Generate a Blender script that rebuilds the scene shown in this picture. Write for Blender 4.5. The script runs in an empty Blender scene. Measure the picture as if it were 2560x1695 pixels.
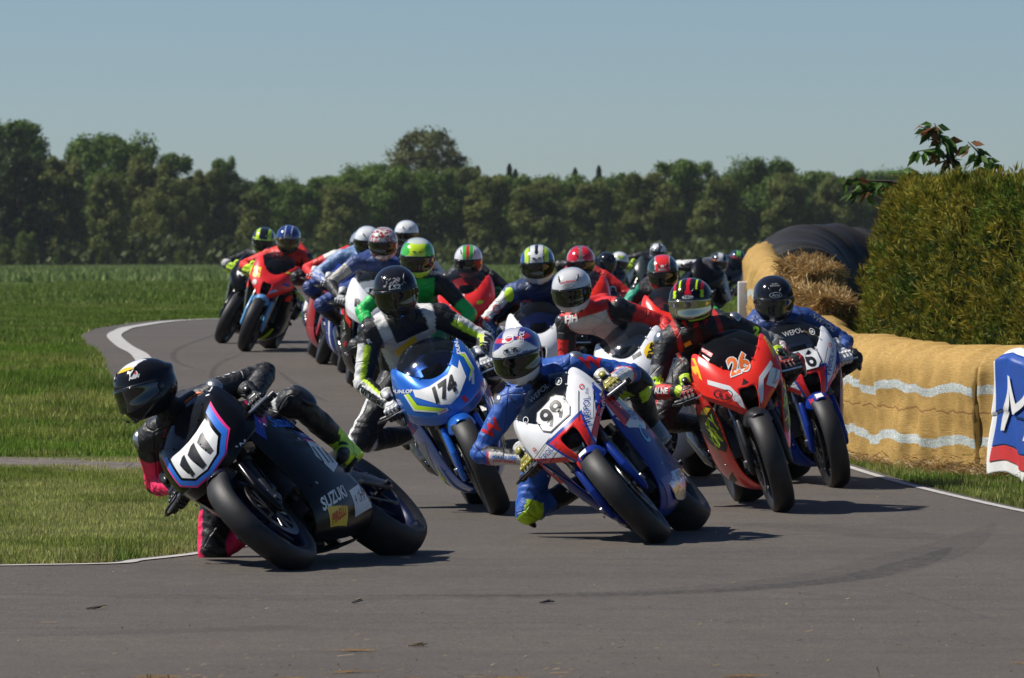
import bpy, bmesh, math, random
from math import sin, cos, tan, pi, radians, sqrt, atan2, exp, floor
from mathutils import Vector, Matrix, Euler, noise
from mathutils.bvhtree import BVHTree
SC = bpy.context.scene
COL = SC.collection
# ------------------------------------------------------------------ camera
FPX = 14222.0            # focal length in pixels of the 2560 px wide photograph
EYE = 1.40
HOR = 655.0              # image row of the horizon
cam_d = bpy.data.cameras.new("camera"); cam = bpy.data.objects.new("camera", cam_d); COL.objects.link(cam)
SC.camera = cam
cam_d.sensor_width = 36.0; cam_d.lens = 36.0 * FPX / 2560.0
cam_d.clip_start = 0.5; cam_d.clip_end = 6000
cam.location = (0, 0, EYE)
cam.rotation_euler = (radians(90) - math.atan((847.5 - HOR) / FPX), 0, 0)
cam_d.dof.use_dof = True; cam_d.dof.focus_distance = 28.5; cam_d.dof.aperture_fstop = 13.0
# ------------------------------------------------------------------ light
SUNV = Vector((-0.84, 0.10, 1.0)).normalized()        # towards the sun: left, a little behind the riders
w = bpy.data.worlds.new("World"); SC.world = w; w.use_nodes = True
nt = w.node_tree; bg = nt.nodes["Background"]
sky = nt.nodes.new("ShaderNodeTexSky"); sky.sky_type = 'NISHITA'; sky.sun_disc = False
sky.sun_elevation = math.asin(SUNV.z)
sky.sun_rotation = atan2(SUNV.x, SUNV.y)
sky.air_density = 0.82; sky.dust_density = 0.22; sky.ozone_density = 7.5; sky.altitude = 0
nt.links.new(sky.outputs[0], bg.inputs[0]); bg.inputs[1].default_value = 0.063
sun_d = bpy.data.lights.new("sun", 'SUN'); sun = bpy.data.objects.new("sun", sun_d); COL.objects.link(sun)
sun_d.energy = 4.8; sun_d.angle = radians(0.53); sun_d.color = (1.0, 0.95, 0.88)
sun.rotation_euler = SUNV.to_track_quat('Z', 'Y').to_euler()
SC.view_settings.view_transform = 'Standard'; SC.view_settings.look = 'None'
SC.view_settings.gamma = 1.0; SC.view_settings.exposure = 0.34
SC.cycles.max_bounces = 6; SC.cycles.transparent_max_bounces = 12
SC.cycles.diffuse_bounces = 2; SC.cycles.glossy_bounces = 3; SC.cycles.use_denoising = True
# ------------------------------------------------------------------ helpers
def lerp(a, b, t): return a + (b - a) * t
def smooth(t): t = max(0.0, min(1.0, t)); return t * t * (3 - 2 * t)
_E = [(0, 1.4), (36, 1.4), (40, 1.355), (45, 1.235), (50, 1.08), (56.5, .905), (64, .875), (86, .87), (150, .82), (300, .66), (600, .63), (5000, .60)]
def gz(d):                       # ground height at distance d from the camera
    if d <= 0: return 0.0
    for (a, ea), (b, eb) in zip(_E, _E[1:]):
        if d <= b:
            t = (d - a) / (b - a); return EYE - (ea + (eb - ea) * t)
    return EYE - .6
# smooth the profile a little
_tab = [gz(k * .5) for k in range(0, 1400)]
for _ in range(6):
    _tab = [_tab[0]] + [(_tab[i-1] + 2 * _tab[i] + _tab[i+1]) / 4 for i in range(1, len(_tab)-1)] + [_tab[-1]]
def gz(d):
    if d <= 0: return 0.0
    k = d * 2
    if k >= len(_tab) - 1: return _tab[-1]
    i = int(k); return lerp(_tab[i], _tab[i+1], k - i)
def d_of(y):                     # distance whose ground shows in image row y (2560 px photograph)
    lo, hi = 10.0, 650.0
    for _ in range(50):
        m = (lo + hi) / 2
        if HOR + FPX * (EYE - gz(m)) / m > y: lo = m
        else: hi = m
    return lo
def gp(px, py):                  # ground point under a pixel
    d = d_of(py); return Vector(((px - 1280) / FPX * d, d, gz(d)))
def new_obj(name, me, parent=None):
    o = bpy.data.objects.new(name, me); COL.objects.link(o)
    if parent is not None: o.parent = parent
    return o
def thing(name, label, cat, loc=(0, 0, 0), group=None, mat=None):
    o = bpy.data.objects.new(name, None); COL.objects.link(o); o.empty_display_size = .1
    o.location = loc
    if mat is not None: o.matrix_world = mat
    o['label'] = label; o['category'] = cat
    if group: o['group'] = group
    return o
def tag(o, label, cat, group=None, kind=None):
    if label: o['label'] = label
    if cat: o['category'] = cat
    if group: o['group'] = group
    if kind: o['kind'] = kind
    return o
def bm_mesh(bm, name='m', sm=True, auto=None):
    me = bpy.data.meshes.new(name); bm.normal_update(); bm.to_mesh(me); bm.free()
    if sm:
        for p in me.polygons: p.use_smooth = True
    if auto is not None and sm:
        me.set_sharp_from_angle(angle=radians(auto))
    return me
def part(name, me, mats, parent):
    """link a (possibly shared) mesh as one part, its material set on the object"""
    o = new_obj(name, me, parent)
    if not isinstance(mats, (list, tuple)): mats = [mats]
    while len(me.materials) < len(mats): me.materials.append(None)
    for i, m in enumerate(mats):
        if me.users <= 1 or me.materials[i] is None: me.materials[i] = m
        o.material_slots[i].link = 'OBJECT'; o.material_slots[i].material = m
    return o
def evald(o):
    dg = bpy.context.evaluated_depsgraph_get(); return bpy.data.meshes.new_from_object(o.evaluated_get(dg))
def with_mods(me, mods):
    """apply modifiers to a mesh and give back the result"""
    o = new_obj('tmp', me)
    for kind, kw in mods:
        m = o.modifiers.new(kind, kind)
        for k, v in kw.items(): setattr(m, k, v)
    r = evald(o); bpy.data.objects.remove(o)
    return r
# ---- materials
MATS = {}
def nodes_of(name):
    m = bpy.data.materials.new(name); m.use_nodes = True
    return m, m.node_tree, m.node_tree.nodes["Principled BSDF"]
def pmat(name, col, rough=.5, metal=0.0, coat=0.0, bump=0.0, bscale=40.0, var=0.0, vscale=8.0, spec=.5, trans=0.0, alpha=1.0, attr=None, ior=1.45, rvar=0.0, emis=None):
    key = name
    if key in MATS: return MATS[key]
    m, t, p = nodes_of(name)
    N, L = t.nodes, t.links
    tc = N.new("ShaderNodeTexCoord")
    src = None
    if attr:
        a = N.new("ShaderNodeAttribute"); a.attribute_name = attr; src = a.outputs['Color']
    if var > 0:
        nz = N.new("ShaderNodeTexNoise"); nz.inputs['Scale'].default_value = vscale; nz.inputs['Detail'].default_value = 5
        L.new(tc.outputs['Object'], nz.inputs['Vector'])
        mr = N.new("ShaderNodeMapRange"); mr.inputs[1].default_value = .3; mr.inputs[2].default_value = .7
        mr.inputs[3].default_value = 1 - var; mr.inputs[4].default_value = 1 + var
        L.new(nz.outputs[0], mr.inputs[0])
        vm = N.new("ShaderNodeVectorMath"); vm.operation = 'SCALE'
        if src is not None: L.new(src, vm.inputs[0])
        else: vm.inputs[0].default_value = col[:3]
        L.new(mr.outputs[0], vm.inputs['Scale']); src = vm.outputs[0]
        if rvar:
            m2 = N.new("ShaderNodeMapRange"); m2.inputs[1].default_value = .3; m2.inputs[2].default_value = .7
            m2.inputs[3].default_value = rough - rvar; m2.inputs[4].default_value = rough + rvar
            L.new(nz.outputs[0], m2.inputs[0]); L.new(m2.outputs[0], p.inputs['Roughness'])
    if src is not None: L.new(src, p.inputs['Base Color'])
    else: p.inputs['Base Color'].default_value = (*col[:3], 1)
    if not rvar: p.inputs['Roughness'].default_value = rough
    p.inputs['Metallic'].default_value = metal
    p.inputs['Coat Weight'].default_value = coat; p.inputs['Coat Roughness'].default_value = .04
    p.inputs['Specular IOR Level'].default_value = spec
    p.inputs['IOR'].default_value = ior
    if trans: p.inputs['Transmission Weight'].default_value = trans
    if alpha < 1: p.inputs['Alpha'].default_value = alpha
    if bump > 0 and name.startswith('suit'):
        vo = N.new('ShaderNodeTexVoronoi'); vo.feature = 'DISTANCE_TO_EDGE'; vo.inputs['Scale'].default_value = 4.2; vo.inputs['Randomness'].default_value = .8
        L.new(tc.outputs['Object'], vo.inputs['Vector']); sm_ = N.new('ShaderNodeMapRange'); sm_.inputs[1].default_value = .0; sm_.inputs[2].default_value = .022
        L.new(vo.outputs['Distance'], sm_.inputs[0]); dk = N.new('ShaderNodeMapRange'); dk.inputs[3].default_value = .72; dk.inputs[4].default_value = 1.0; L.new(sm_.outputs[0], dk.inputs[0])
        v3 = N.new('ShaderNodeVectorMath'); v3.operation = 'SCALE'; L.new(src, v3.inputs[0]); L.new(dk.outputs[0], v3.inputs['Scale']); L.new(v3.outputs[0], p.inputs['Base Color'])
        n2 = N.new('ShaderNodeTexNoise'); n2.inputs['Scale'].default_value = bscale; n2.inputs['Detail'].default_value = 6; L.new(tc.outputs['Object'], n2.inputs['Vector'])
        ad = N.new('ShaderNodeMath'); ad.operation = 'MULTIPLY_ADD'; ad.inputs[1].default_value = .5; L.new(sm_.outputs[0], ad.inputs[0]); L.new(n2.outputs[0], ad.inputs[2])
        b = N.new('ShaderNodeBump'); b.inputs['Strength'].default_value = bump; b.inputs['Distance'].default_value = .01; L.new(ad.outputs[0], b.inputs['Height']); L.new(b.outputs[0], p.inputs['Normal'])
    elif bump > 0:
        n2 = N.new("ShaderNodeTexNoise"); n2.inputs['Scale'].default_value = bscale; n2.inputs['Detail'].default_value = 6
        L.new(tc.outputs['Object'], n2.inputs['Vector'])
        b = N.new("ShaderNodeBump"); b.inputs['Strength'].default_value = bump; b.inputs['Distance'].default_value = .01
        L.new(n2.outputs[0], b.inputs['Height']); L.new(b.outputs[0], p.inputs['Normal'])
    MATS[key] = m
    return m
def paint(name, col, rough=.30, coat=.45, spec=.35): return pmat('paint_' + name, col, rough=rough, coat=coat, var=.10, vscale=5, spec=spec)
def sticker(name, col): return pmat('sticker_' + name, col, rough=.4, var=.05, vscale=20)
RUBBER = pmat('tyre_rubber', (.012, .011, .011), rough=.5, bump=.25, bscale=120, var=.25, vscale=30)
SLICK = pmat('tyre_tread', (.017, .016, .0155), rough=.55, bump=.12, bscale=160, var=.35, vscale=18)
BLACKM = pmat('black_metal', (.02, .02, .022), rough=.38, metal=.3, var=.2, vscale=20, bump=.1)
CARBON = pmat('carbon_fibre', (.014, .014, .016), rough=.25, coat=.5, var=.3, vscale=60)
ALU = pmat('brushed_aluminium', (.55, .55, .56), rough=.28, metal=1.0, var=.12, vscale=25, bump=.08)
STEEL = pmat('dark_steel', (.22, .21, .2), rough=.3, metal=1.0, var=.25, vscale=40, bump=.1)
DISCM = pmat('brake_disc_steel', (.16, .155, .15), rough=.32, metal=1.0, var=.3, vscale=60)
GOLD = pmat('gold_anodised', (.7, .45, .08), rough=.3, metal=1.0, var=.1)
FOAM = pmat('seat_foam', (.02, .02, .02), rough=.8, bump=.4, bscale=60, var=.2)
DARKBAY = pmat('engine_bay_dark', (.012, .012, .013), rough=.6, bump=.8, bscale=25, var=.4, vscale=15)
SCREEN = None
def glass_mat(name, tint, alpha):
    """thin tinted acrylic: mostly see-through with a glossy surface"""
    if name in MATS: return MATS[name]
    m = bpy.data.materials.new(name); m.use_nodes = True; t = m.node_tree; N, L = t.nodes, t.links
    out = N["Material Output"]; N.remove(N["Principled BSDF"])
    tr = N.new("ShaderNodeBsdfTransparent"); tr.inputs[0].default_value = (*tint, 1)
    gl = N.new("ShaderNodeBsdfPrincipled"); gl.inputs['Base Color'].default_value = (.03, .035, .04, 1)
    gl.inputs['Roughness'].default_value = .07; gl.inputs['Specular IOR Level'].default_value = .8
    nz = N.new("ShaderNodeTexNoise"); nz.inputs['Scale'].default_value = 30
    mr = N.new("ShaderNodeMapRange"); mr.inputs[3].default_value = .03; mr.inputs[4].default_value = .14
    L.new(nz.outputs[0], mr.inputs[0]); L.new(mr.outputs[0], gl.inputs['Roughness'])
    lw = N.new("ShaderNodeLayerWeight"); lw.inputs[0].default_value = .35
    ma = N.new("ShaderNodeMath"); ma.operation = 'MULTIPLY_ADD'; ma.inputs[1].default_value = .5; ma.inputs[2].default_value = alpha
    ma.use_clamp = True
    mx = N.new("ShaderNodeMixShader")
    L.new(lw.outputs['Fresnel'], ma.inputs[0]); L.new(ma.outputs[0], mx.inputs[0])
    L.new(tr.outputs[0], mx.inputs[1]); L.new(gl.outputs[0], mx.inputs[2]); L.new(mx.outputs[0], out.inputs[0])
    MATS[name] = m; return m
# ---- mesh pieces
def lathe(bm, prof, seg, axis_mat=None, close=False):
    """revolve (r, y) profile round the local Y axis"""
    M = axis_mat or Matrix()
    rings = []
    for k in range(seg):
        a = 2 * pi * k / seg
        rings.append([bm.verts.new(M @ Vector((r * cos(a), y, r * sin(a)))) for r, y in prof])
    n = len(prof)
    for k in range(seg):
        A, B = rings[k], rings[(k + 1) % seg]
        for i in range(n if close else n - 1):
            j = (i + 1) % n
            try: bm.faces.new((A[i], A[j], B[j], B[i]))
            except ValueError: pass
def tube(bm, pts, rad, seg=10, cap=True, flat=1.0):
    """tube along points, radius a number or a list"""
    pts = [Vector(p) for p in pts]; n = len(pts)
    rs = rad if isinstance(rad, (list, tuple)) else [rad] * n
    prev = None; rings = []
    for i, p in enumerate(pts):
        t = (pts[min(i + 1, n - 1)] - pts[max(i - 1, 0)]).normalized()
        if prev is None:
            u = t.orthogonal().normalized()
        else:
            u = (prev - t * prev.dot(t)).normalized()
        prev = u; v = t.cross(u)
        rings.append([bm.verts.new(p + (u * cos(2 * pi * k / seg) + v * sin(2 * pi * k / seg) * flat) * rs[i]) for k in range(seg)])
    for A, B in zip(rings, rings[1:]):
        for k in range(seg): bm.faces.new((A[k], A[(k + 1) % seg], B[(k + 1) % seg], B[k]))
    if cap:
        bm.faces.new(rings[0][::-1]); bm.faces.new(rings[-1])
def box(bm, c, s, M=None, bev=0.0):
    r = bmesh.ops.create_cube(bm, size=1.0)
    vs = r['verts']; MM = Matrix.Translation(Vector(c)) @ (M or Matrix()) @ Matrix.Diagonal((*s, 1))
    bmesh.ops.transform(bm, matrix=MM, verts=vs)
    if bev > 0:
        es = list({e for v in vs for e in v.link_edges})
        bmesh.ops.bevel(bm, geom=es, offset=bev, segments=2, affect='EDGES', profile=.6)
def ball(bm, c, r, seg=16, M=None):
    r = (r, r, r) if not isinstance(r, (tuple, list)) else r
    q = bmesh.ops.create_uvsphere(bm, u_segments=seg, v_segments=max(6, seg * 2 // 3), radius=1.0)
    bmesh.ops.transform(bm, matrix=Matrix.Translation(Vector(c)) @ (M or Matrix()) @ Matrix.Diagonal((*r, 1)), verts=q['verts'])
def hull(bm, blobs, seg=10):
    """convex hull of spheres / ellipsoids (centre, radius or radii[, matrix])"""
    b2 = bmesh.new()
    for q in blobs: ball(b2, q[0], q[1], seg, q[2] if len(q) > 2 else None)
    r = bmesh.ops.convex_hull(b2, input=list(b2.verts))
    used = {v for f in b2.faces for v in f.verts}
    inter = [g for g in r['geom_interior'] if isinstance(g, bmesh.types.BMVert)]
    bmesh.ops.delete(b2, geom=inter, context='VERTS')
    loose = [v for v in b2.verts if not v.link_faces]
    bmesh.ops.delete(b2, geom=loose, context='VERTS')
    keep = set(g for g in r['geom'] if isinstance(g, bmesh.types.BMFace) and g.is_valid)
    bad = [f for f in b2.faces if f not in keep]
    bmesh.ops.delete(b2, geom=bad, context='FACES_ONLY')
    me = bpy.data.meshes.new('h'); b2.to_mesh(me); b2.free(); bm.from_mesh(me); bpy.data.meshes.remove(me)
def grid_bm(rows, mirror=True, closed_centre=False):
    """surface through rows of control points; mirrored in y, welded where y = 0"""
    bm = bmesh.new()
    for s in ((1, -1) if mirror else (1,)):
        V = [[bm.verts.new((p[0], p[1] * s, p[2])) for p in r] for r in rows]
        for A, B in zip(V, V[1:]):
            for i in range(len(A) - 1):
                q = (A[i], A[i + 1], B[i + 1], B[i])
                bm.faces.new(q if s > 0 else q[::-1])
    bmesh.ops.remove_doubles(bm, verts=bm.verts, dist=1e-4)
    bmesh.ops.recalc_face_normals(bm, faces=bm.faces)
    return bm
def surf(rows, mirror=True, thick=.005, level=2, name='s'):
    me = bm_mesh(grid_bm(rows, mirror), name)
    return with_mods(me, [('SUBSURF', dict(levels=level, render_levels=level)), ('SOLIDIFY', dict(thickness=thick, offset=0))]) if thick else with_mods(me, [('SUBSURF', dict(levels=level, render_levels=level))])
def smoothed(me):
    for p in me.polygons: p.use_smooth = True
    return me
# ---- decals: flat artwork draped on a surface
def cut_grid(bm, step):
    bmesh.ops.triangulate(bm, faces=bm.faces)
    xs = [v.co.x for v in bm.verts]; ys = [v.co.y for v in bm.verts]
    for ax, lo, hi in ((0, min(xs), max(xs)), (1, min(ys), max(ys))):
        k = lo + step
        while k < hi:
            no = Vector((1, 0, 0)) if ax == 0 else Vector((0, 1, 0)); co = Vector((k, 0, 0)) if ax == 0 else Vector((0, k, 0))
            bmesh.ops.bisect_plane(bm, geom=list(bm.verts) + list(bm.edges) + list(bm.faces), plane_co=co, plane_no=no, dist=1e-6)
            k += step
_TXT = {}
def text_bm(s, h, bold=.0, shear=0.0, width=1.0, sp=1.0):
    """flat bmesh of a text, centred, cap height h, in the XY plane"""
    key = (s, bold, shear, sp)
    if key not in _TXT:
        c = bpy.data.curves.new('t', 'FONT'); c.body = s; c.size = 1.0; c.offset = bold; c.shear = shear; c.space_character = sp
        c.resolution_u = 3; c.align_x = 'CENTER'
        o = new_obj('t', c); me = evald(o); bpy.data.objects.remove(o); _TXT[key] = me
    bm = bmesh.new(); bm.from_mesh(_TXT[key])
    if not bm.verts: return bm
    xs = [v.co.x for v in bm.verts]; ys = [v.co.y for v in bm.verts]
    cx = (min(xs) + max(xs)) / 2; cy = (min(ys) + max(ys)) / 2; k = h / (max(ys) - min(ys) if len(s) < 3 or s.isupper() or s.isdigit() else .73)
    for v in bm.verts: v.co = Vector(((v.co.x - cx) * k * width, (v.co.y - cy) * k, 0))
    return bm
def poly_bm(pts):
    bm = bmesh.new()
    f = bm.faces.new([bm.verts.new((x, y, 0)) for x, y in pts])
    return bm
def oval_bm(rx, ry, n=28): return poly_bm([(rx * cos(2 * pi * k / n), ry * sin(2 * pi * k / n)) for k in range(n)])
def drape(art, org, u, v, bvh, off=.0015, step=.02, rot=0.0):
    """project artwork (bmesh in its XY plane) on a surface: org + x*u + y*v, cast along u x v"""
    if not art.verts: return None
    cut_grid(art, step)
    u = Vector(u).normalized(); v = Vector(v).normalized(); n = u.cross(v).normalized()
    org = Vector(org); ca, sa = cos(rot), sin(rot)
    dead = []
    for q in art.verts:
        x, y = q.co.x * ca - q.co.y * sa, q.co.x * sa + q.co.y * ca
        p = org + u * x + v * y
        hit, nn, idx, dist = bvh.ray_cast(p + n * .6, -n, 1.4)
        if hit is None: dead.append(q); continue
        if nn.dot(n) < 0: nn = -nn
        q.co = hit + nn * off
    if dead: bmesh.ops.delete(art, geom=dead, context='VERTS')
    # drop faces that stretch over an edge of the surface
    long = [e for e in art.edges if e.calc_length() > step * 3.2]
    if long: bmesh.ops.delete(art, geom=long, context='EDGES')
    return art
def bvh_of(*mes):
    bm = bmesh.new()
    for me in mes: bm.from_mesh(me)
    t = BVHTree.FromBMesh(bm); bm.free(); return t
def art_part(name, pieces, parent, lab=None):
    """pieces: list of (bmesh, material); those that overlap are joined into one decal part"""
    bx_ = []
    for b, m in pieces:
        if b is None or not b.faces: continue
        bx_.append([[min(v.co[i] for v in b.verts) - .012 for i in range(3)], [max(v.co[i] for v in b.verts) + .012 for i in range(3)], [(b, m)]])
    k = 0
    while k < len(bx_):
        j = k + 1; hit = False
        while j < len(bx_):
            if all(bx_[k][0][i] <= bx_[j][1][i] and bx_[j][0][i] <= bx_[k][1][i] for i in range(3)):
                q = bx_.pop(j); bx_[k][2] += q[2]; bx_[k][0] = [min(a, c) for a, c in zip(bx_[k][0], q[0])]; bx_[k][1] = [max(a, c) for a, c in zip(bx_[k][1], q[1])]; hit = True; continue
            j += 1
        if not hit: k += 1
    o = None
    for q in bx_: o = art_one(name, q[2], parent, lab)
    return [c for c in parent.children if c.name.split('.')[0] == name]
def art_one(name, pieces, parent, lab=None):
    bm = bmesh.new(); mats = []
    for b, m in pieces:
        if b is None or not b.faces: continue
        if m not in mats: mats.append(m)
        i = mats.index(m)
        me = bpy.data.meshes.new('x'); b.to_mesh(me); b.free()
        n0 = len(bm.faces); bm.from_mesh(me); bpy.data.meshes.remove(me); bm.faces.ensure_lookup_table()
        for f in bm.faces[n0:]: f.material_index = i
    if not bm.faces: bm.free(); return None
    bmesh.ops.recalc_face_normals(bm, faces=bm.faces)
    me = bm_mesh(bm, name)
    for m in mats: me.materials.append(m)
    o = new_obj(name, me, parent)
    if lab: o['label'] = lab
    return o
# ================================================================== motorcycle
ME = {}
def once(key):
    def deco(f):
        def g(*a):
            k = (key,) + a
            if k not in ME: ME[k] = f(*a)
            return ME[k]
        return g
    return deco
WB = .71                                   # half wheelbase
@once('tyre')
def m_tyre(rear):
    if rear: prof = [(.222, -.072), (.245, -.088), (.270, -.098), (.288, -.092), (.303, -.073), (.313, -.045), (.319, -.015), (.319, .015), (.313, .045), (.303, .073), (.288, .092), (.270, .098), (.245, .088), (.222, .072)]
    else: prof = [(.222, -.045), (.242, -.056), (.262, -.062), (.277, -.058), (.289, -.045), (.297, -.027), (.301, -.009), (.301, .009), (.297, .027), (.289, .045), (.277, .058), (.262, .062), (.242, .056), (.222, .045)]
    bm = bmesh.new(); lathe(bm, prof, 72)
    bmesh.ops.recalc_face_normals(bm, faces=bm.faces)
    for f in bm.faces:
        c = f.calc_center_median(); f.material_index = 1 if (sqrt(c.x ** 2 + c.z ** 2) > (.292 if rear else .28)) else 0
    return bm_mesh(bm, 'tyre')
@once('rim')
def m_rim(rear):
    w = .07 if rear else .045
    bm = bmesh.new()
    lathe(bm, [(.224, -w), (.228, -w - .004), (.218, -w - .002), (.205, -w * .8), (.196, -w * .3), (.196, w * .3), (.205, w * .8), (.218, w + .002), (.228, w + .004), (.224, w)], 64)
    lathe(bm, [(.012, -.055), (.035, -.055), (.04, -.02), (.04, .02), (.035, .055), (.012, .055)], 24)
    for k in range(5):
        for d in (-.16, .16):
            a = 2 * pi * k / 5
            p0 = Vector((.035 * cos(a + d * 2), 0, .035 * sin(a + d * 2))); p1 = Vector((.2 * cos(a + d), 0, .2 * sin(a + d)))
            tube(bm, [p0, (p0 + p1) / 2, p1], [.013, .010, .012], 8)
    bmesh.ops.recalc_face_normals(bm, faces=bm.faces)
    return bm_mesh(bm, 'rim', auto=40)
@once('disc')
def m_disc(rear):
    bm = bmesh.new(); R = .11 if rear else .16; r = R - .035
    lathe(bm, [(r, -.0025), (R, -.0025), (R, .0025), (r, .0025), (r, -.0025)], 56)
    for k in range(10):
        a = 2 * pi * k / 10
        tube(bm, [(.03 * cos(a), 0, .03 * sin(a)), (r * cos(a + .25), 0, r * sin(a + .25))], .006, 6)
    for k in range(40):
        a = 2 * pi * k / 40; q = R - .010 - .012 * (k % 3) / 2
        for s in (-1, 1): ball(bm, (q * cos(a), s * .0026, q * sin(a)), (.0035, .0004, .0035), 6)
    bmesh.ops.recalc_face_normals(bm, faces=bm.faces)
    return bm_mesh(bm, 'disc', auto=40)
@once('caliper')
def m_caliper():
    bm = bmesh.new()
    box(bm, (0, 0, 0), (.055, .035, .12), bev=.009)
    for z in (-.032, .032):
        for s in (-1, 1): tube(bm, [(0, s * .016, z), (0, s * .028, z)], .019, 14)
    tube(bm, [(.02, 0, .06), (.02, 0, -.06)], .006, 8)
    return bm_mesh(bm, 'caliper', auto=40)
@once('fork')
def m_fork():                                # along local Z from the axle (0) upwards, length .68
    bm = bmesh.new()
    lathe_z = Matrix.Rotation(radians(90), 4, 'X')
    def lz(prof, seg=20): lathe(bm, [(r, -z) for r, z in prof], seg, Matrix.Rotation(radians(-90), 4, 'X') @ Matrix.Scale(-1, 4, (0, 1, 0)))
    tube(bm, [(0, 0, -.02), (0, 0, .16)], .024, 18)
    tube(bm, [(0, 0, .15), (0, 0, .30)], .0215, 18)
    tube(bm, [(0, 0, .29), (0, 0, .62)], .028, 18)
    tube(bm, [(0, -.035, .02), (0, .03, .02)], .022, 14)
    box(bm, (-.035, 0, .10), (.05, .02, .09), bev=.006)
    tube(bm, [(-.10, 0, .17), (-.07, .01, .26), (-.05, .012, .40), (-.06, 0, .56)], .006, 8)
    lathe(bm, [(.0295, -.004), (.034, 0), (.0295, .004)], 20, Matrix.Translation((0, 0, .30)) @ Matrix.Rotation(radians(90), 4, 'X'))
    return bm_mesh(bm, 'fork', auto=40)
@once('fender')
def m_fender(guards):
    rows = []
    for k in range(9):
        a = radians(62 + k * 12.5)             # angle from forward-horizontal over the top
        R = .314; c, s = cos(a), sin(a)
        h = 1.0 if 0 < k < 8 else .55
        rows.append([(R * c, 0, R * s), (R * c * .99, .036 * h, R * s * .99), ((R - .030) * c, .066 * h + .004, (R - .030) * s), ((R - .085) * c, .078 * h + .006, (R - .085) * s)])
    bm = grid_bm(rows)
    me = with_mods(bm_mesh(bm), [('SUBSURF', dict(levels=2, render_levels=2)), ('SOLIDIFY', dict(thickness=.004))])
    b2 = bmesh.new(); b2.from_mesh(me)
    if guards:                               # fork leg guards in front of the lower fork tubes
        for s in (1, -1):
            hull(b2, [((-.03, s * .098, .25), (.02, .020, .02)), ((.035, s * .102, .12), (.028, .022, .02)), ((.03, s * .108, -.02), (.022, .018, .03))], 10)
    return smoothed(bm_mesh(b2))
# --- fairings -------------------------------------------------------
def nose_rows(kind):
    if kind == 'B':    # pointed shield, V shaped lower edge, twin lobes
        return [
            [(.705, 0, .618), (.695, .040, .645), (.660, .100, .700), (.610, .165, .748), (.545, .218, .785), (.47, .240, .82)],
            [(.735, 0, .655), (.720, .034, .680), (.680, .110, .740), (.626, .178, .785), (.552, .230, .820), (.46, .250, .855)],
            [(.722, 0, .745), (.708, .050, .758), (.668, .120, .785), (.606, .186, .820), (.525, .232, .860), (.43, .250, .89)],
            [(.690, 0, .810), (.676, .052, .820), (.636, .122, .850), (.572, .186, .885), (.490, .226, .930), (.40, .242, .955)],
            [(.640, 0, .870), (.626, .054, .880), (.588, .120, .915), (.526, .172, .955), (.452, .206, 1.00), (.375, .222, 1.02)],
            [(.590, 0, .905), (.578, .056, .915), (.544, .112, .955), (.484, .152, .998), (.412, .180, 1.035), (.345, .200, 1.045)]]
    return [           # 'G': rounder nose with a broad blunt chin
            [(.690, 0, .650), (.684, .060, .660), (.654, .120, .675), (.600, .175, .695), (.530, .212, .715), (.46, .235, .73)],
            [(.725, 0, .695), (.712, .062, .705), (.676, .130, .725), (.616, .192, .760), (.540, .232, .785), (.45, .250, .80)],
            [(.722, 0, .775), (.708, .062, .778), (.672, .132, .795), (.604, .194, .820), (.520, .236, .855), (.42, .252, .88)],
            [(.690, 0, .830), (.678, .062, .835), (.640, .130, .860), (.572, .186, .892), (.490, .222, .930), (.40, .240, .95)],
            [(.640, 0, .880), (.628, .062, .888), (.590, .124, .920), (.526, .170, .958), (.452, .202, 1.00), (.375, .218, 1.02)],
            [(.590, 0, .912), (.578, .060, .920), (.544, .114, .958), (.484, .152, .998), (.412, .180, 1.032), (.345, .198, 1.042)]]
@once('nose')
def m_nose(kind):
    rows = nose_rows(kind); bm = grid_bm(rows)
    cl = bm.edges.layers.float.get('crease_edge') or bm.edges.layers.float.new('crease_edge')
    key = {}
    for j, r in enumerate(rows):
        for i, p in enumerate(r): key[(round(p[0], 3), round(abs(p[1]), 3), round(p[2], 3))] = (j, i)
    for e in bm.edges:
        a, b = [key.get((round(v.co.x, 3), round(abs(v.co.y), 3), round(v.co.z, 3))) for v in e.verts]
        if a and b and a[0] == b[0] == 1: e[cl] = .75
        if a and b and a[0] != b[0] and a[1] == b[1] == 4: e[cl] = .45
        if kind == 'B' and a and b and a[1] == b[1] == 0 and a[0] > 0: e[cl] = .5
    if kind == 'B':
        kill = [f for f in bm.faces if all(abs(v.co.y) < .062 for v in f.verts) and .70 < f.calc_center_median().z < .84]
        bmesh.ops.delete(bm, geom=kill, context='FACES')
    me = with_mods(bm_mesh(bm), [('SUBSURF', dict(levels=3, render_levels=3)), ('SOLIDIFY', dict(thickness=.005, offset=-1))])
    b2 = bmesh.new(); b2.from_mesh(me)
    for s in (1, -1):                        # fixing screws along the screen edge
        for p in ((.50, .14, .992), (.43, .172, 1.035), (.56, .09, .944)):
            ball(b2, (p[0] + .004, s * p[1], p[2]), .005, 8)
    return smoothed(bm_mesh(b2))
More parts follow.
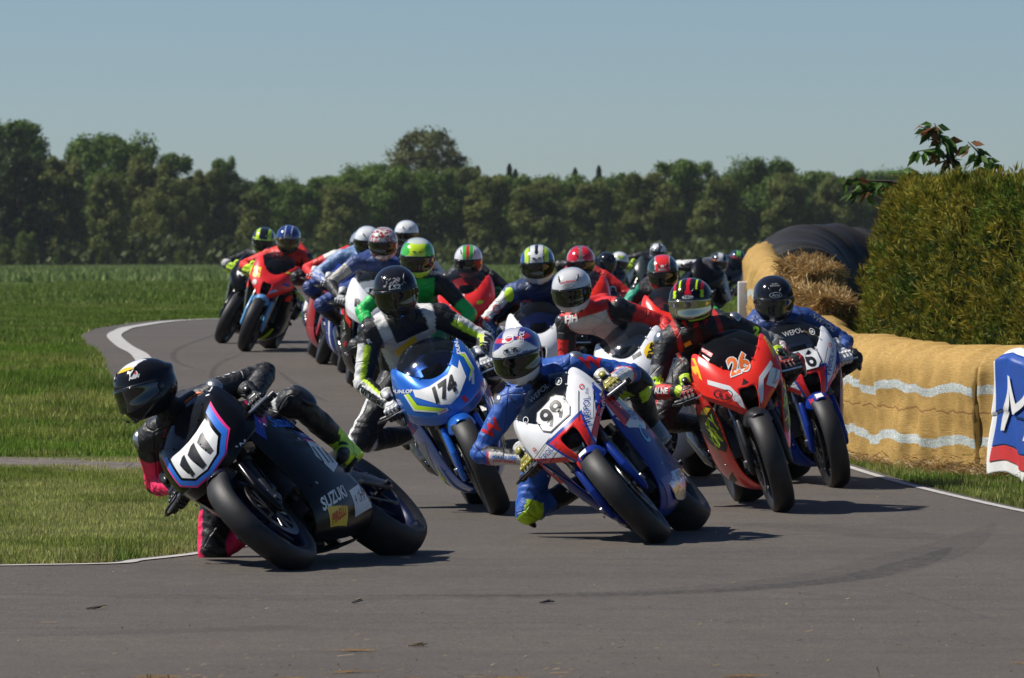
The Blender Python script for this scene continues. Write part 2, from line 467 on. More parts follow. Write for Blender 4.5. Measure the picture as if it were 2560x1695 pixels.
@once('side')
def m_side(kind):
    rows = [
        [(.50, .236, .885), (.39, .250, .890), (.24, .250, .875), (.10, .225, .85)],
        [(.545, .222, .79), (.42, .252, .79), (.23, .262, .77), (.04, .240, .745)],
        [(.560, .190, .690), (.43, .240, .675), (.20, .262, .645), (.00, .240, .615)],
        [(.480, .172, .565), (.39, .220, .545), (.17, .248, .51), (-.07, .228, .48)],
        [(.425, .158, .43), (.34, .196, .41), (.12, .222, .37), (-.15, .205, .34)],
        [(.405, .125, .30), (.30, .158, .27), (.06, .178, .235), (-.27, .155, .23)],
        [(.400, .05, .215), (.28, .07, .185), (.04, .08, .165), (-.32, .07, .18)],
        [(.400, .0, .20), (.28, .0, .17), (.04, .0, .155), (-.33, .0, .17)]]
    bm = grid_bm(rows, True)
    me = with_mods(bm_mesh(bm), [('SUBSURF', dict(levels=3, render_levels=3)), ('SOLIDIFY', dict(thickness=.005, offset=-1))])
    return smoothed(me)
@once('halfside')
def m_halfside(kind, s):
    """one flank of the lower fairing as its own panel"""
    me = m_side(kind).copy(); bm = bmesh.new(); bm.from_mesh(me)
    bmesh.ops.bisect_plane(bm, geom=list(bm.verts) + list(bm.edges) + list(bm.faces), plane_co=(0, s * .02, 0), plane_no=(0, s, 0), clear_inner=True)
    r = bmesh.new()
    return smoothed(bm_mesh(bm, 'flank'))
@once('screen')
def m_screen():
    rows = [
        [(.600, 0, .900), (.582, .058, .912), (.545, .114, .952), (.482, .155, .995), (.412, .182, 1.03)],
        [(.550, 0, .975), (.535, .060, .980), (.498, .110, .998), (.445, .145, 1.020), (.390, .166, 1.040)],
        [(.480, 0, 1.035), (.466, .058, 1.037), (.436, .100, 1.045), (.398, .132, 1.050), (.360, .150, 1.052)],
        [(.395, 0, 1.080), (.384, .052, 1.080), (.362, .090, 1.078), (.336, .118, 1.072), (.318, .135, 1.064)],
        [(.310, 0, 1.105), (.304, .046, 1.104), (.292, .078, 1.098), (.282, .102, 1.088), (.276, .118, 1.076)]]
    return smoothed(surf(rows, True, .003, 3, 'screen'))
@once('tank')
def m_tank():
    bm = bmesh.new()
    hull(bm, [((.27, 0, .865), (.10, .15, .06)), ((.14, 0, .95), (.11, .155, .055)), ((-.04, 0, .945), (.10, .145, .05)), ((-.20, 0, .845), (.07, .085, .05)), ((.10, 0, .84), (.15, .18, .05))], 18)
    tube(bm, [(.10, 0, .995), (.10, 0, 1.012)], .038, 20)
    return bm_mesh(with_rem(bm, .012, 3), 'tank') if False else smoothed(with_mods(bm_mesh(bm), [('REMESH', dict(mode='VOXEL', voxel_size=.011)), ('SMOOTH', dict(factor=.5, iterations=4))]))
@once('tail')
def m_tail(kind):
    bm = bmesh.new()
    hull(bm, [((-.36, 0, .80), (.10, .125, .045)), ((-.62, 0, .90), (.10, .100, .045)), ((-.60, 0, .95), (.07, .075, .03))], 16)
    hull(bm, [((-.62, 0, .90), (.10, .100, .045)), ((-.62, 0, .96), (.06, .07, .03)), ((-.90, 0, 1.0), (.04, .045, .018))], 16)
    return smoothed(with_mods(bm_mesh(bm), [('REMESH', dict(mode='VOXEL', voxel_size=.011)), ('SMOOTH', dict(factor=.5, iterations=3))]))
@once('seat')
def m_seat():
    bm = bmesh.new(); box(bm, (-.40, 0, .858), (.30, .20, .03), Matrix.Rotation(radians(-14), 4, 'Y') @ Matrix.Identity(4), bev=.01)
    return bm_mesh(bm, 'seat')
@once('engine')
def m_engine():
    bm = bmesh.new()
    box(bm, (.09, 0, .50), (.40, .25, .38), bev=.03); box(bm, (-.12, 0, .42), (.24, .26, .26), bev=.03)
    for s in (1, -1):
        tube(bm, [(.12, s * .15, .42), (.12, s * .19, .42)], .07, 20); tube(bm, [(-.10, s * .13, .40), (-.10, s * .175, .40)], .055, 20)
    for k in range(4): tube(bm, [(.34, -.1 + .066 * k, .50), (.40, -.1 + .066 * k, .40), (.34, -.1 + .06 * k, .27), (.10, -.06 + .04 * k, .22)], .019, 10)
    return bm_mesh(bm, 'engine', auto=40)
@once('frame')
def m_frame():
    bm = bmesh.new()
    for s in (1, -1):
        hull(bm, [((.40, s * .05, .86), (.03, .02, .06)), ((.20, s * .17, .76), (.04, .018, .06))], 8)
        hull(bm, [((.20, s * .17, .76), (.04, .018, .06)), ((-.18, s * .16, .62), (.05, .018, .06))], 8)
        hull(bm, [((-.18, s * .16, .62), (.05, .018, .06)), ((-.24, s * .14, .40), (.04, .018, .06))], 8)
        tube(bm, [(-.2, s * .11, .66), (-.45, s * .09, .80), (-.80, s * .06, .93)], .014, 8)
    tube(bm, [(.43, 0, .78), (.39, 0, .94)], .04, 16)
    return bm_mesh(bm, 'frame', auto=40)
@once('radiator')
def m_rad():
    bm = bmesh.new(); R = Matrix.Rotation(radians(-18), 4, 'Y')
    box(bm, (.41, 0, .56), (.03, .31, .30), R, bev=.006)
    for k in range(22): box(bm, (.428 + (.0), 0, .43 + k * .0125), (.004, .29, .003), R)
    box(bm, (.40, 0, .35), (.03, .22, .09), R, bev=.005)
    return bm_mesh(bm, 'rad', auto=40)
@once('swing')
def m_swing():
    bm = bmesh.new()
    for s in (1, -1):
        hull(bm, [((-.24, s * .10, .43), (.04, .03, .05)), ((-.45, s * .135, .40), (.04, .018, .045))], 8)
        hull(bm, [((-.45, s * .135, .40), (.04, .018, .045)), ((-.73, s * .130, .32), (.05, .016, .03))], 8)
    box(bm, (-.34, 0, .42), (.08, .22, .06), bev=.015)
    tube(bm, [(-.71, -.16, .32), (-.71, .16, .32)], .016, 12)
    lathe(bm, [(.09, .105), (.10, .105), (.10, .111), (.09, .111), (.09, .105)], 30, Matrix.Translation((-.71, 0, .32)))
    tube(bm, [(-.14, .108, .45), (-.71, .108, .425)], .007, 6); tube(bm, [(-.14, .108, .37), (-.71, .108, .218)], .007, 6)
    return bm_mesh(bm, 'swing', auto=40)
@once('exhaust')
def m_exh():
    bm = bmesh.new()
    tube(bm, [(.05, -.03, .22), (-.12, -.08, .21), (-.28, -.14, .27), (-.36, -.17, .33)], .028, 14)
    tube(bm, [(-.34, -.168, .32), (-.40, -.18, .36), (-.64, -.205, .47), (-.68, -.208, .488)], [.035, .058, .062, .05], 20)
    tube(bm, [(-.675, -.2085, .486), (-.70, -.21, .496)], [.03, .028], 16)
    return bm_mesh(bm, 'exh', auto=50)
@once('bar')
def m_bar(s):
    bm = bmesh.new()
    tube(bm, [(.415, s * .10, .810), (.40, s * .16, .813), (.355, s * .345, .800)], .0115, 12)
    tube(bm, [(.386, s * .215, .809), (.352, s * .355, .800)], .0175, 14)
    tube(bm, [(.350, s * .356, .800), (.346, s * .375, .800)], [.02, .017], 14)
    box(bm, (.425, s * .10, .813), (.06, .05, .03), bev=.006)
    return bm_mesh(bm, 'bar', auto=40)
@once('lever')
def m_lever(s):
    bm = bmesh.new()
    tube(bm, [(.40, s * .19, .813), (.435, s * .205, .813), (.445, s * .26, .807), (.430, s * .35, .800), (.425, s * .36, .800)], [.008, .008, .0065, .0055, .007], 8)
    box(bm, (.41, s * .185, .815), (.04, .035, .025), bev=.005)
    if s < 0: tube(bm, [(.42, s * .17, .835), (.42, s * .17, .87)], .019, 12)
    return bm_mesh(bm, 'lever', auto=40)
@once('guard')
def m_guard(s):                              # lever guard bow
    bm = bmesh.new()
    tube(bm, [(.35, s * .38, .800), (.40, s * .395, .800), (.455, s * .36, .803), (.475, s * .27, .807)], [.008, .007, .006, .006], 8)
    return bm_mesh(bm, 'guard')
@once('peg')
def m_peg(s):
    bm = bmesh.new()
    tube(bm, [(-.30, s * .15, .43), (-.30, s * .24, .435)], .012, 10)
    hull(bm, [((-.24, s * .145, .52), (.02, .008, .03)), ((-.30, s * .15, .43), (.03, .008, .03)), ((-.40, s * .15, .46), (.02, .008, .03))], 8)
    tube(bm, [(-.30, s * .19, .42), (-.17, s * .20, .40), (-.15, s * .23, .40)], .007, 8)
    return bm_mesh(bm, 'peg')
@once('hugger')
def m_inner():                               # black instrument bay under the screen
    bm = bmesh.new()
    hull(bm, [((.50, 0, .86), (.07, .11, .03)), ((.38, 0, .90), (.04, .12, .03)), ((.42, 0, .80), (.05, .14, .05)), ((.61, 0, .77), (.04, .06, .05))], 12)
    box(bm, (.45, 0, .935), (.02, .12, .07), Matrix.Rotation(radians(-35), 4, 'Y'), bev=.006)
    return bm_mesh(bm, 'dash', auto=40)
@once('bolt')
def m_bolt():
    bm = bmesh.new(); ball(bm, (0, 0, 0), (.008, .004, .008), 10); return bm_mesh(bm)
@once('bvhside')
def bvh_side(): return bvh_of(m_side('B'))
def bike_matrix(fx, fy, yaw, lean):
    """fx, fy: pixel of the front tyre's contact; yaw and lean in degrees, positive = to the left of the picture"""
    F = gp(fx, fy); a = radians(-90 - yaw); fw = Vector((cos(a), sin(a), 0))
    O = F - fw * WB
    pit = atan2(gz(F.y) - gz((F - fw * 2 * WB).y), 2 * WB)
    O.z = (gz(F.y) + gz((F - fw * 2 * WB).y)) / 2
    ph = radians(lean)
    O.z += .062 * (1 - cos(ph)) + .004
    side = Vector((-sin(a), cos(a), 0)); O += side * sin(ph) * .06 * (1)
    return Matrix.Translation(O) @ Matrix.Rotation(a, 4, 'Z') @ Matrix.Rotation(-pit, 4, 'Y') @ Matrix.Rotation(ph, 4, 'X')
RA = Matrix.Translation((-.71, 0, .32))
CH = RA @ Matrix.Rotation(radians(3.3), 4, 'Y') @ RA.inverted(); CHI = CH.inverted()     # fork compressed under braking: the chassis pitches forward
def make_bike(name_label, M, kind='B', body=None, side=None, fend=None, tank=None, tail=None, rimc=None, fork=None, steer=0.0, screen=(.75, .8, .85), salpha=.06, level=2, group='racing motorcycles in the pack'):
    """level 2: every part; 1: the parts that still show at a distance"""
    t = thing('racing_motorcycle', name_label, 'motorcycle', mat=M @ CH, group=group)
    body = body or paint('black', (.012, .012, .014)); side = side or body; fend = fend or body; tank = tank or body; tail = tail or body
    rimc = rimc or BLACKM; fork = fork or STEEL
    ax = Vector((.71, 0, .301)); top = Vector((.415, 0, .94)); sa = (top - ax).normalized()
    S = CHI @ Matrix.Translation(ax) @ Matrix.Rotation(radians(steer), 4, sa) @ Matrix.Translation(-ax)
    def put(o, m): o.matrix_local = m; return o
    W = put(part('front_wheel', m_rim(0), rimc, t), S @ Matrix.Translation(ax))
    part('tyre', m_tyre(0), [RUBBER, SLICK], W)
    for s in (1, -1): put(part('brake_disc', m_disc(0), DISCM, W), Matrix.Translation((0, s * .068, 0)))
    W2 = put(part('rear_wheel', m_rim(1), rimc, t), CHI @ Matrix.Translation((-.71, 0, .32)))
    part('tyre', m_tyre(1), [RUBBER, SLICK], W2); put(part('brake_disc', m_disc(1), DISCM, W2), Matrix.Translation((0, -.1, 0)))
    tilt = Matrix.Rotation(atan2(sa.x, sa.z), 4, 'Y')
    for s in (1, -1):
        put(part('fork_leg', m_fork(), fork, t), S @ Matrix.Translation(ax + Vector((0, s * .103, 0))) @ tilt)
        if level > 1: put(part('brake_caliper', m_caliper(), GOLD if kind == 'B' else ALU, t), S @ Matrix.Translation(ax + Vector((-.13, s * .085, .08))) @ Matrix.Rotation(radians(-35), 4, 'Y'))
    put(part('front_fender', m_fender(1), fend, t), S @ Matrix.Translation(ax))
    part('nose_fairing', m_nose(kind), body, t)
    part('side_fairing', m_halfside(kind, 1), side, t); part('side_fairing', m_halfside(kind, -1), side, t)
    part('windscreen', m_screen(), glass_mat('clear_acrylic_%.2f_%.2f' % (screen[0], salpha), screen, salpha), t)
    part('instrument_panel', m_inner(), DARKBAY, t)
    part('fuel_tank', m_tank(), tank, t); part('tail_fairing', m_tail(0), tail, t); part('seat', m_seat(), FOAM, t)
    part('engine', m_engine(), DARKBAY, t); part('frame', m_frame(), BLACKM if kind == 'G' else STEEL, t)
    if level > 1:
        for s in (1, -1):
            for i_, p_ in enumerate(((.42, .249, .72), (.22, .258, .60), (.06, .235, .45), (.33, .196, .38))):
                b_ = part('bolt', m_bolt(), ALU, t); b_.location = (p_[0], s * (p_[1] + .004), p_[2])
            art_part('fairing_vent', [(drape(poly_bm([(-s * x, z) for x, z in q]), (0, 0, 0), (-s, 0, 0), (0, 0, 1), bvh_side(), .0009), DARKBAY) for q in (((.30, .655), (.14, .635), (.10, .60), (.26, .615)), ((.27, .60), (.12, .585), (.08, .55), (.23, .56)))], t)
    part('radiator', m_rad(), BLACKM, t); part('swingarm', m_swing(), BLACKM, t)
    part('exhaust', m_exh(), CARBON, t)
    for s in (1, -1):
        part('handlebar', m_bar(s), BLACKM, t)
        if level > 1:
            part('brake_lever' if s < 0 else 'clutch_lever', m_lever(s), ALU, t)
            if s < 0: part('lever_guard', m_guard(s), BLACKM, t)
            part('foot_peg', m_peg(s), BLACKM, t)
    return t
# ================================================================== rider
PLASTIC = pmat('hard_plastic_black', (.02, .02, .022), rough=.3, coat=.3, var=.2)
CUPMET = pmat('brushed_slider_metal', (.42, .42, .43), rough=.3, metal=.9, var=.2, vscale=30)
SUIT = pmat('suit_leather', (1, 1, 1), rough=.50, attr='Col', bump=.8, bscale=34, var=.14, vscale=16, rvar=.12)
LID = pmat('helmet_paint', (1, 1, 1), rough=.18, coat=1.0, attr='Col', var=.04, vscale=10)
LIDM = pmat('helmet_paint_matt', (1, 1, 1), rough=.32, coat=.25, attr='Col', var=.08, vscale=10)
LIDK = pmat('helmet_paint_black', (1, 1, 1), rough=.12, attr='Col', var=.06, vscale=10, spec=.3)
def visor_mat(name, col, rough=.05, metal=0.0): return pmat('visor_' + name, col, rough=rough, metal=metal, coat=1.0, var=.1)
VISOR = visor_mat('dark', (.006, .006, .007)); VISOR_GOLD = visor_mat('mirror', (.42, .38, .28), .12, .9); VISOR_BRONZE = visor_mat('bronze', (.05, .035, .015), .08)
def set_col(me, fn):
    a = me.color_attributes.get('Col') or me.color_attributes.new('Col', 'FLOAT_COLOR', 'POINT')
    buf = []
    for v in me.vertices:
        c = fn(v.co); buf.extend((c[0], c[1], c[2], 1.0))
    a.data.foreach_set('color', buf)
# ---- helmet: X forward, Z up
def lid_r(az, el):
    """distance of the shell from the centre in direction az (0 = forward), el"""
    ca, sa = cos(az), sin(az); ce, se = cos(el), sin(el)
    d = Vector((ce * ca, ce * sa, se))
    rx = .148 if d.x > 0 else .172; ry = .124; rz = .138 if d.z > 0 else .148
    p = 2.25
    r = (abs(d.x / rx) ** p + abs(d.y / ry) ** p + abs(d.z / rz) ** p) ** (-1 / p)
    # chin bar juts forward and down
    ch = exp(-((el + .62) / .36) ** 2) * exp(-(az / .75) ** 2); r += .030 * ch
    # brow and a shallow hollow round the eye port
    r -= .004 * exp(-((el + .08) / .22) ** 2) * (1 if abs(az) < 1.25 else max(0, 1 - (abs(az) - 1.25) * 4))
    # nape
    if ca < 0: r -= .020 * exp(-((el + .75) / .4) ** 2) * (-ca)
    # rear spoiler
    r += .022 * exp(-((el - .38) / .13) ** 2) * max(0, -ca) ** 3
    return r
def lid_p(az, el, off=0.0):
    r = lid_r(az, el) + off; p = Vector((cos(el) * cos(az), cos(el) * sin(az), sin(el))) * r
    if p.z < -.125: p.z = -.125 - (-.125 - p.z) * .25
    return p
@once('lid')
def m_lid(hi):
    na, ne = (112, 72) if hi else (56, 36)
    bm = bmesh.new(); rings = []
    for j in range(ne):
        el = lerp(-1.18, 1.5, j / (ne - 1)); rings.append([bm.verts.new(lid_p(2 * pi * k / na, el)) for k in range(na)])
    for A, B in zip(rings, rings[1:]):
        for k in range(na): bm.faces.new((A[k], A[(k + 1) % na], B[(k + 1) % na], B[k]))
    top = bm.verts.new(lid_p(0, pi / 2))
    for k in range(na): bm.faces.new((rings[-1][k], rings[-1][(k + 1) % na], top))
    lo = [bm.verts.new(v.co * .86 + Vector((0, 0, -.006))) for v in rings[0]]
    for k in range(na): bm.faces.new((lo[k], lo[(k + 1) % na], rings[0][(k + 1) % na], rings[0][k]))
    return bm_mesh(bm, 'lid')
def vis_edge(az):
    a = min(1.0, abs(az) / 1.28)
    return .235 - .05 * a ** 2, -.40 + .16 * a ** 2
@once('visor')
def m_visor():
    bm = bmesh.new(); rows = []
    for j in range(15):
        row = []
        for k in range(41):
            az = lerp(-1.28, 1.28, k / 40); hi, lo = vis_edge(az)
            q = abs(az) / 1.28; sq = 1 - .32 * max(0, (q - .78) / .22) ** 2; m = (hi + lo) / 2
            el = m + (lerp(lo, hi, j / 14) - m) * sq
            row.append(bm.verts.new(lid_p(az, el, .0045)))
        rows.append(row)
    for A, B in zip(rows, rows[1:]):
        for k in range(40): bm.faces.new((A[k], A[k + 1], B[k + 1], B[k]))
    me = bm_mesh(bm); return smoothed(with_mods(me, [('SOLIDIFY', dict(thickness=.006, offset=-1))]))
@once('gasket')
def m_gasket():
    bm = bmesh.new(); pts = []
    for k in range(41): az = lerp(-1.3, 1.3, k / 40); pts.append(lid_p(az, vis_edge(az)[0] + .02, .001))
    tube(bm, pts, .0035, 6); pts = []
    for k in range(41): az = lerp(-1.3, 1.3, k / 40); pts.append(lid_p(az, vis_edge(az)[1] - .02, .001))
    tube(bm, pts, .0035, 6)
    for s in (1, -1):
        p = lid_p(s * 1.42, -.06, .002); ball(bm, p, (.016, .006, .016), 16)
    return bm_mesh(bm)
@once('vents')
def m_vents(style):
    bm = bmesh.new()
    def slot(az, el, L, W, rot=0.0, off=.002):
        c = lid_p(az, el, off); n = c.normalized(); u = Vector((0, 0, 1)).cross(n).normalized(); v = n.cross(u)
        u, v = u * cos(rot) + v * sin(rot), v * cos(rot) - u * sin(rot)
        ball(bm, c, 1, 12, Matrix(((u.x * L, v.x * W, n.x * .005, 0), (u.y * L, v.y * W, n.y * .005, 0), (u.z * L, v.z * W, n.z * .005, 0), (0, 0, 0, 1))))
    slot(0, -.78, .020, .008)                        # chin vent
    for s in (1, -1):
        slot(s * .42, -.70, .016, .006, s * .5)
        if style == 0: slot(s * .26, .62, .020, .0055, s * .9)
        if style == 1: slot(s * .55, .72, .030, .006, s * 1.0)
        if style == 2: slot(s * .16, .50, .014, .004, 0)
    return bm_mesh(bm)
# ---- hand: X = forearm direction, Y along the bar, thumb towards -Y
@once('glove')
def m_glove(s):
    bm = bmesh.new()
    wr = (-.082, 0, .020)
    hull(bm, [(wr, (.026, .031, .021)), ((-.01, .036, .030), .013), ((-.01, -.034, .030), .014)], 10)
    lens = {.036: .85, .012: 1.0, -.012: 1.03, -.035: .95}
    for y, L in lens.items():
        y2 = y * .93; r = .0108 if y != .036 else .0095
        K = Vector((-.005, y, .034)); A = Vector((.030 * L, y2, .026)); B = Vector((.036 * L, y2, -.006)); C = Vector((.014, y2, -.027))
        for a, b, ra, rb in ((K, A, r * 1.12, r), (A, B, r, r * .95), (B, C, r * .95, r * .82)): hull(bm, [(a, ra), (b, rb)], 8)
        ball(bm, K + Vector((.002, 0, .006)), r * 1.05, 8)
    T0, T1, T2, T3 = Vector((-.055, -.028, .010)), Vector((-.018, -.050, -.004)), Vector((.008, -.044, -.022)), Vector((.022, -.028, -.028))
    hull(bm, [(T0, .019), (T1, .0135)], 8); hull(bm, [(T1, .0135), (T2, .0115)], 8); hull(bm, [(T2, .0115), (T3, .0095)], 8)
    hull(bm, [(wr, (.026, .031, .023)), ((-.150, 0, .026), (.018, .045, .040))], 12)    # gauntlet cuff
    if s < 0: bmesh.ops.scale(bm, vec=(1, -1, 1), verts=bm.verts)
    bmesh.ops.recalc_face_normals(bm, faces=bm.faces)
    return smoothed(with_mods(bm_mesh(bm), [('REMESH', dict(mode='VOXEL', voxel_size=.0036)), ('SMOOTH', dict(factor=.5, iterations=2))]))
@once('knuckle')
def m_knuckle(s):
    bm = bmesh.new()
    for y in (.036, .012, -.012, -.035): ball(bm, (-.004, y * s, .0445), (.015, .0095, .008), 10)
    hull(bm, [((-.045, .016 * s, .042), (.014, .010, .005)), ((-.045, -.018 * s, .042), (.014, .010, .005))], 8)
    ball(bm, (-.105, 0, .058), (.026, .02, .010), 10)
    return bm_mesh(bm)
def glove_cols(base, accent, back):
    def f(p):
        if p.x < -.095 and p.z > .03 and abs(p.y) < .03: return accent
        if p.x < -.07: return base
        if p.z > .036 and p.x < .01: return back
        return base
    return f
def ik(a, b, l1, l2, pole):
    """middle joint between a and b"""
    d = b - a; D = min(d.length, (l1 + l2) * .999); u = d.normalized()
    x = (l1 * l1 - l2 * l2 + D * D) / (2 * D); h = sqrt(max(0.0, l1 * l1 - x * x))
    pv = pole - u * pole.dot(u); pv = pv.normalized() if pv.length > 1e-6 else u.orthogonal()
    return a + u * x + pv * h
def seg_t(p, a, b):
    d = b - a; t = max(0.0, min(1.0, (p - a).dot(d) / d.length_squared)); return t, p - (a + d * t)
def make_rider(label, M, head=(.24, 0, 1.27), look=(0, 12, 0), hang=0.0, suit=None, lid=None, visor=None, vents=0, gl=None, boot=None, knee=None,
               pel=None, bulk=1.0, vox=.010, hi=True, group='riders in the pack', lidmat=None, cups=None, legs=None, hump=True, handrot=0.0, elbows=(1, 1), puck=None, shift=0.0, bootacc=None, bootcol=(.015, .015, .017), elb=None):
    """hang: lateral body offset, + = to the rider's left.  look: yaw, pitch down, roll in world terms; + yaw = picture left"""
    t = thing('person', label, 'person', mat=M, group=group)
    V = Vector; P = pel and V(pel) or V((-.33 + shift, hang * .55, .93))
    H = V(head)
    N = H + V((-.115, 0, -.155)); N.y = lerp(P.y, H.y, .86)
    Ch = P.lerp(N, .66) + V((-.03, 0, .05)); Wst = P.lerp(N, .33) + V((-.05, 0, .07))
    up = (N - P).normalized(); lat = V((0, 1, 0)); lat = (lat - up * lat.dot(up)).normalized()
    # shoulders dip towards the inside of the turn
    tw = -hang * .9; lat = (lat + V((tw * .5, 0, tw * .9 * -1))).normalized() if abs(hang) > .02 else lat
    SH = {s: N + lat * s * .188 * bulk - up * .070 + V((0, 0, -.005)) for s in (1, -1)}
    HP = {s: P + V((.03, s * .095, -.02)) for s in (1, -1)}
    GR = {s: V((.368, s * .290, .805)) for s in (1, -1)}
    WR, EL, KN, AN, FT = {}, {}, {}, {}, {}
    for s in (1, -1):
        ed = V((-.45, s * .62, -.36)) if elb is None else V(elb[s])
        sh = SH[s]; g = GR[s]
        wr = g + ((sh - g).normalized() * .5 + V((-.7, s * .25, .25)) * .5).normalized() * .088
        WR[s] = wr; EL[s] = ik(sh, wr, .30, .275, ed)
        foot = V((-.29, s * .215, .485)) if not (legs and s in legs and 'foot' in legs[s]) else V(legs[s]['foot'])
        FT[s] = foot
        AN[s] = foot + V((-.125, s * -.005, .085))
        kp = V((.8, s * .55, .35)) if not (legs and s in legs and 'pole' in legs[s]) else V(legs[s]['pole'])
        KN[s] = ik(HP[s], AN[s], .44, .43, kp)
    bm = bmesh.new(); b = bulk
    Rt = Matrix((( up.cross(lat).x, lat.x, up.x, 0), (up.cross(lat).y, lat.y, up.y, 0), (up.cross(lat).z, lat.z, up.z, 0), (0, 0, 0, 1)))
    hull(bm, [(P, (.125, .165 * b, .13), Rt), (Wst, (.115 * b, .150 * b, .11), Rt)], 14)
    hull(bm, [(Wst, (.115 * b, .150 * b, .11), Rt), (Ch, (.125 * b, .170 * b, .12), Rt)], 14)
    hull(bm, [(Ch, (.125 * b, .170 * b, .12), Rt), (SH[1] - lat * .035, .075 * b), (SH[-1] + lat * .035, .075 * b), (N - up * .06, (.09, .08, .07))], 14)
    hull(bm, [(N - up * .05, .07), (N + (H - N) * .45, .062)], 12); ball(bm, H + V((-.01, 0, -.01)), .088, 12)
    if hump: hull(bm, [(Ch + V((-.055, 0, .105)), (.11, .065, .035)), (N + V((-.085, 0, .045)), (.04, .05, .035))], 12)
    for s in (1, -1):
        hull(bm, [(SH[s], .070 * b), (SH[s].lerp(EL[s], .55), .058 * b)], 12); hull(bm, [(SH[s].lerp(EL[s], .5), .058 * b), (EL[s], .050 * b)], 12)
        hull(bm, [(EL[s], .051 * b), (EL[s].lerp(WR[s], .35), .051 * b)], 12); hull(bm, [(EL[s].lerp(WR[s], .3), .051 * b), (WR[s], .034)], 12)
        hull(bm, [(HP[s], .100 * b), (HP[s].lerp(KN[s], .5), .082 * b)], 12); hull(bm, [(HP[s].lerp(KN[s], .5), .082 * b), (KN[s], .064 * b)], 12)
        hull(bm, [(KN[s], .063 * b), (KN[s].lerp(AN[s], .4), .060 * b)], 12); hull(bm, [(KN[s].lerp(AN[s], .4), .060 * b), (AN[s], .044)], 12)
    me = with_mods(bm_mesh(bm), [('REMESH', dict(mode='VOXEL', voxel_size=vox)), ('SMOOTH', dict(factor=.5, iterations=4))])
    bones = [('farm', 1, EL[1], WR[1]), ('farm', -1, EL[-1], WR[-1]), ('uarm', 1, SH[1], EL[1]), ('uarm', -1, SH[-1], EL[-1]),
             ('thigh', 1, HP[1], KN[1]), ('thigh', -1, HP[-1], KN[-1]), ('shin', 1, KN[1], AN[1]), ('shin', -1, KN[-1], AN[-1]),
             ('torso', 0, P, N - up * .03), ('neck', 0, N, H)]
    wide = {'torso': 2.1, 'thigh': 1.35, 'neck': 1.1}
    # leather creases round elbows, knees, shoulders and waist: real displacement
    me.calc_loop_triangles()
    nrm = [v.normal.copy() for v in me.vertices]
    info = []
    for v in me.vertices:
        best = None
        for nm, s, a, e in bones:
            tt, r = seg_t(v.co, a, e); d = r.length / wide.get(nm, 1.0)
            if best is None or d < best[0]: best = (d, nm, s, tt, r)
        info.append(best[1:])
    for v, n, (nm, s, tt, r) in zip(me.vertices, nrm, info):
        j = 0
        if nm in ('uarm', 'farm', 'thigh', 'shin'):
            if nm in ('uarm', 'thigh'): j = smooth((tt - .45) / .5)
            else: j = smooth((.55 - tt) / .5)
            ph = noise.noise(v.co * 7) * 5
            v.co += n * (sin(tt * (34 if nm != 'thigh' else 44) + ph * 1.6) * .0030 * j + .0035 * noise.noise(v.co * 24) + .004 * noise.noise(v.co * 11))
        else: v.co += n * (.0045 * noise.noise(v.co * 14) + .003 * noise.noise(v.co * 30))
    if suit is None: suit = lambda *a: (.02, .02, .022)
    a = me.color_attributes.new('Col', 'FLOAT_COLOR', 'POINT'); buf = []
    for v, (nm, s, tt, r) in zip(me.vertices, info):
        q = r.normalized() if r.length > 1e-6 else V((0, 0, 1))
        c = suit(nm, s, tt, q, v.co - N if nm in ('torso', 'neck') else r); buf.extend((c[0], c[1], c[2], 1.0))
    a.data.foreach_set('color', buf)
    bo = part('racing_suit', smoothed(me), SUIT, t)
    # helmet
    yaw, pitch, roll = look
    al = radians(-90 - yaw)
    RW = Matrix.Rotation(al, 4, 'Z') @ Matrix.Rotation(radians(pitch), 4, 'Y') @ Matrix.Rotation(radians(roll), 4, 'X')
    ML = M.inverted() @ (Matrix.Translation(M @ H) @ RW)
    shell = m_lid(1 if hi else 0).copy(); lid = lid or (lambda az, el, p: (.02, .02, .02))
    set_col(shell, lambda p: lid(atan2(p.y, p.x), atan2(p.z, sqrt(p.x ** 2 + p.y ** 2)), p))
    h = part('helmet', shell, lidmat or LID, t); h.matrix_local = ML
    part('visor', m_visor(), visor or VISOR, h); part('visor_seal', m_gasket(), PLASTIC, h); part('air_vent', m_vents(vents), PLASTIC, h)
    gl = gl or dict(base=(.02, .02, .02), accent=(.5, .5, .5), back=(.02, .02, .02), kn=PLASTIC)
    for s in (1, -1):
        bar = V((-.04, s * .14, -.010)).normalized() if s > 0 else V((.04, .14, .010)).normalized()
        bar = V((-.035 * s, .14, -.009 * s)).normalized()
        f = (GR[s] - WR[s]); f = (f - bar * f.dot(bar)).normalized(); z = f.cross(bar)
        G = Matrix(((f.x, bar.x, z.x, GR[s].x), (f.y, bar.y, z.y, GR[s].y), (f.z, bar.z, z.z, GR[s].z), (0, 0, 0, 1)))
        gm = m_glove(s).copy(); set_col(gm, glove_cols(gl['base'], gl['accent'], gl['back']))
        g = part('glove', gm, SUIT, t); g.matrix_local = G
        part('knuckle_guard', m_knuckle(s), gl.get('kn', PLASTIC), g)
        # boot
        bb = bmesh.new(); ft, an, kn = FT[s], AN[s], KN[s]; toe = ft + V((.105, s * .012, -.02)); heel = an + V((-.045, 0, -.085))
        sh = (kn - an).normalized()
        hull(bb, [(heel, (.036, .032, .030)), (ft, (.05, .046, .034)), (an + V((.01, 0, -.01)), .046)], 12)
        hull(bb, [(ft + V((-.02, 0, .012)), (.05, .045, .036)), (toe, (.040, .036, .026))], 12)
        hull(bb, [(an + V((.03, 0, -.03)), .040), (ft + V((-.01, 0, .02)), (.04, .040, .03))], 12)
        hull(bb, [(an, .049), (an + sh * .20, .062)], 12)
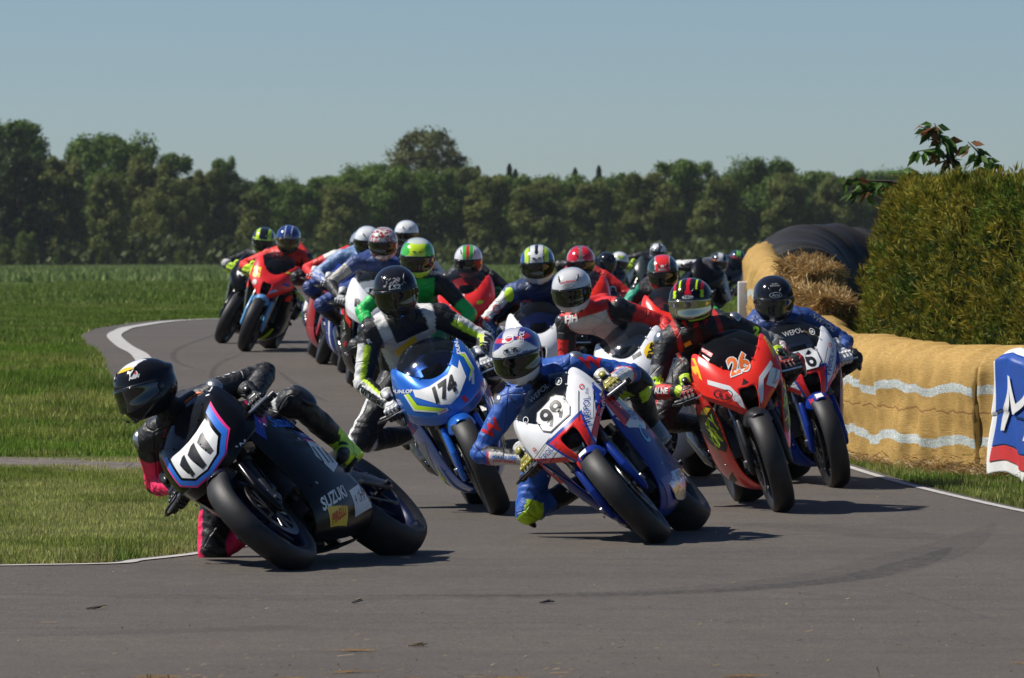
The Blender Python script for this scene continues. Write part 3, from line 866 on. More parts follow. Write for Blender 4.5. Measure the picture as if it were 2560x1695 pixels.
        hull(bb, [(heel + V((0, 0, -.028)), (.03, .034, .010)), (ft + V((.0, 0, -.036)), (.05, .044, .009))], 12)
        bmm = with_mods(bm_mesh(bb), [('REMESH', dict(mode='VOXEL', voxel_size=.007)), ('SMOOTH', dict(factor=.5, iterations=3))])
        acc = bootacc
        def bcol(p, an=an, ft=ft, sh=sh, s=s):
            tt = (p - an).dot(sh)
            if acc is None: return bootcol
            return acc(p - an, tt, s) or bootcol
        set_col(bmm, bcol); part('boot', smoothed(bmm), SUIT, t)
        bs = bmesh.new()
        kn = KN[s]; kd = ((kn - HP[s]).normalized() - (AN[s] - kn).normalized()).normalized()
        out = V((0, s, 0)); out = (out - kd * .2).normalized()
        if puck:
            pd = (out * .8 + kd * .45).normalized(); c = kn + pd * .052 * b
            Q = pd.to_track_quat('Z', 'Y').to_matrix().to_4x4()
            ball(bs, c - V((0, 0, 0)) + (AN[s] - kn).normalized() * .04, (.052, .075, .024), 18, Q)
            o = part('knee_slider', bm_mesh(bs), puck, t)
        else: bs.free()
        if cups:
            cu = bmesh.new(); sd = (SH[s] - Ch).normalized(); sd = (lat * s * .8 + V((.1, 0, .45))).normalized()
            ball(cu, SH[s] + sd * .037 * b, (.052, .052, .040), 20, sd.to_track_quat('Z', 'Y').to_matrix().to_4x4())
            part('shoulder_cup', bm_mesh(cu), cups, t)
    t['_j'] = 0; del t['_j']
    return t, dict(HP=HP, SH=SH, EL=EL, WR=WR, KN=KN, AN=AN, P=P, Ch=Ch, N=N, H=h, body=bo, up=up, lat=lat, FT=FT)
# ================================================================== the place
RNG = random.Random(7)
def node_mat(name):
    m = bpy.data.materials.new(name); m.use_nodes = True; t = m.node_tree
    return m, t, t.nodes, t.links, t.nodes["Principled BSDF"]
def nz_node(N, L, vec, scale, detail=6, rough=.55, dist=0.0):
    n = N.new("ShaderNodeTexNoise"); n.inputs['Scale'].default_value = scale; n.inputs['Detail'].default_value = detail
    n.inputs['Roughness'].default_value = rough; n.inputs['Distortion'].default_value = dist
    L.new(vec, n.inputs['Vector']); return n.outputs[0]
def ramp(N, L, src, stops):
    r = N.new("ShaderNodeValToRGB"); e = r.color_ramp.elements
    e[0].position, e[0].color = stops[0][0], (*stops[0][1], 1); e[1].position, e[1].color = stops[-1][0], (*stops[-1][1], 1)
    for p, c in stops[1:-1]:
        k = e.new(p); k.color = (*c, 1)
    L.new(src, r.inputs[0]); return r.outputs[0]
def mixc(N, L, fac, a, b, blend='MIX'):
    m = N.new("ShaderNodeMix"); m.data_type = 'RGBA'; m.blend_type = blend
    for i, s in ((0, fac), (6, a), (7, b)):
        if isinstance(s, (int, float)): m.inputs[i].default_value = s
        elif isinstance(s, tuple): m.inputs[i].default_value = (*s, 1)
        else: L.new(s, m.inputs[i])
    return m.outputs[2]
def math_(N, L, op, a, b=None, c=None, clamp=False):
    m = N.new("ShaderNodeMath"); m.operation = op; m.use_clamp = clamp
    for i, s in enumerate((a, b, c)):
        if s is None: continue
        if isinstance(s, (int, float)): m.inputs[i].default_value = s
        else: L.new(s, m.inputs[i])
    return m.outputs[0]
# ---- curves of the track edges (x, distance)
def spline(pts, n=12):
    out = []
    P = [pts[0]] + list(pts) + [pts[-1]]
    for i in range(1, len(P) - 2):
        p0, p1, p2, p3 = (Vector(q) for q in P[i-1:i+3])
        for k in range(n):
            t = k / n
            out.append(.5 * ((2 * p1) + (p2 - p0) * t + (2 * p0 - 5 * p1 + 4 * p2 - p3) * t * t + (3 * p1 - p0 - 3 * p2 + p3) * t ** 3))
    out.append(Vector(pts[-1])); return out
def px2(x, y):
    p = gp(x * 1.081, y * 1.081); return (p.x, p.y)
IN = spline([(-30, 20.5), (-14, 24.0), (-6, 25.4), px2(0, 1312), px2(300, 1299), px2(560, 1260), (-1.22, 30.5), (-1.55, 34), (-2.35, 40), (-3.05, 48), px2(310, 833), px2(272, 806), px2(247, 781), px2(262, 768), px2(300, 757), px2(430, 742), px2(720, 736.5), (0, 91), (5, 93.5), (14, 96), (40, 103), (120, 130)])
OUT = spline([(120, 110), (40, 90), (20, 86.5), (9, 81), (4.6, 74), (2.6, 66), (1.95, 58), (1.9, 48), (2.0, 42), px2(1950, 1070), px2(2368, 1180), (3.45, 28.5), (4.1, 25), (4.3, 21.5), (3.4, 18.6), (0.6, 17.3), (-4, 17.0), (-14, 15.5), (-30, 12)])
def shift_edge(P):
    out = []
    for i, p in enumerate(P):
        t = (P[min(i + 1, len(P) - 1)] - P[max(i - 1, 0)]); t.normalize(); n = Vector((t.y, -t.x)); k = smooth((p.y - 44) / 7) * (1 - smooth((p.x - 2) / 6))
        out.append(p - n * .30 * k)
    return out
IN = shift_edge(IN)
def zed(p, h): return Vector((p[0], p[1], gz(p[1]) + h))
def cut_rows(bm, y0, y1, step):
    y = y0
    while y <= y1:
        bmesh.ops.bisect_plane(bm, geom=list(bm.verts) + list(bm.edges) + list(bm.faces), plane_co=(0, y, 0), plane_no=(0, 1, 0), dist=1e-6); y += step
def strip(pts, o0, o1, h):
    """ribbon along a curve between two offsets to its right"""
    bm = bmesh.new(); prev = None
    for i, p in enumerate(pts):
        t = (pts[min(i + 1, len(pts) - 1)] - pts[max(i - 1, 0)]); 
        if t.length < 1e-6: continue
        t.normalize(); n = Vector((t.y, -t.x))
        a = bm.verts.new(zed(p + n * o0, h)); b = bm.verts.new(zed(p + n * o1, h))
        if prev: bm.faces.new((prev[0], prev[1], b, a))
        prev = (a, b)
    return bm
# ground: one sheet to the horizon
def ground_mat():
    m, t, N, L, p = node_mat('field_grass_soil'); g = N.new("ShaderNodeNewGeometry"); P = g.outputs['Position']
    a = nz_node(N, L, P, .35, 6); b = nz_node(N, L, P, 3.0, 8, .7); c = nz_node(N, L, P, 30, 5, .7)
    c1 = ramp(N, L, b, [(.30, (.035, .060, .008)), (.5, (.065, .105, .014)), (.68, (.11, .13, .026))])
    c2 = ramp(N, L, c, [(.3, (.035, .056, .008)), (.55, (.085, .12, .02)), (.75, (.17, .16, .055))])
    col = mixc(N, L, .5, c1, c2); col = mixc(N, L, ramp(N, L, a, [(.42, (0, 0, 0)), (.62, (.45, .45, .45))]), col, (.085, .085, .022))
    L.new(col, p.inputs['Base Color']); p.inputs['Roughness'].default_value = .9; p.inputs['Specular IOR Level'].default_value = .15
    bp = N.new("ShaderNodeBump"); bp.inputs['Strength'].default_value = .9; bp.inputs['Distance'].default_value = .04; L.new(c, bp.inputs['Height']); L.new(bp.outputs[0], p.inputs['Normal'])
    return m
bm = bmesh.new()
ys = [-60, -20, 0] + [k * .5 for k in range(20, 240)] + [120 + 4 * k for k in range(0, 46)] + [304 + 20 * k for k in range(18)] + [700, 900, 1400, 2500, 5000]
ys = sorted(set(ys)); xs = [-3000, -600, -200, -80, -30, 0, 30, 80, 200, 600, 3000]
V = [[bm.verts.new((x, y, gz(y))) for x in xs] for y in ys]
for A, B in zip(V, V[1:]):
    for i in range(len(xs) - 1): bm.faces.new((A[i], A[i+1], B[i+1], B[i]))
GROUND = tag(part('ground', bm_mesh(bm), ground_mat(), None), None, None, kind='structure')
# asphalt
def asphalt_mat():
    m, t, N, L, p = node_mat('asphalt'); g = N.new("ShaderNodeNewGeometry"); P = g.outputs['Position']
    fine = nz_node(N, L, P, 120, 3, .75); grit = N.new("ShaderNodeTexVoronoi"); grit.inputs['Scale'].default_value = 75; L.new(P, grit.inputs['Vector'])
    mid = nz_node(N, L, P, 6, 7, .65); big = nz_node(N, L, P, .45, 5, .6)
    # stretched along the direction of travel: faint polished and rubbered lanes
    mp = N.new("ShaderNodeMapping"); mp.inputs['Scale'].default_value = (.22, 3.2, 1); mp.inputs['Rotation'].default_value = (0, 0, radians(-6)); L.new(P, mp.inputs['Vector'])
    lane = nz_node(N, L, mp.outputs[0], 1.0, 5, .6)
    base = ramp(N, L, fine, [(.30, (.035, .0305, .0255)), (.5, (.083, .0725, .0615)), (.70, (.165, .145, .121))])
    base = mixc(N, L, ramp(N, L, grit.outputs['Color'], [(.72, (0, 0, 0)), (.9, (.5, .5, .5))]), base, (.16, .145, .125))
    base = mixc(N, L, 1.0, base, ramp(N, L, mid, [(.3, (.86, .86, .86)), (.7, (1.1, 1.09, 1.08))]), 'MULTIPLY')
    base = mixc(N, L, 1.0, base, ramp(N, L, big, [(.35, (.90, .90, .91)), (.65, (1.08, 1.06, 1.04))]), 'MULTIPLY')
    base = mixc(N, L, 1.0, base, ramp(N, L, lane, [(.33, (.90, .90, .905)), (.5, (1, 1, 1)), (.7, (1.03, 1.02, 1.01))]), 'MULTIPLY')
    # dust swept to the outer edge at the near side (brownish)
    sx = N.new("ShaderNodeSeparateXYZ"); L.new(P, sx.inputs[0])
    du = N.new("ShaderNodeMapRange"); du.inputs[1].default_value = 23.6; du.inputs[2].default_value = 18.4; L.new(sx.outputs[1], du.inputs[0])
    dn = math_(N, L, 'MULTIPLY', du.outputs[0], math_(N, L, 'MULTIPLY_ADD', mid, .9, .15), clamp=True)
    base = mixc(N, L, math_(N, L, 'MULTIPLY', dn, .45), base, (.092, .072, .054))
    L.new(base, p.inputs['Base Color']); p.inputs['Specular IOR Level'].default_value = .28
    L.new(math_(N, L, 'MULTIPLY_ADD', mid, .2, .68), p.inputs['Roughness'])
    bp = N.new("ShaderNodeBump"); bp.inputs['Strength'].default_value = .55; bp.inputs['Distance'].default_value = .004
    L.new(fine, bp.inputs['Height']); L.new(bp.outputs[0], p.inputs['Normal']); return m
bm = bmesh.new(); loop = [Vector(p) for p in IN] + [Vector(p) for p in OUT]
f = bm.faces.new([bm.verts.new((p.x, p.y, 0)) for p in loop]); bmesh.ops.triangulate(bm, faces=[f])
cut_rows(bm, 10, 119.5, .5)
for v in bm.verts: v.co.z = gz(v.co.y) + .010
if sum(q.normal.z for q in bm.faces) < 0: bmesh.ops.reverse_faces(bm, faces=bm.faces)
tag(part('road', bm_mesh(bm), asphalt_mat(), None), None, None, kind='structure')
def line_mat():
    m, t, N, L, p = node_mat('road_line_paint'); g = N.new("ShaderNodeNewGeometry"); P = g.outputs['Position']
    a = nz_node(N, L, P, 14, 7, .7); b = nz_node(N, L, P, 120, 3)
    c = ramp(N, L, a, [(.30, (.20, .185, .165)), (.42, (.40, .385, .36)), (.7, (.52, .51, .48))])
    L.new(mixc(N, L, 1.0, c, ramp(N, L, b, [(.3, (.85, .85, .85)), (.7, (1.05, 1.05, 1.05))]), 'MULTIPLY'), p.inputs['Base Color']); p.inputs['Roughness'].default_value = .7; return m
LINE = line_mat()
tag(part('edge_line', bm_mesh(strip([p for p in IN if p.y < 46], .05, .12, .015)), LINE, None), None, None, kind='structure')
far_in = [p for p in IN if p.y > 51 and p.x < 6]
tag(part('edge_line', bm_mesh(strip(far_in, .30, .47, .019)), LINE, None), None, None, kind='structure')
right_out = [p for p in OUT if p.y < 46 and p.y > 17.5 and p.x > 0]
tag(part('edge_line', bm_mesh(strip(right_out, .06, .12, .015)), LINE, None), None, None, kind='structure')
# tyre marks
def skid_mat(name, a):
    m, t, N, L, p = node_mat(name); g = N.new("ShaderNodeNewGeometry"); P = g.outputs['Position']
    p.inputs['Base Color'].default_value = (.035, .033, .033, 1); p.inputs['Roughness'].default_value = .7
    n = nz_node(N, L, P, 18, 6, .75); L.new(math_(N, L, 'MULTIPLY', ramp(N, L, n, [(.35, (0, 0, 0)), (.62, (1, 1, 1))]), a), p.inputs['Alpha']); return m
SK1, SK2 = skid_mat('rubber_mark_dark', .34), skid_mat('rubber_mark_faint', .16)
def sk(pts, wdt, mt, k):
    c = spline([px2(*q) for q in pts], 10)
    n = len(c); bm = bmesh.new(); prev = None
    for i, p in enumerate(c):
        t = (c[min(i + 1, n - 1)] - c[max(i - 1, 0)]); t.normalize(); q = Vector((t.y, -t.x)) * wdt / 2 * min(1, 4 * i / n + .15, 4 * (n - i) / n)
        a, b = bm.verts.new(zed(p + q, .013 + .0006 * k)), bm.verts.new(zed(p - q, .013 + .0006 * k))
        if prev: bm.faces.new((prev[0], prev[1], b, a))
        prev = (a, b)
    tag(part('tyre_mark', bm_mesh(bm), mt, None), None, None, kind='structure')
for k, (pts, wdt, mt) in enumerate([
    ([(-60, 1378), (300, 1385), (700, 1389), (1100, 1386), (1500, 1378), (1900, 1345), (2100, 1300), (2230, 1255), (2300, 1215)], .42, SK2),
    ([(900, 1384), (1300, 1383), (1650, 1372), (1950, 1345), (2120, 1305), (2200, 1270)], .20, SK1),
    ([(-60, 1478), (300, 1470), (560, 1462), (720, 1455)], .25, SK2),
    ([(1060, 1379), (1140, 1381), (1222, 1385)], .035, SK1), ([(410, 1385), (540, 1392)], .03, SK1), ([(1840, 1378), (1960, 1390)], .03, SK1),
    ([(2040, 1362), (2180, 1405), (2310, 1446)], .022, SK2), ([(720, 830), (560, 770), (445, 795), (400, 830), (470, 862)], .06, SK1),
    ([(560, 822), (505, 845), (490, 878), (520, 905)], .05, SK1), ([(640, 860), (700, 905), (760, 935)], .05, SK1),
    ([(1700, 1215), (1950, 1230), (2150, 1255)], .5, SK2)]): sk(pts, wdt, mt, k)
# dirt path across the grass
def dirt_mat():
    m, t, N, L, p = node_mat('trodden_earth'); g = N.new("ShaderNodeNewGeometry"); P = g.outputs['Position']
    a = nz_node(N, L, P, 9, 7, .7); L.new(ramp(N, L, a, [(.3, (.075, .060, .048)), (.55, (.16, .135, .115)), (.75, (.22, .19, .16))]), p.inputs['Base Color']); p.inputs['Roughness'].default_value = .9
    b = nz_node(N, L, P, 60, 4); bp = N.new("ShaderNodeBump"); bp.inputs['Distance'].default_value = .02; L.new(b, bp.inputs['Height']); L.new(bp.outputs[0], p.inputs['Normal']); return m
DIRT = dirt_mat()
path = spline([(-30, 39.5), (-12, 40.6), px2(0, 1072), px2(180, 1078), px2(330, 1080), (-2.05, 38.6)], 10)
tag(part('path', bm_mesh(strip(path, -.75, .55, .006)), DIRT, None), None, None, kind='structure')
tag(part('bare_verge', bm_mesh(strip([p for p in IN if p.y < 60 and p.x > -12], -.12, .0, .007)), DIRT, None), None, None, kind='structure')
# ---- grass
def leaf_mat(name, rough=.55, trans=.35, var=.25):
    m = bpy.data.materials.new(name); m.use_nodes = True; t = m.node_tree; N, L = t.nodes, t.links; p = N["Principled BSDF"]; out = N["Material Output"]
    a = N.new("ShaderNodeAttribute"); a.attribute_name = 'Col'; g = N.new("ShaderNodeNewGeometry")
    n = nz_node(N, L, g.outputs['Position'], 2.0, 3)
    mr = N.new("ShaderNodeMapRange"); mr.inputs[1].default_value = .3; mr.inputs[2].default_value = .7; mr.inputs[3].default_value = 1 - var; mr.inputs[4].default_value = 1 + var; L.new(n, mr.inputs[0])
    vm = N.new("ShaderNodeVectorMath"); vm.operation = 'SCALE'; L.new(a.outputs['Color'], vm.inputs[0]); L.new(mr.outputs[0], vm.inputs['Scale'])
    L.new(vm.outputs[0], p.inputs['Base Color']); p.inputs['Roughness'].default_value = rough; p.inputs['Specular IOR Level'].default_value = .12
    tl = N.new("ShaderNodeBsdfTranslucent"); L.new(vm.outputs[0], tl.inputs[0]); mx = N.new("ShaderNodeMixShader"); mx.inputs[0].default_value = trans
    L.new(p.outputs[0], mx.inputs[1]); L.new(tl.outputs[0], mx.inputs[2]); L.new(mx.outputs[0], out.inputs[0]); return m
GRASSM = leaf_mat('grass_blades', .5, .3); LEAFM = leaf_mat('tree_leaves', .55, .28, .3); HEDGEM = leaf_mat('conifer_sprays', .6, .25, .3); STRAWM = leaf_mat('straw', .6, .15, .2)
import numpy as np
def raw_mesh(name, verts, faces_n, k, cols):
    """k-gons from flat arrays; one colour per face corner set on points"""
    me = bpy.data.meshes.new(name); nv = len(verts); me.vertices.add(nv); me.vertices.foreach_set('co', np.asarray(verts, dtype=np.float32).ravel())
    nf = nv // k; me.loops.add(nv); me.loops.foreach_set('vertex_index', np.arange(nv, dtype=np.int32))
    me.polygons.add(nf); me.polygons.foreach_set('loop_start', np.arange(0, nv, k, dtype=np.int32)); me.polygons.foreach_set('loop_total', np.full(nf, k, dtype=np.int32))
    me.update(); a = me.color_attributes.new('Col', 'FLOAT_COLOR', 'POINT'); c = np.ones((nv, 4), dtype=np.float32); c[:, :3] = cols; a.data.foreach_set('color', c.ravel())
    return me
NPR = np.random.RandomState(5)
GZT = np.array(_tab)
def gz_np(y):
    k = np.clip(y * 2, 0, len(GZT) - 2); i = k.astype(int); return GZT[i] + (GZT[i + 1] - GZT[i]) * (k - i)
def vnoise(x, y, s, seed=0):
    """cheap smooth value noise"""
    x = x * s + seed * 17.3; y = y * s + seed * 9.1; xi = np.floor(x); yi = np.floor(y); fx = x - xi; fy = y - yi; fx = fx * fx * (3 - 2 * fx); fy = fy * fy * (3 - 2 * fy)
    def h(a, b): q = np.sin(a * 127.1 + b * 311.7 + seed) * 43758.5453; return q - np.floor(q)
    return (h(xi, yi) * (1 - fx) + h(xi + 1, yi) * fx) * (1 - fy) + (h(xi, yi + 1) * (1 - fx) + h(xi + 1, yi + 1) * fx) * fy
road_poly = [(p.x, p.y) for p in IN] + [(p.x, p.y) for p in OUT]
def in_poly(x, y, poly):
    ins = np.zeros(x.shape, bool); n = len(poly)
    for i in range(n):
        x1, y1 = poly[i]; x2, y2 = poly[(i + 1) % n]
        if y1 == y2: continue
        c = ((y1 > y) != (y2 > y)) & (x < (x2 - x1) * (y - y1) / (y2 - y1) + x1); ins ^= c
    return ins
path_poly = [(p.x + 0, p.y + .50) for p in path] + [(p.x, p.y - .36) for p in reversed(path)]
def blades(x, y, h, wd, col, lean=.5):
    n = len(x); a = NPR.uniform(0, 2 * pi, n); l = NPR.uniform(0, lean, n) * h; b = NPR.uniform(0, 2 * pi, n)
    z = gz_np(y); ux, uy = np.cos(a) * wd / 2, np.sin(a) * wd / 2
    v = np.zeros((n, 3, 3)); v[:, 0] = np.stack([x - ux, y - uy, z], 1); v[:, 1] = np.stack([x + ux, y + uy, z], 1)
    v[:, 2] = np.stack([x + np.cos(b) * l, y + np.sin(b) * l, z + h], 1)
    return v.reshape(-1, 3), np.repeat(col, 3, axis=0)
def scatter(x0, x1, y0, y1, dens, hgt, wd, colf, lean=.5, wedge=None):
    n = int((x1 - x0) * (y1 - y0) * dens); x = NPR.uniform(x0, x1, n); y = NPR.uniform(y0, y1, n)
    k = ~in_poly(x, y, road_poly) & ~in_poly(x, y, path_poly)
    if wedge: k &= np.abs(x) < y * wedge + 1.0
    x, y = x[k], y[k]; hs = hgt(x, y) * NPR.uniform(.5, 1.25, len(x)); kk = hs > .006; x, y, hs = x[kk], y[kk], hs[kk]
    return blades(x, y, hs, wd, colf(x, y, len(x)), lean)
def gcol(dark, mid, dry, dryk=.5):
    def f(x, y, n):
        a = vnoise(x, y, 1.3, 1) * .6 + vnoise(x, y, 5, 2) * .4; b = vnoise(x, y, .5, 3) * .5 + vnoise(x, y, 2.2, 4) * .5
        d = np.clip((b - dryk) * 3.2, 0, 1)[:, None] * NPR.uniform(.3, 1, (n, 1)); c = np.array(dark) * (1 - a[:, None]) + np.array(mid) * a[:, None]
        c = c * (1 - d) + np.array(dry) * d; return c * NPR.uniform(.95, 2.2, (n, 1)) * np.array([.96, 1.08, .95])
    return f
parts_ = []
# short mown verge in front of the path
bare = lambda x, y: np.clip(vnoise(x, y, 2.6, 8) * .7 + vnoise(x, y, 9, 9) * .5 - .22, .05, 1)
parts_.append(scatter(-9, -4.6, 24, 39.2, 700, lambda x, y: .035 + .035 * bare(x, y), .012, gcol((.075, .090, .018), (.135, .150, .036), (.27, .225, .095), .26)))
parts_.append(scatter(-4.6, -.9, 25.5, 39.2, 4000, lambda x, y: .018 + .028 * bare(x, y), .0062, gcol((.10, .118, .022), (.175, .190, .042), (.31, .26, .11), .27)))
# deep grass beyond it
parts_.append(scatter(-6.2, -1.6, 39.6, 60, 1100, lambda x, y: .03 + .06 * vnoise(x, y, 1.1, 5), .011, gcol((.056, .090, .011), (.125, .175, .026), (.25, .21, .07), .45), .7))
parts_.append(scatter(-10, 9, 60, 110, 300, lambda x, y: .03 + .05 * vnoise(x, y, .5, 5), .022, gcol((.055, .080, .012), (.110, .145, .026), (.20, .175, .065), .45), .7, .1))
parts_.append(scatter(-16, 12, 110, 210, 26, lambda x, y: .08 + .10 * vnoise(x, y, .2, 5), .06, gcol((.060, .082, .016), (.110, .140, .032), (.17, .155, .06), .5), .7, .1))
parts_.append(scatter(-60, 60, 210, 560, 3.2, lambda x, y: .22 + .22 * vnoise(x, y, .05, 5), .16, gcol((.080, .105, .034), (.130, .155, .058), (.17, .17, .08), .5), .7, .1))
# verge on the right, and the near edge below the picture
parts_.append(scatter(2.0, 5.5, 30, 39.0, 1300, lambda x, y: .03 + .04 * bare(x, y), .009, gcol((.050, .080, .012), (.11, .145, .030), (.24, .19, .08), .45)))
parts_.append(scatter(1.5, 4.0, 39.0, 66, 500, lambda x, y: .04 + .06 * bare(x, y), .012, gcol((.050, .080, .012), (.11, .145, .030), (.24, .19, .08), .5)))
parts_.append(scatter(-6.0, 6.6, 13.6, 18.6, 700, lambda x, y: .05 + .05 * bare(x, y), .006, gcol((.05, .08, .012), (.10, .14, .03), (.2, .17, .07), .5)))
# ragged fringe hanging over the asphalt edge
fv, fc = [], []
for p in IN:
    if p.y < 60 and p.x > -6:
        n = 60; x = p.x + NPR.normal(0, .10, n); y = p.y + NPR.normal(0, .10, n); k = ~in_poly(x - .0, y, road_poly); x, y = x[k], y[k]
        if len(x): v, c = blades(x, y, NPR.uniform(.03, .10, len(x)), .008, gcol((.05, .08, .012), (.11, .15, .03), (.26, .21, .09), .35)(x, y, len(x)), 1.0); fv.append(v); fc.append(c)
parts_.append((np.concatenate(fv), np.concatenate(fc)))
v = np.concatenate([q[0] for q in parts_]); c = np.concatenate([q[1] for q in parts_])
tag(part('grass', raw_mesh('grass', v, None, 3, c), GRASSM, None), 'green and straw coloured grass beside the race track', 'grass', kind='stuff')
# a few tall stalks at the near edge of the asphalt
def stalks(px, py, n, hmax, lab):
    b = gp(px * 1.081, 1690); b.y = 17.55; b.x = (px * 1.081 - 1280) / FPX * 17.55; bm = bmesh.new()
    for k in range(n):
        h = hmax * RNG.uniform(.6, 1); dx, dy = RNG.uniform(-.3, .3) * h, RNG.uniform(-.2, .2) * h; o = Vector((RNG.uniform(-.02, .02), RNG.uniform(-.02, .02), 0))
        tube(bm, [o, o + Vector((dx * .3, dy * .3, h * .5)), o + Vector((dx, dy, h))], [.0018, .0014, .0006], 5)
        for q in range(5): ball(bm, o + Vector((dx * (.8 + .05 * q), dy * .9, h * (.82 + .045 * q))), (.002, .002, .005), 5)
    o = part('grass_stalk', bm_mesh(bm), pmat('dry_stalk', (.16, .12, .05), rough=.7, var=.3), None); o.location = (b.x, b.y, 0)
    return tag(o, lab, 'weed')
stalks(378, 1555, 2, .17, 'thin dry grass stalks at the bottom left edge of the asphalt'); stalks(402, 1550, 1, .20, 'single tall dry grass stem right of the paired stalks, bottom left'); stalks(2066, 1560, 3, .15, 'thin dry grass stalks at the bottom right edge of the asphalt')
# straw, leaves and grit on the asphalt
n = 760; x = NPR.uniform(-2.6, 3.2, n); y = 17.9 + NPR.exponential(2.4, n); x2 = NPR.uniform(1.9, 3.4, 90); y2 = NPR.uniform(31, 40, 90)
x = np.concatenate([x, x2, NPR.normal(0, .5, 140)]); y = np.concatenate([y, y2, NPR.normal(18.8, .35, 140)]); k = in_poly(x, y, road_poly); x, y = x[k], y[k]; n = len(x)
L_ = NPR.uniform(.004, .030, n) * (1 + 1.6 * (NPR.rand(n) > .9)); W_ = NPR.uniform(.002, .005, n); a = NPR.uniform(0, pi, n); z = gz_np(y) + .0135; tz = NPR.uniform(0, .006, n)
ux, uy = np.cos(a) * L_ / 2, np.sin(a) * L_ / 2; vx, vy = -np.sin(a) * W_ / 2, np.cos(a) * W_ / 2
q = np.stack([np.stack([x - ux - vx, y - uy - vy, z], 1), np.stack([x + ux - vx, y + uy - vy, z + tz], 1), np.stack([x + ux + vx, y + uy + vy, z + tz + .001], 1), np.stack([x - ux + vx, y - uy + vy, z + .001], 1)], 1).reshape(-1, 3)
pal = np.array([(.30, .20, .08), (.12, .07, .035), (.05, .035, .02), (.38, .30, .17), (.03, .03, .03)]); c = np.repeat(pal[NPR.choice(5, n, p=[.34, .28, .18, .1, .1])], 4, axis=0)
for _k in range(26):
    cx_, cy_ = NPR.uniform(-2.2, 2.4), 17.9 + abs(NPR.normal(0, 1.3)); m_ = 26; px_ = NPR.normal(cx_, .032, m_); py_ = NPR.normal(cy_, .02, m_); ln = NPR.uniform(.01, .04, m_); ag = NPR.normal(0, .5, m_)
    for a_, b_, l_, g_ in zip(px_, py_, ln, ag):
        dx_, dy_ = cos(g_) * l_, sin(g_) * l_; q = np.concatenate([q, [[a_ - dx_, b_ - dy_ - .002, .014], [a_ + dx_, b_ + dy_ - .002, .015], [a_ + dx_, b_ + dy_ + .002, .017], [a_ - dx_, b_ - dy_ + .002, .0145]]]); c = np.concatenate([c, np.repeat([[.20, .125, .055]] * 1, 4, axis=0) * NPR.uniform(.6, 1.2)])
tag(part('straw_litter', raw_mesh('litter', q, None, 4, c), STRAWM, None), 'bits of straw and dead leaf scattered on the asphalt', 'litter', kind='stuff')
def leafbit(px, py, L, col, lab):
    p = gp(px * 1.081, py * 1.081); bm = bmesh.new()
    for k in range(4): hull(bm, [((RNG.uniform(-L, 0), RNG.uniform(-.01, .01), .004), (.01, .006, .003)), ((RNG.uniform(0, L), RNG.uniform(-.01, .01), RNG.uniform(.004, .02)), (.006, .004, .002))], 6)
    o = part('dead_leaf', bm_mesh(bm), pmat('dead_leaf_%s' % col[0], col, rough=.8, var=.3), None); o.location = p + Vector((0, 0, .012)); tag(o, lab, 'leaf')
leafbit(966, 1503, .035, (.09, .06, .03), 'curled brown dead leaf lying on the asphalt in the foreground'); leafbit(218, 1416, .05, (.035, .025, .02), 'dark flat scrap of bark on the asphalt at left'); leafbit(827, 1402, .02, (.025, .02, .02), 'small dark scrap on the asphalt below the leading motorcycle'); leafbit(1265, 1402, .03, (.02, .02, .025), 'black curved scrap on the asphalt at the centre')
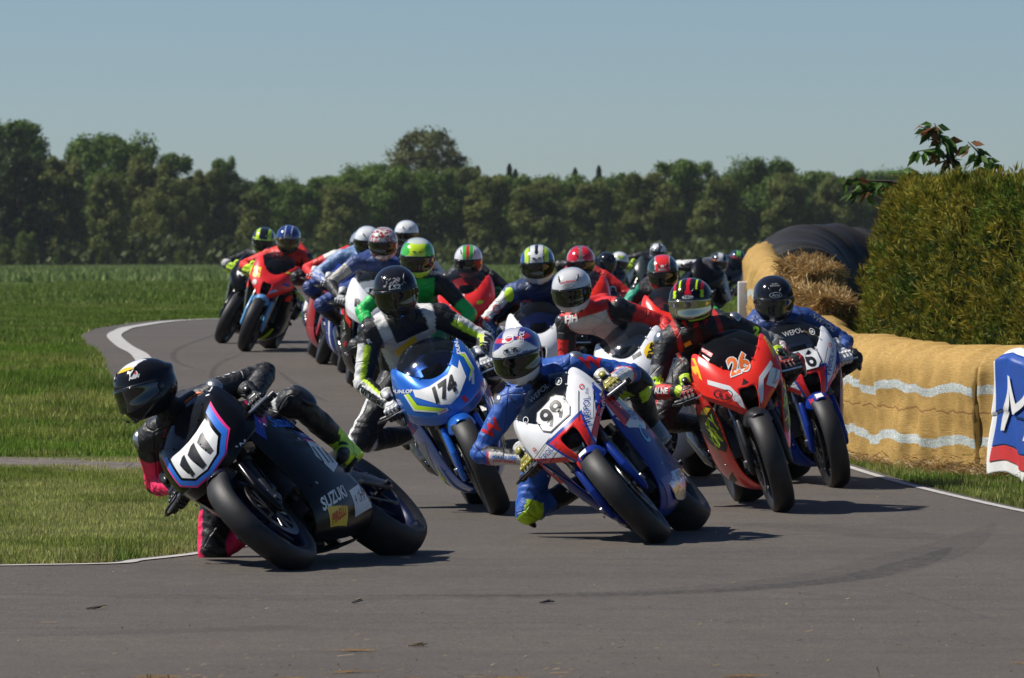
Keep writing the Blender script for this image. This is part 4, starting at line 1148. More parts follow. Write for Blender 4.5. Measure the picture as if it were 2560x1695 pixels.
# ---- straw bale barrier wrapped in yellow netting
def net_mat():
    m, t, N, L, p = node_mat('yellow_net'); uv = N.new("ShaderNodeUVMap"); uv.uv_map = 'net'; sp = N.new("ShaderNodeSeparateXYZ"); L.new(uv.outputs[0], sp.inputs[0]); U, Vv = sp.outputs[0], sp.outputs[1]
    cb = N.new("ShaderNodeCombineXYZ"); L.new(U, cb.inputs[0]); wav = nz_node(N, L, cb.outputs[0], 1.9, .6, .3); wob = math_(N, L, 'MULTIPLY_ADD', wav, .22, -.11)
    fr_ = nz_node(N, L, uv.outputs[0], 40, 3, .6)
    v2 = math_(N, L, 'ADD', math_(N, L, 'ADD', Vv, wob), math_(N, L, 'MULTIPLY_ADD', fr_, .024, -.012))
    def band(lo, hi): return math_(N, L, 'MULTIPLY', math_(N, L, 'GREATER_THAN', v2, lo), math_(N, L, 'LESS_THAN', v2, hi))
    bands = math_(N, L, 'ADD', band(.25, .325), band(.665, .735), clamp=True)
    mp = N.new("ShaderNodeMapping"); mp.inputs['Scale'].default_value = (9, 60, 1); L.new(uv.outputs[0], mp.inputs['Vector']); knit = nz_node(N, L, mp.outputs[0], 2.2, 4, .6, .5)
    mp2 = N.new("ShaderNodeMapping"); mp2.inputs['Scale'].default_value = (70, 26, 1); L.new(uv.outputs[0], mp2.inputs['Vector']); pr = nz_node(N, L, mp2.outputs[0], 1.0, 3, .6)
    big = nz_node(N, L, uv.outputs[0], 5, 5, .6)
    yel = ramp(N, L, knit, [(.26, (.26, .155, .045)), (.46, (.39, .245, .072)), (.62, (.44, .29, .095)), (.76, (.56, .43, .22))])
    yel = mixc(N, L, 1.0, yel, ramp(N, L, big, [(.3, (.80, .78, .74)), (.7, (1.08, 1.06, 1.04))]), 'MULTIPLY')
    wht = ramp(N, L, pr, [(.40, (.60, .60, .57)), (.49, (.20, .27, .27)), (.56, (.58, .58, .55)), (.66, (.30, .37, .31))])
    col = mixc(N, L, bands, yel, wht)
    seam = math_(N, L, 'ABSOLUTE', math_(N, L, 'SUBTRACT', math_(N, L, 'ADD', Vv, math_(N, L, 'MULTIPLY_ADD', nz_node(N, L, cb.outputs[0], 4.0, 5, .6), .18, -.09)), .53))
    col = mixc(N, L, math_(N, L, 'MULTIPLY', math_(N, L, 'LESS_THAN', seam, .006), .8), col, (.16, .06, .02))
    L.new(col, p.inputs['Base Color']); p.inputs['Roughness'].default_value = .75; p.inputs['Specular IOR Level'].default_value = .2
    hh = math_(N, L, 'ADD', math_(N, L, 'MULTIPLY', knit, .5), math_(N, L, 'MULTIPLY', math_(N, L, 'LESS_THAN', seam, .012), -1.2)); bp = N.new("ShaderNodeBump"); bp.inputs['Strength'].default_value = .7; bp.inputs['Distance'].default_value = .010; L.new(hh, bp.inputs['Height']); L.new(bp.outputs[0], p.inputs['Normal']); return m
NET = net_mat()
def barrier(pts, heights, thick, seed, u0=0.0, seg=.035, wob=.05, nv=30):
    """rounded wall along (x, d) points: front face, top and back; pts run so that the front is on their right"""
    P = [Vector((q[0], q[1], h)) for q, h in zip(pts, heights)]
    c = [];
    Q = [P[0]] + P + [P[-1]]
    for i in range(1, len(Q) - 2):
        ln = (Q[i+1] - Q[i]).length; n = max(2, int(ln / seg))
        for k in range(n):
            t = k / n; p0, p1, p2, p3 = Q[i-1:i+3]
            c.append(.5 * ((2 * p1) + (p2 - p0) * t + (2 * p0 - 5 * p1 + 4 * p2 - p3) * t * t + (3 * p1 - p0 - 3 * p2 + p3) * t ** 3))
    c.append(P[-1]); bm = bmesh.new(); uvl = bm.loops.layers.uv.new('net'); rows = []; us = []; u = u0
    for i, p in enumerate(c):
        t = c[min(i + 1, len(c) - 1)] - c[max(i - 1, 0)]; t.z = 0; t.normalize(); n = Vector((t.y, -t.x, 0)); H = p.z; base = Vector((p.x, p.y, gz(p.y) - .03)); row = []
        if i: u += (Vector((c[i].x, c[i].y)) - Vector((c[i-1].x, c[i-1].y))).length
        for j in range(nv):
            s = j / (nv - 1); a = s * (2 * H + thick)
            # rounded rectangle section
            if s < .42: q = s / .42; z = q * H * .86; o = .03 * sin(q * pi) + .02
            elif s < .58: q = (s - .42) / .16; ang = q * pi; z = H * .86 + H * .14 * sin(ang); o = lerp(.0, -thick, .5 - .5 * cos(ang))
            else: q = 1 - (s - .58) / .42; z = q * H * .86; o = -thick - .03 * sin(q * pi)
            w_ = wob * (noise.noise(Vector((u * 1.1, z * 2.2 + seed, seed))) + .6 * noise.noise(Vector((u * 5.5, z * 2.0, seed + 5))) + .5 * noise.noise(Vector((u * 15, z * 2.5, seed + 7))) + .35 * noise.noise(Vector((u * 6 + z * 9, z * 14, seed + 9))) - .5 * exp(-((z - H * .56) / .025) ** 2) * max(0, noise.noise(Vector((u * 3, 0, seed))) + .4)) + .012 * sin(u * 19 + 2.5 * noise.noise(Vector((u * 2, z * 2, seed)))) * (1 - z / H * .4)
            zz = z + (.045 * noise.noise(Vector((u * 1.6, seed, 2))) + .018 * noise.noise(Vector((u * 7, seed, 3)))) * (z / H)
            row.append((bm.verts.new(base + n * (o + (w_ if s < .5 else -w_)) + Vector((0, 0, zz))), min(a if s < .5 else 2 * H + thick - a, 9)))
        rows.append(row); us.append(u)
    for i in range(len(rows) - 1):
        for j in range(nv - 1):
            vs = (rows[i][j], rows[i+1][j], rows[i+1][j+1], rows[i][j+1]); f = bm.faces.new([q[0] for q in vs])
            for lp, (q, uu) in zip(f.loops, ((vs[0], us[i]), (vs[1], us[i+1]), (vs[2], us[i+1]), (vs[3], us[i]))): lp[uvl].uv = (uu, q[1])
    for row in (rows[0], rows[-1]):
        try: bm.faces.new([q[0] for q in row])
        except ValueError: pass
    bmesh.ops.recalc_face_normals(bm, faces=bm.faces); return bm_mesh(bm, 'barrier')
wl = lambda x, y: px2(x, y)
near_panel = [wl(1952, 1060), wl(2060, 1078), wl(2170, 1090), wl(2262, 1100)]
o = part('straw_bale_barrier', barrier(near_panel, [.90, .87, .86, .85], .45, 3.0), NET, None); tag(o, 'yellow netted straw barrier panel with wavy printed bands, in front of the hedge', 'barrier', 'netted straw barriers along the track')
e = Vector(near_panel[-1])
bn_panel = [(e.x + .03, e.y + .02), (e.x + .13, e.y - .12), (e.x + .40, e.y - .75), (e.x + 1.2, e.y - 2.4), (e.x + 2.2, e.y - 4.8)]
o = part('straw_bale_barrier', barrier(bn_panel, [.86, .88, .88, .86, .86], .45, 9.0, 4.0), NET, None); tag(o, 'yellow netted straw barrier behind the blue banner at the right edge', 'barrier', 'netted straw barriers along the track')
s0 = Vector(near_panel[0])
far_pts = [((1738 * 1.081 - 1280) / FPX * 62.5 + .30, 62.9), ((1731 * 1.081 - 1280) / FPX * 61 , 61.0), ((1740 * 1.081 - 1280) / FPX * 58.5, 58.5), ((1790 * 1.081 - 1280) / FPX * 53, 53.0), ((1850 * 1.081 - 1280) / FPX * 47, 47.0), (s0.x - .08, s0.y + 2.6), (s0.x - .03, s0.y + .05)]
o = part('straw_bale_barrier', barrier(far_pts, [1.16, 1.12, 1.0, .84, .82, .84, .88], .34, 15.0, 9.0), NET, None); tag(o, 'long yellow netted barrier running back to the black air tube', 'barrier', 'netted straw barriers along the track')
# black air tube closing the end of the yellow barrier
TUBEM = pmat('black_tarpaulin', (.020, .019, .018), rough=.55, bump=.5, bscale=5, var=.35, vscale=3, spec=.3)
x0 = far_pts[0][0]; bm = bmesh.new(); zc = lambda d: gz(d) + .63
tp = [(x0 + .16, 60.4, -.20), (x0 + .12, 61.1, -.07), (x0 + .24, 62.0, .03), (x0 + .54, 62.7, .06), (x0 + 1.05, 63.1, 0), (x0 + 1.8, 63.3, -.02), (x0 + 2.8, 63.4, -.06), (x0 + 4.4, 63.4, -.08)]
c3 = []; Q = [Vector(tp[0])] + [Vector(q) for q in tp] + [Vector(tp[-1])]
for i in range(1, len(Q) - 2):
    p0, p1, p2, p3 = Q[i-1:i+3]
    for k in range(14): t = k / 14; c3.append(.5 * ((2 * p1) + (p2 - p0) * t + (2 * p0 - 5 * p1 + 4 * p2 - p3) * t * t + (3 * p1 - p0 - 3 * p2 + p3) * t ** 3))
tube(bm, [Vector((p.x, p.y, zc(p.y) + p.z)) for p in c3], [.60 + .012 * sin(i * .9) - (.03 if i % 14 == 6 else 0) for i in range(len(c3))], 40)
for v in bm.verts: v.co += Vector((0, 0, 1)) * .02 * noise.noise(v.co * 1.5) + Vector((0, -1, 0)) * .008 * noise.noise(v.co * 5); v.co.z = max(v.co.z, gz(v.co.y) - .05)
at = part('air_fence_tube', bm_mesh(bm), TUBEM, None); tag(at, 'big black tarpaulin covered air tube bending behind the yellow barrier', 'air fence')
bm = bmesh.new()
for i in (58, 44, 30):
    p, q = c3[i], c3[i + 1]; t = (q - p).normalized()
    Rm = t.to_track_quat('Y', 'Z').to_matrix().to_4x4(); lathe(bm, [(.612, -.02), (.625, 0), (.612, .02)], 48, Matrix.Translation((p.x, p.y, zc(p.y) + p.z)) @ Rm)
part('seam', bm_mesh(bm), TUBEM, at)
# loose straw bales in the corner
def bale(c, s, rot, lab, n=5200, seed=1):
    r = random.Random(seed); bm = bmesh.new(); box(bm, (0, 0, 0), (s[0] * .92, s[1] * .92, s[2] * .92), bev=.05)
    core = bm_mesh(bm); R = Matrix.Translation(Vector(c)) @ Euler(rot).to_matrix().to_4x4()
    o = thing('straw_bale', lab, 'straw bale', mat=R, group='loose straw bales')
    part('straw_core', core, pmat('straw_core', (.20, .125, .045), rough=.9, bump=1.0, bscale=40, var=.5, vscale=30), o)
    vs, cs = [], []
    for k in range(n):
        f = r.choice((0, 0, 1, 1, 2, 2, 2)); p = Vector([(r.random() - .5) * s[i] for i in range(3)]); sg = r.choice((-1, 1)) if f != 2 else r.choice((1, 1, 1, -1)); p[f] = sg * s[f] * .47
        d = Vector((r.gauss(0, 1), r.gauss(0, 1), r.gauss(0, .6))); d[f] = abs(d[f]) * sg * .7; d.normalize(); L = r.uniform(.04, .15); q = p + d * L; q.z -= L * .25; side = d.cross(Vector((r.random(), r.random(), r.random()))).normalized() * r.uniform(.0018, .004)
        vs += [p - side, p + side, q + side, q - side]; b_ = r.uniform(.6, 1.3); cc = r.choice(((.42, .27, .10), (.55, .38, .17), (.30, .18, .06), (.62, .47, .25))); cs += [[k * b_ for k in cc]] * 4
    part('loose_straw', raw_mesh('straw', [tuple(v) for v in vs], None, 4, np.array(cs)), STRAWM, o)
bx = lambda px, d: (px * 1.081 - 1280) / FPX * d
bale((bx(1872, 52), 52.0, 1.28), (.36, .45, .22), (.25, -.12, .5), 'loose straw bale highest up beside the black tube', seed=2)
bale((bx(1895, 48), 48.0, 1.06), (.40, .45, .18), (.2, .1, .1), 'flattened straw bale in the middle of the heap', seed=5)
bale((bx(1915, 46), 46.0, .95), (.34, .36, .34), (.1, .16, .4), 'crumbling straw bale hanging over the barrier near the hedge', seed=9)
bale((bx(1905, 49), 49.5, .72), (.9, 1.0, .5), (0, 0, .3), 'straw bale under the heap behind the yellow barrier', n=2500, seed=11)
# straw spilled along the foot of the barrier
n = 5200; t_ = NPR.rand(n); pp = np.array(near_panel + bn_panel[1:3]); k = t_ * (len(pp) - 1); i = np.minimum(k.astype(int), len(pp) - 2); fr = k - i; x = pp[i, 0] * (1 - fr) + pp[i + 1, 0] * fr; y = pp[i, 1] * (1 - fr) + pp[i + 1, 1] * fr - .03
y -= np.abs(NPR.normal(0, .10, n)); x -= NPR.rand(n) * .05; clump = vnoise(x, y * 0, 3.0, 3); z = gz_np(y) + NPR.exponential(.018, n) * (.4 + 1.6 * clump)
a = NPR.uniform(0, pi, n); L_ = NPR.uniform(.02, .09, n); W_ = NPR.uniform(.003, .006, n); ux, uy = np.cos(a) * L_ / 2, np.sin(a) * L_ / 2; uz = NPR.normal(0, .015, n)
q = np.stack([np.stack([x - ux, y - uy, z - uz], 1), np.stack([x + ux, y + uy, z + uz], 1), np.stack([x + ux, y + uy, z + uz + W_], 1), np.stack([x - ux, y - uy, z - uz + W_], 1)], 1).reshape(-1, 3)
pal = np.array([(.42, .27, .10), (.55, .40, .2), (.28, .15, .06), (.62, .5, .3)]); c = np.repeat(pal[NPR.choice(4, n)], 4, axis=0)
tag(part('spilled_straw', raw_mesh('sp', q, None, 4, c), STRAWM, None), 'spilled straw along the foot of the yellow barrier', 'straw', kind='stuff')
# ---- banner
BX = [Vector((q[0], q[1])) for q in bn_panel]
def on_panel(u):
    d = 0
    for a, b in zip(BX[1:], BX[2:]):
        l = (b - a).length
        if u <= d + l: t = (b - a).normalized(); return a + t * (u - d), Vector((t.y, -t.x))
        d += l
    t = (BX[-1] - BX[-2]).normalized(); return BX[-1], Vector((t.y, -t.x))
def ban_pt(u, v, off=0.0):
    p, n = on_panel(max(0, u) + .19); cl = .030 * sin(u * 13 + v * 3 + 1.2) * (1.2 - v) + .018 * sin(u * 29 + v * 7) ; cl *= .6; o = .12 + cl + off + (.02 * (1 - v) if v < .5 else .025) - (.10 * max(0, v - .92) / .08)
    skew = .05 * (1 - v); p = p + Vector((-n.y, n.x)) * 0
    return Vector((p.x + n.x * o - skew * .6, p.y + n.y * o, gz(p.y) + .015 + v * .80 + .03 * sin(u * 9)))
def ban_mesh(u0, u1, v0, v1, off, nu=150, nv=60, th=.003):
    bm = bmesh.new(); rows = [[bm.verts.new(ban_pt(lerp(u0, u1, i / nu), lerp(v0, v1, j / nv), off)) for i in range(nu + 1)] for j in range(nv + 1)]
    for A, B in zip(rows, rows[1:]):
        for i in range(nu): bm.faces.new((A[i], A[i+1], B[i+1], B[i]))
    return smoothed(with_mods(bm_mesh(bm), [('SOLIDIFY', dict(thickness=th))]))
BW = pmat('banner_white', (.68, .68, .67), rough=.6, var=.08, vscale=6, bump=.2, bscale=60); BB = pmat('banner_blue', (.012, .065, .32), rough=.5, var=.12, vscale=6, bump=.2, bscale=60); BR = pmat('banner_red', (.50, .03, .03), rough=.5, var=.1)
bn = thing('banner', 'blue cloth banner with white lettering and red bottom stripe, right edge', 'banner', loc=(BX[1].x, BX[1].y, 0))
def under(o):
    o.matrix_parent_inverse = Matrix.Translation(bn.location).inverted(); return o
under(part('banner_cloth', ban_mesh(0, 2.0, 0, 1, 0), BW, bn)); under(part('banner_field', ban_mesh(.045, 2.0, .22, .96, .006), BB, bn)); under(part('banner_stripe', ban_mesh(.045, 2.0, .10, .215, .006), BR, bn))
tb = text_bm('Me', .30, bold=.0, shear=.35, width=1.0); cut_grid(tb, .02)
xs0 = min(v.co.x for v in tb.verts)
for v in tb.verts:
    yy = (v.co.y + .15) / .30; v.co = ban_pt(.13 + (v.co.x - xs0) * (1.15 + .30 * (1 - yy)), .33 + yy * .46, .020)
for q in art_part('lettering', [(tb, BW)], bn): under(q)
# ---- hedge
def hedge_pt(t, h):
    """t 0..1 along the front from the far left end to the near right, h height 0..1; last return is the outward normal"""
    pts = [(bx(2085, 47) , 47.2), (bx(2015, 44.5), 44.6), (bx(2010, 42.5), 42.4), (bx(2100, 40.5), 40.6), (bx(2250, 39), 39.2), (bx(2420, 37.5), 37.4), (bx(2750, 35), 35.2)]
    k = t * (len(pts) - 1); i = min(int(k), len(pts) - 2); f = k - i; P = [Vector(q) for q in pts]
    p0, p1, p2, p3 = P[max(i-1, 0)], P[i], P[i+1], P[min(i+2, len(P)-1)]
    p = .5 * ((2 * p1) + (p2 - p0) * f + (2 * p0 - 5 * p1 + 4 * p2 - p3) * f * f + (3 * p1 - p0 - 3 * p2 + p3) * f ** 3)
    tn = .5 * ((p2 - p0) + 2 * (2 * p0 - 5 * p1 + 4 * p2 - p3) * f + 3 * (3 * p1 - p0 - 3 * p2 + p3) * f * f)
    tn.normalize(); n = Vector((tn.y, -tn.x)); return p, n
HH = 1.85
def hedge_surf(t, h):
    HH = 1.85 * (.90 + .10 * smooth(t / .35)); p, n = hedge_pt(t, h); lean = (.26 + .30 * (1 - smooth(t / .3))) * h ** 2.6
    b = .17 * noise.noise(Vector((t * 26, h * 1.8, 1))) + .07 * noise.noise(Vector((t * 60, h * 7, 4))) + .035 * noise.noise(Vector((t * 150, h * 20, 8)))
    if h <= 1: return Vector((p.x + n.x * (b - lean), p.y + n.y * (b - lean), gz(p.y) + h * (HH - .04 + .07 * noise.noise(Vector((t * 20, 0, 2)))))), Vector((n.x, n.y, .25)).normalized()
    q = h - 1; return Vector((p.x - n.x * (.26 + q * 1.0) , p.y - n.y * (.26 + q * 1.0), gz(p.y) + HH - .04 + .07 * noise.noise(Vector((t * 20, 0, 2))) + b * .7)), Vector((0, 0, 1))
hg = thing('hedge', 'tall clipped conifer hedge with yellowing tips behind the barrier', 'hedge', loc=(bx(2250, 40), 41, 0))
def rel(o, par): o.matrix_parent_inverse = Matrix.Translation(par.location).inverted(); return o
bm = bmesh.new(); rows = []
for j in range(40):
    h = j / 39 * 2.0; rows.append([bm.verts.new(hedge_surf(i / 120, h)[0] - hedge_surf(i / 120, h)[1] * .07) for i in range(121)])
for A, B in zip(rows, rows[1:]):
    for i in range(120): bm.faces.new((A[i], A[i+1], B[i+1], B[i]))
rel(part('hedge_core', bm_mesh(bm), pmat('hedge_twigs', (.010, .016, .004), rough=1.0, bump=1, bscale=20, var=.4, spec=.05), hg), hg)
vs, cs = [], []; r = random.Random(3)
for k in range(24000):
    t = r.random(); h = r.random() * 1.5 if r.random() < .82 else r.uniform(.85, 1.25); p, n = hedge_surf(t, h)
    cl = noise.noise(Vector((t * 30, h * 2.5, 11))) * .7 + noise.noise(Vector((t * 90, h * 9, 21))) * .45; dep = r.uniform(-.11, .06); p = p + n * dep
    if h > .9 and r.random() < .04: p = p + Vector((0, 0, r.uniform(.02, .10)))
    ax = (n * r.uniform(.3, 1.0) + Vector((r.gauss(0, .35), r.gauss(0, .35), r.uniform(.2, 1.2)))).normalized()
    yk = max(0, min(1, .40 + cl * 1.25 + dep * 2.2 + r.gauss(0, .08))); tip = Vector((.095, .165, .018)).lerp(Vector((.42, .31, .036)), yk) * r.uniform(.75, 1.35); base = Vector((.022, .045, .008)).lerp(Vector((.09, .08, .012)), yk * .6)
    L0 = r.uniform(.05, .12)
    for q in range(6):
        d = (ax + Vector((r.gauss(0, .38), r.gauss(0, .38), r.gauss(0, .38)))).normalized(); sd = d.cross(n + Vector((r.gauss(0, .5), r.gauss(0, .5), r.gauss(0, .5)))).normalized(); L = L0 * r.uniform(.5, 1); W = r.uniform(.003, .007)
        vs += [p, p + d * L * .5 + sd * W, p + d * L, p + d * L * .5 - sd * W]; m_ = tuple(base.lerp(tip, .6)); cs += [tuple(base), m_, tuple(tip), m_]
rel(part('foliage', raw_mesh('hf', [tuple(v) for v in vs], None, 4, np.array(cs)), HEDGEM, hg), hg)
# ---- cherry saplings growing out of the hedge
def sapling(base, limbs, lab, seed, nl):
    r = random.Random(seed); o = thing('cherry_sapling', lab, 'tree', loc=base, group='cherry saplings behind the hedge'); bm = bmesh.new(); vs, cs = [], []
    for pts in limbs:
        P = [Vector(p) - Vector(base) for p in pts]; tube(bm, P, [lerp(.016, .004, i / (len(P) - 1)) for i in range(len(P))], 6)
        for i in range(len(P) - 1):
            if i == 0 and len(P) > 3: continue
            for k in range(nl):
                p = P[i].lerp(P[i + 1], r.random()); a = r.uniform(0, 2 * pi); d = Vector((cos(a), sin(a) * .8, r.uniform(-.9, .15))).normalized(); L = r.uniform(.085, .14); W = L * .25
                sd = d.cross(Vector((r.gauss(0, 1), r.gauss(0, 1), r.gauss(0, 1)))).normalized(); st = p + d * .02; m_ = st + d * L * .45 - Vector((0, 0, .006)); e_ = st + d * L - Vector((0, 0, .022))
                nrm = d.cross(sd); c = Vector((.060, .115, .022)) if r.random() < .86 else Vector((.19, .075, .03)); c = c * r.uniform(.8, 1.7)
                for sg in (1, -1):
                    vs += [st, m_ + sd * W * sg + nrm * .006, e_, m_]; cs += [tuple(c)] * 4
    part('branch', bm_mesh(bm), pmat('cherry_bark', (.05, .035, .025), rough=.8), o); part('foliage', raw_mesh('cf', [tuple(v) for v in vs], None, 4, np.array(cs)), LEAFM, o)
W3 = lambda x, y, d: Vector((bx(x, d), d, EYE - (y * 1.081 - HOR) / FPX * d))
sapling(tuple(W3(2190, 440, 43)), [[W3(2230, 430, 43), W3(2205, 385, 43), W3(2185, 330, 43), W3(2160, 285, 43)], [W3(2200, 370, 43), W3(2160, 345, 43), W3(2120, 350, 43)], [W3(2190, 330, 43), W3(2165, 305, 43), W3(2125, 292, 43)]], 'cherry shoot with drooping leaves, tallest above the hedge', 4, 13)
sapling(tuple(W3(2280, 410, 42.6)), [[W3(2300, 420, 42.6), W3(2280, 380, 42.6), W3(2262, 352, 42.6), W3(2238, 328, 42.6)], [W3(2285, 390, 42.6), W3(2300, 375, 42.6)]], 'shorter cherry shoot right of the tallest one above the hedge', 6, 14)
sapling(tuple(W3(2080, 440, 45)), [[W3(2120, 440, 45), W3(2060, 420, 45), W3(2000, 418, 45), W3(1950, 415, 45)], [W3(2060, 425, 45), W3(2020, 440, 45), W3(1965, 445, 45)], [W3(2140, 430, 45), W3(2110, 400, 45), W3(2080, 395, 45)]], 'low cherry branch reaching left from the top of the hedge', 8, 14)
# ---- white post and orange cushion behind the bend
bm = bmesh.new(); box(bm, (0, 0, .36), (.19, .14, .72), bev=.012); box(bm, (0, 0, .03), (.18, .2, .06), bev=.01)
p0 = gp(1729 * 1.081, 800); o = part('marker_post', bm_mesh(bm), pmat('white_plastic', (.6, .6, .6), rough=.4, var=.1), None); o.location = (bx(1728, 58), 58, gz(58) - .02); tag(o, 'white marker post standing before the end of the yellow barrier', 'post')
o.scale = (1, 1, 1.0)
bm = bmesh.new(); hull(bm, [((-.14, 0, .28), (.10, .12, .16)), ((.16, 0, .25), (.08, .12, .14)), ((0, 0, .10), (.20, .14, .10))], 16)
o = part('orange_cushion', smoothed(with_mods(bm_mesh(bm), [('REMESH', dict(mode='VOXEL', voxel_size=.02))])), pmat('orange_vinyl', (.75, .13, .03), rough=.5, var=.1), None); o.location = (bx(1690, 47), 47, gz(47) + .30); o.scale = (.9, .9, .95); tag(o, 'rounded orange cushion beyond the rider of the red number 26 motorcycle', 'cushion')
# ---- trees
def crown_mesh(seed, W, H, n, leaf, base=.14, shape='round', cols=((.030, .050, .010), (.070, .095, .018))):
    """leaf clumps spread through a lobed crown; unit: metres, origin at the foot"""
    r = random.Random(seed); lobes = []
    nl = 70 if shape != 'cone' else 0
    for k in range(nl):
        a = r.uniform(0, 2 * pi); hz = r.uniform(base + .10, .93); env = sin(pi * min(1, max(.03, (hz - base * .4) / (1.03 - base * .4)))) ** .55
        if shape == 'tall': env *= .8
        rad = r.uniform(.2, 1.0) ** .6 * env * W * .5 * .86; lr = W * r.uniform(.06, .17) * (1.15 - .4 * hz); lobes.append((Vector((cos(a) * rad, sin(a) * rad, hz * H)), lr, r.uniform(.0, 1)))
    vs, cs = [], []
    c0, c1 = Vector(cols[0]), Vector(cols[1])
    for k in range(n):
        if shape == 'cone':
            h = r.random() ** .8; hz = base + (1 - base) * h; a = r.uniform(0, 2 * pi); tier = .75 + .25 * sin(hz * 60); rad = (1 - h) ** .9 * W * .5 * tier * r.uniform(.5, 1); p = Vector((cos(a) * rad, sin(a) * rad, hz * H)); o = Vector((cos(a), sin(a), -.2)); tone = r.random()
        else:
            lb = r.choice(lobes); u = Vector((r.gauss(0, 1), r.gauss(0, 1), r.gauss(0, 1))).normalized(); sc = r.uniform(.5, 1.08) if r.random() < .78 else r.uniform(1.0, 1.5); p = lb[0] + Vector((u.x, u.y, u.z * .82)) * lb[1] * sc; o = u; tone = lb[2] * .6 + r.random() * .4
            if p.z < H * base * .55: continue
        s = leaf * r.uniform(.45, 1.0); nn = (o + Vector((r.gauss(0, .55), r.gauss(0, .55), r.gauss(0, .55) + .25))).normalized(); x = nn.orthogonal().normalized(); ang = r.uniform(0, 2 * pi); y = nn.cross(x); x, y = x * cos(ang) + y * sin(ang), y * cos(ang) - x * sin(ang)
        vs += [p - x * s * .5 - y * s * .28, p + x * s * .5 - y * s * .2, p + x * s * .35 + y * s * .42 + nn * s * .12, p - x * s * .4 + y * s * .3]
        cs += [tuple(c0.lerp(c1, tone) * r.uniform(.75, 1.3))] * 4
    return raw_mesh('crown', [tuple(v) for v in vs], None, 4, np.array(cs))
def trunk_mesh(seed, H, top=.55):
    r = random.Random(seed); bm = bmesh.new(); tube(bm, [(0, 0, -.2), (r.uniform(-.1, .1), 0, H * .2), (r.uniform(-.3, .3), r.uniform(-.2, .2), H * top), (r.uniform(-.4, .4), 0, H * .85)], [H * .022, H * .017, H * .010, .03], 8)
    for k in range(7):
        a = r.uniform(0, 2 * pi); z = H * r.uniform(.22, .65); L = H * r.uniform(.12, .26); tube(bm, [(0, 0, z), (cos(a) * L * .5, sin(a) * L * .5, z + L * .45), (cos(a) * L, sin(a) * L, z + L * .8)], [H * .009, H * .006, .02], 6)
    return bm_mesh(bm)
BARK = pmat('tree_bark', (.060, .048, .036), rough=.9, bump=1, bscale=6, var=.3, vscale=2)
VAR = {}; T_COUNT = {}
def variant(kind, i):
    if (kind, i) in VAR: return VAR[(kind, i)]
    H = 12.0; sd = i * 31 + {'broad': 1, 'dark': 2, 'olive': 3, 'cone': 4, 'tall': 5, 'bush': 6}[kind]
    cols = {'broad': ((.045, .085, .012), (.125, .200, .028)), 'dark': ((.022, .040, .010), (.050, .080, .018)), 'olive': ((.070, .095, .018), (.160, .180, .040)), 'cone': ((.018, .038, .014), (.045, .075, .028)), 'tall': ((.070, .085, .026), (.150, .160, .052)), 'bush': ((.055, .090, .014), (.130, .170, .028))}[kind]
    wj = [1, .85, 1.1, .92, 1.18][i % 5]; W = wj * {'broad': 8.5, 'dark': 8, 'olive': 7.5, 'cone': 10.0, 'tall': 7.5, 'bush': 11}[kind]
    n = {'broad': 30000, 'dark': 24000, 'olive': 28000, 'cone': 6500, 'tall': 6500, 'bush': 8000}[kind]; leaf = {'cone': .42, 'tall': .30, 'bush': .5}.get(kind, .33)
    cr = crown_mesh(sd, W, H, n, leaf, base={'cone': .05, 'bush': .0, 'tall': .3}.get(kind, .10), shape={'cone': 'cone', 'tall': 'tall'}.get(kind, 'round'), cols=cols)
    VAR[(kind, i)] = (cr, trunk_mesh(sd, H)); return VAR[(kind, i)]
NAMES = {'broad': 'broadleaf_tree', 'dark': 'dark_spruce_tree', 'olive': 'olive_green_tree', 'cone': 'conifer_tree', 'tall': 'poplar_tree', 'bush': 'shrub'}
def place(dx):
    return 'at far left' if dx < 250 else 'left of the far riders' if dx < 480 else 'behind the far riders' if dx < 760 else 'left of the poplars' if dx < 900 else 'under the poplars' if dx < 1120 else 'behind mid pack' if dx < 1450 else 'right of centre' if dx < 1750 else 'behind the tube' if dx < 2000 else 'behind the hedge'
def place_old(dx):
    return 'at the far left' if dx < 250 else 'left of the two riders' if dx < 480 else 'behind the two left riders' if dx < 760 else 'left of the poplar' if dx < 900 else 'under the poplar' if dx < 1120 else 'behind the middle of the pack' if dx < 1450 else 'right of centre' if dx < 1750 else 'behind the black tube' if dx < 2000 else 'behind the hedge'
def tree(kind, i, dx, top, d, wf=1.0, lab=None):
    """dx, top: where its middle and top show in the 2368 px wide picture"""
    x = bx(dx, d); zt = EYE - (top * 1.081 - HOR) / FPX * d; g = gz(d); h = zt - g; s = h / 12.0
    T_COUNT[kind] = T_COUNT.get(kind, 0) + 1; top = top - (6 if (kind in ('broad', 'olive') and 1080 < dx < 2500) else 0); zt = EYE - (top * 1.081 - HOR) / FPX * d; h = zt - g; s = h / 12.0; cr, tr = variant(kind, (i + T_COUNT.setdefault(kind, 0)) % (5 if kind in ('broad', 'olive') else 2)); t = thing(NAMES[kind], lab or 'x', 'shrub' if kind == 'bush' else 'tree', loc=(x, d, g - .1), group='trees along the far edge of the field')
    t.scale = (s * wf, s * wf, s); t.rotation_euler = (0, 0, (dx * 1.7 + i) % 6.28); a = part('crown', cr, LEAFM, t); b = part('trunk', tr, BARK, t); return t
T = []
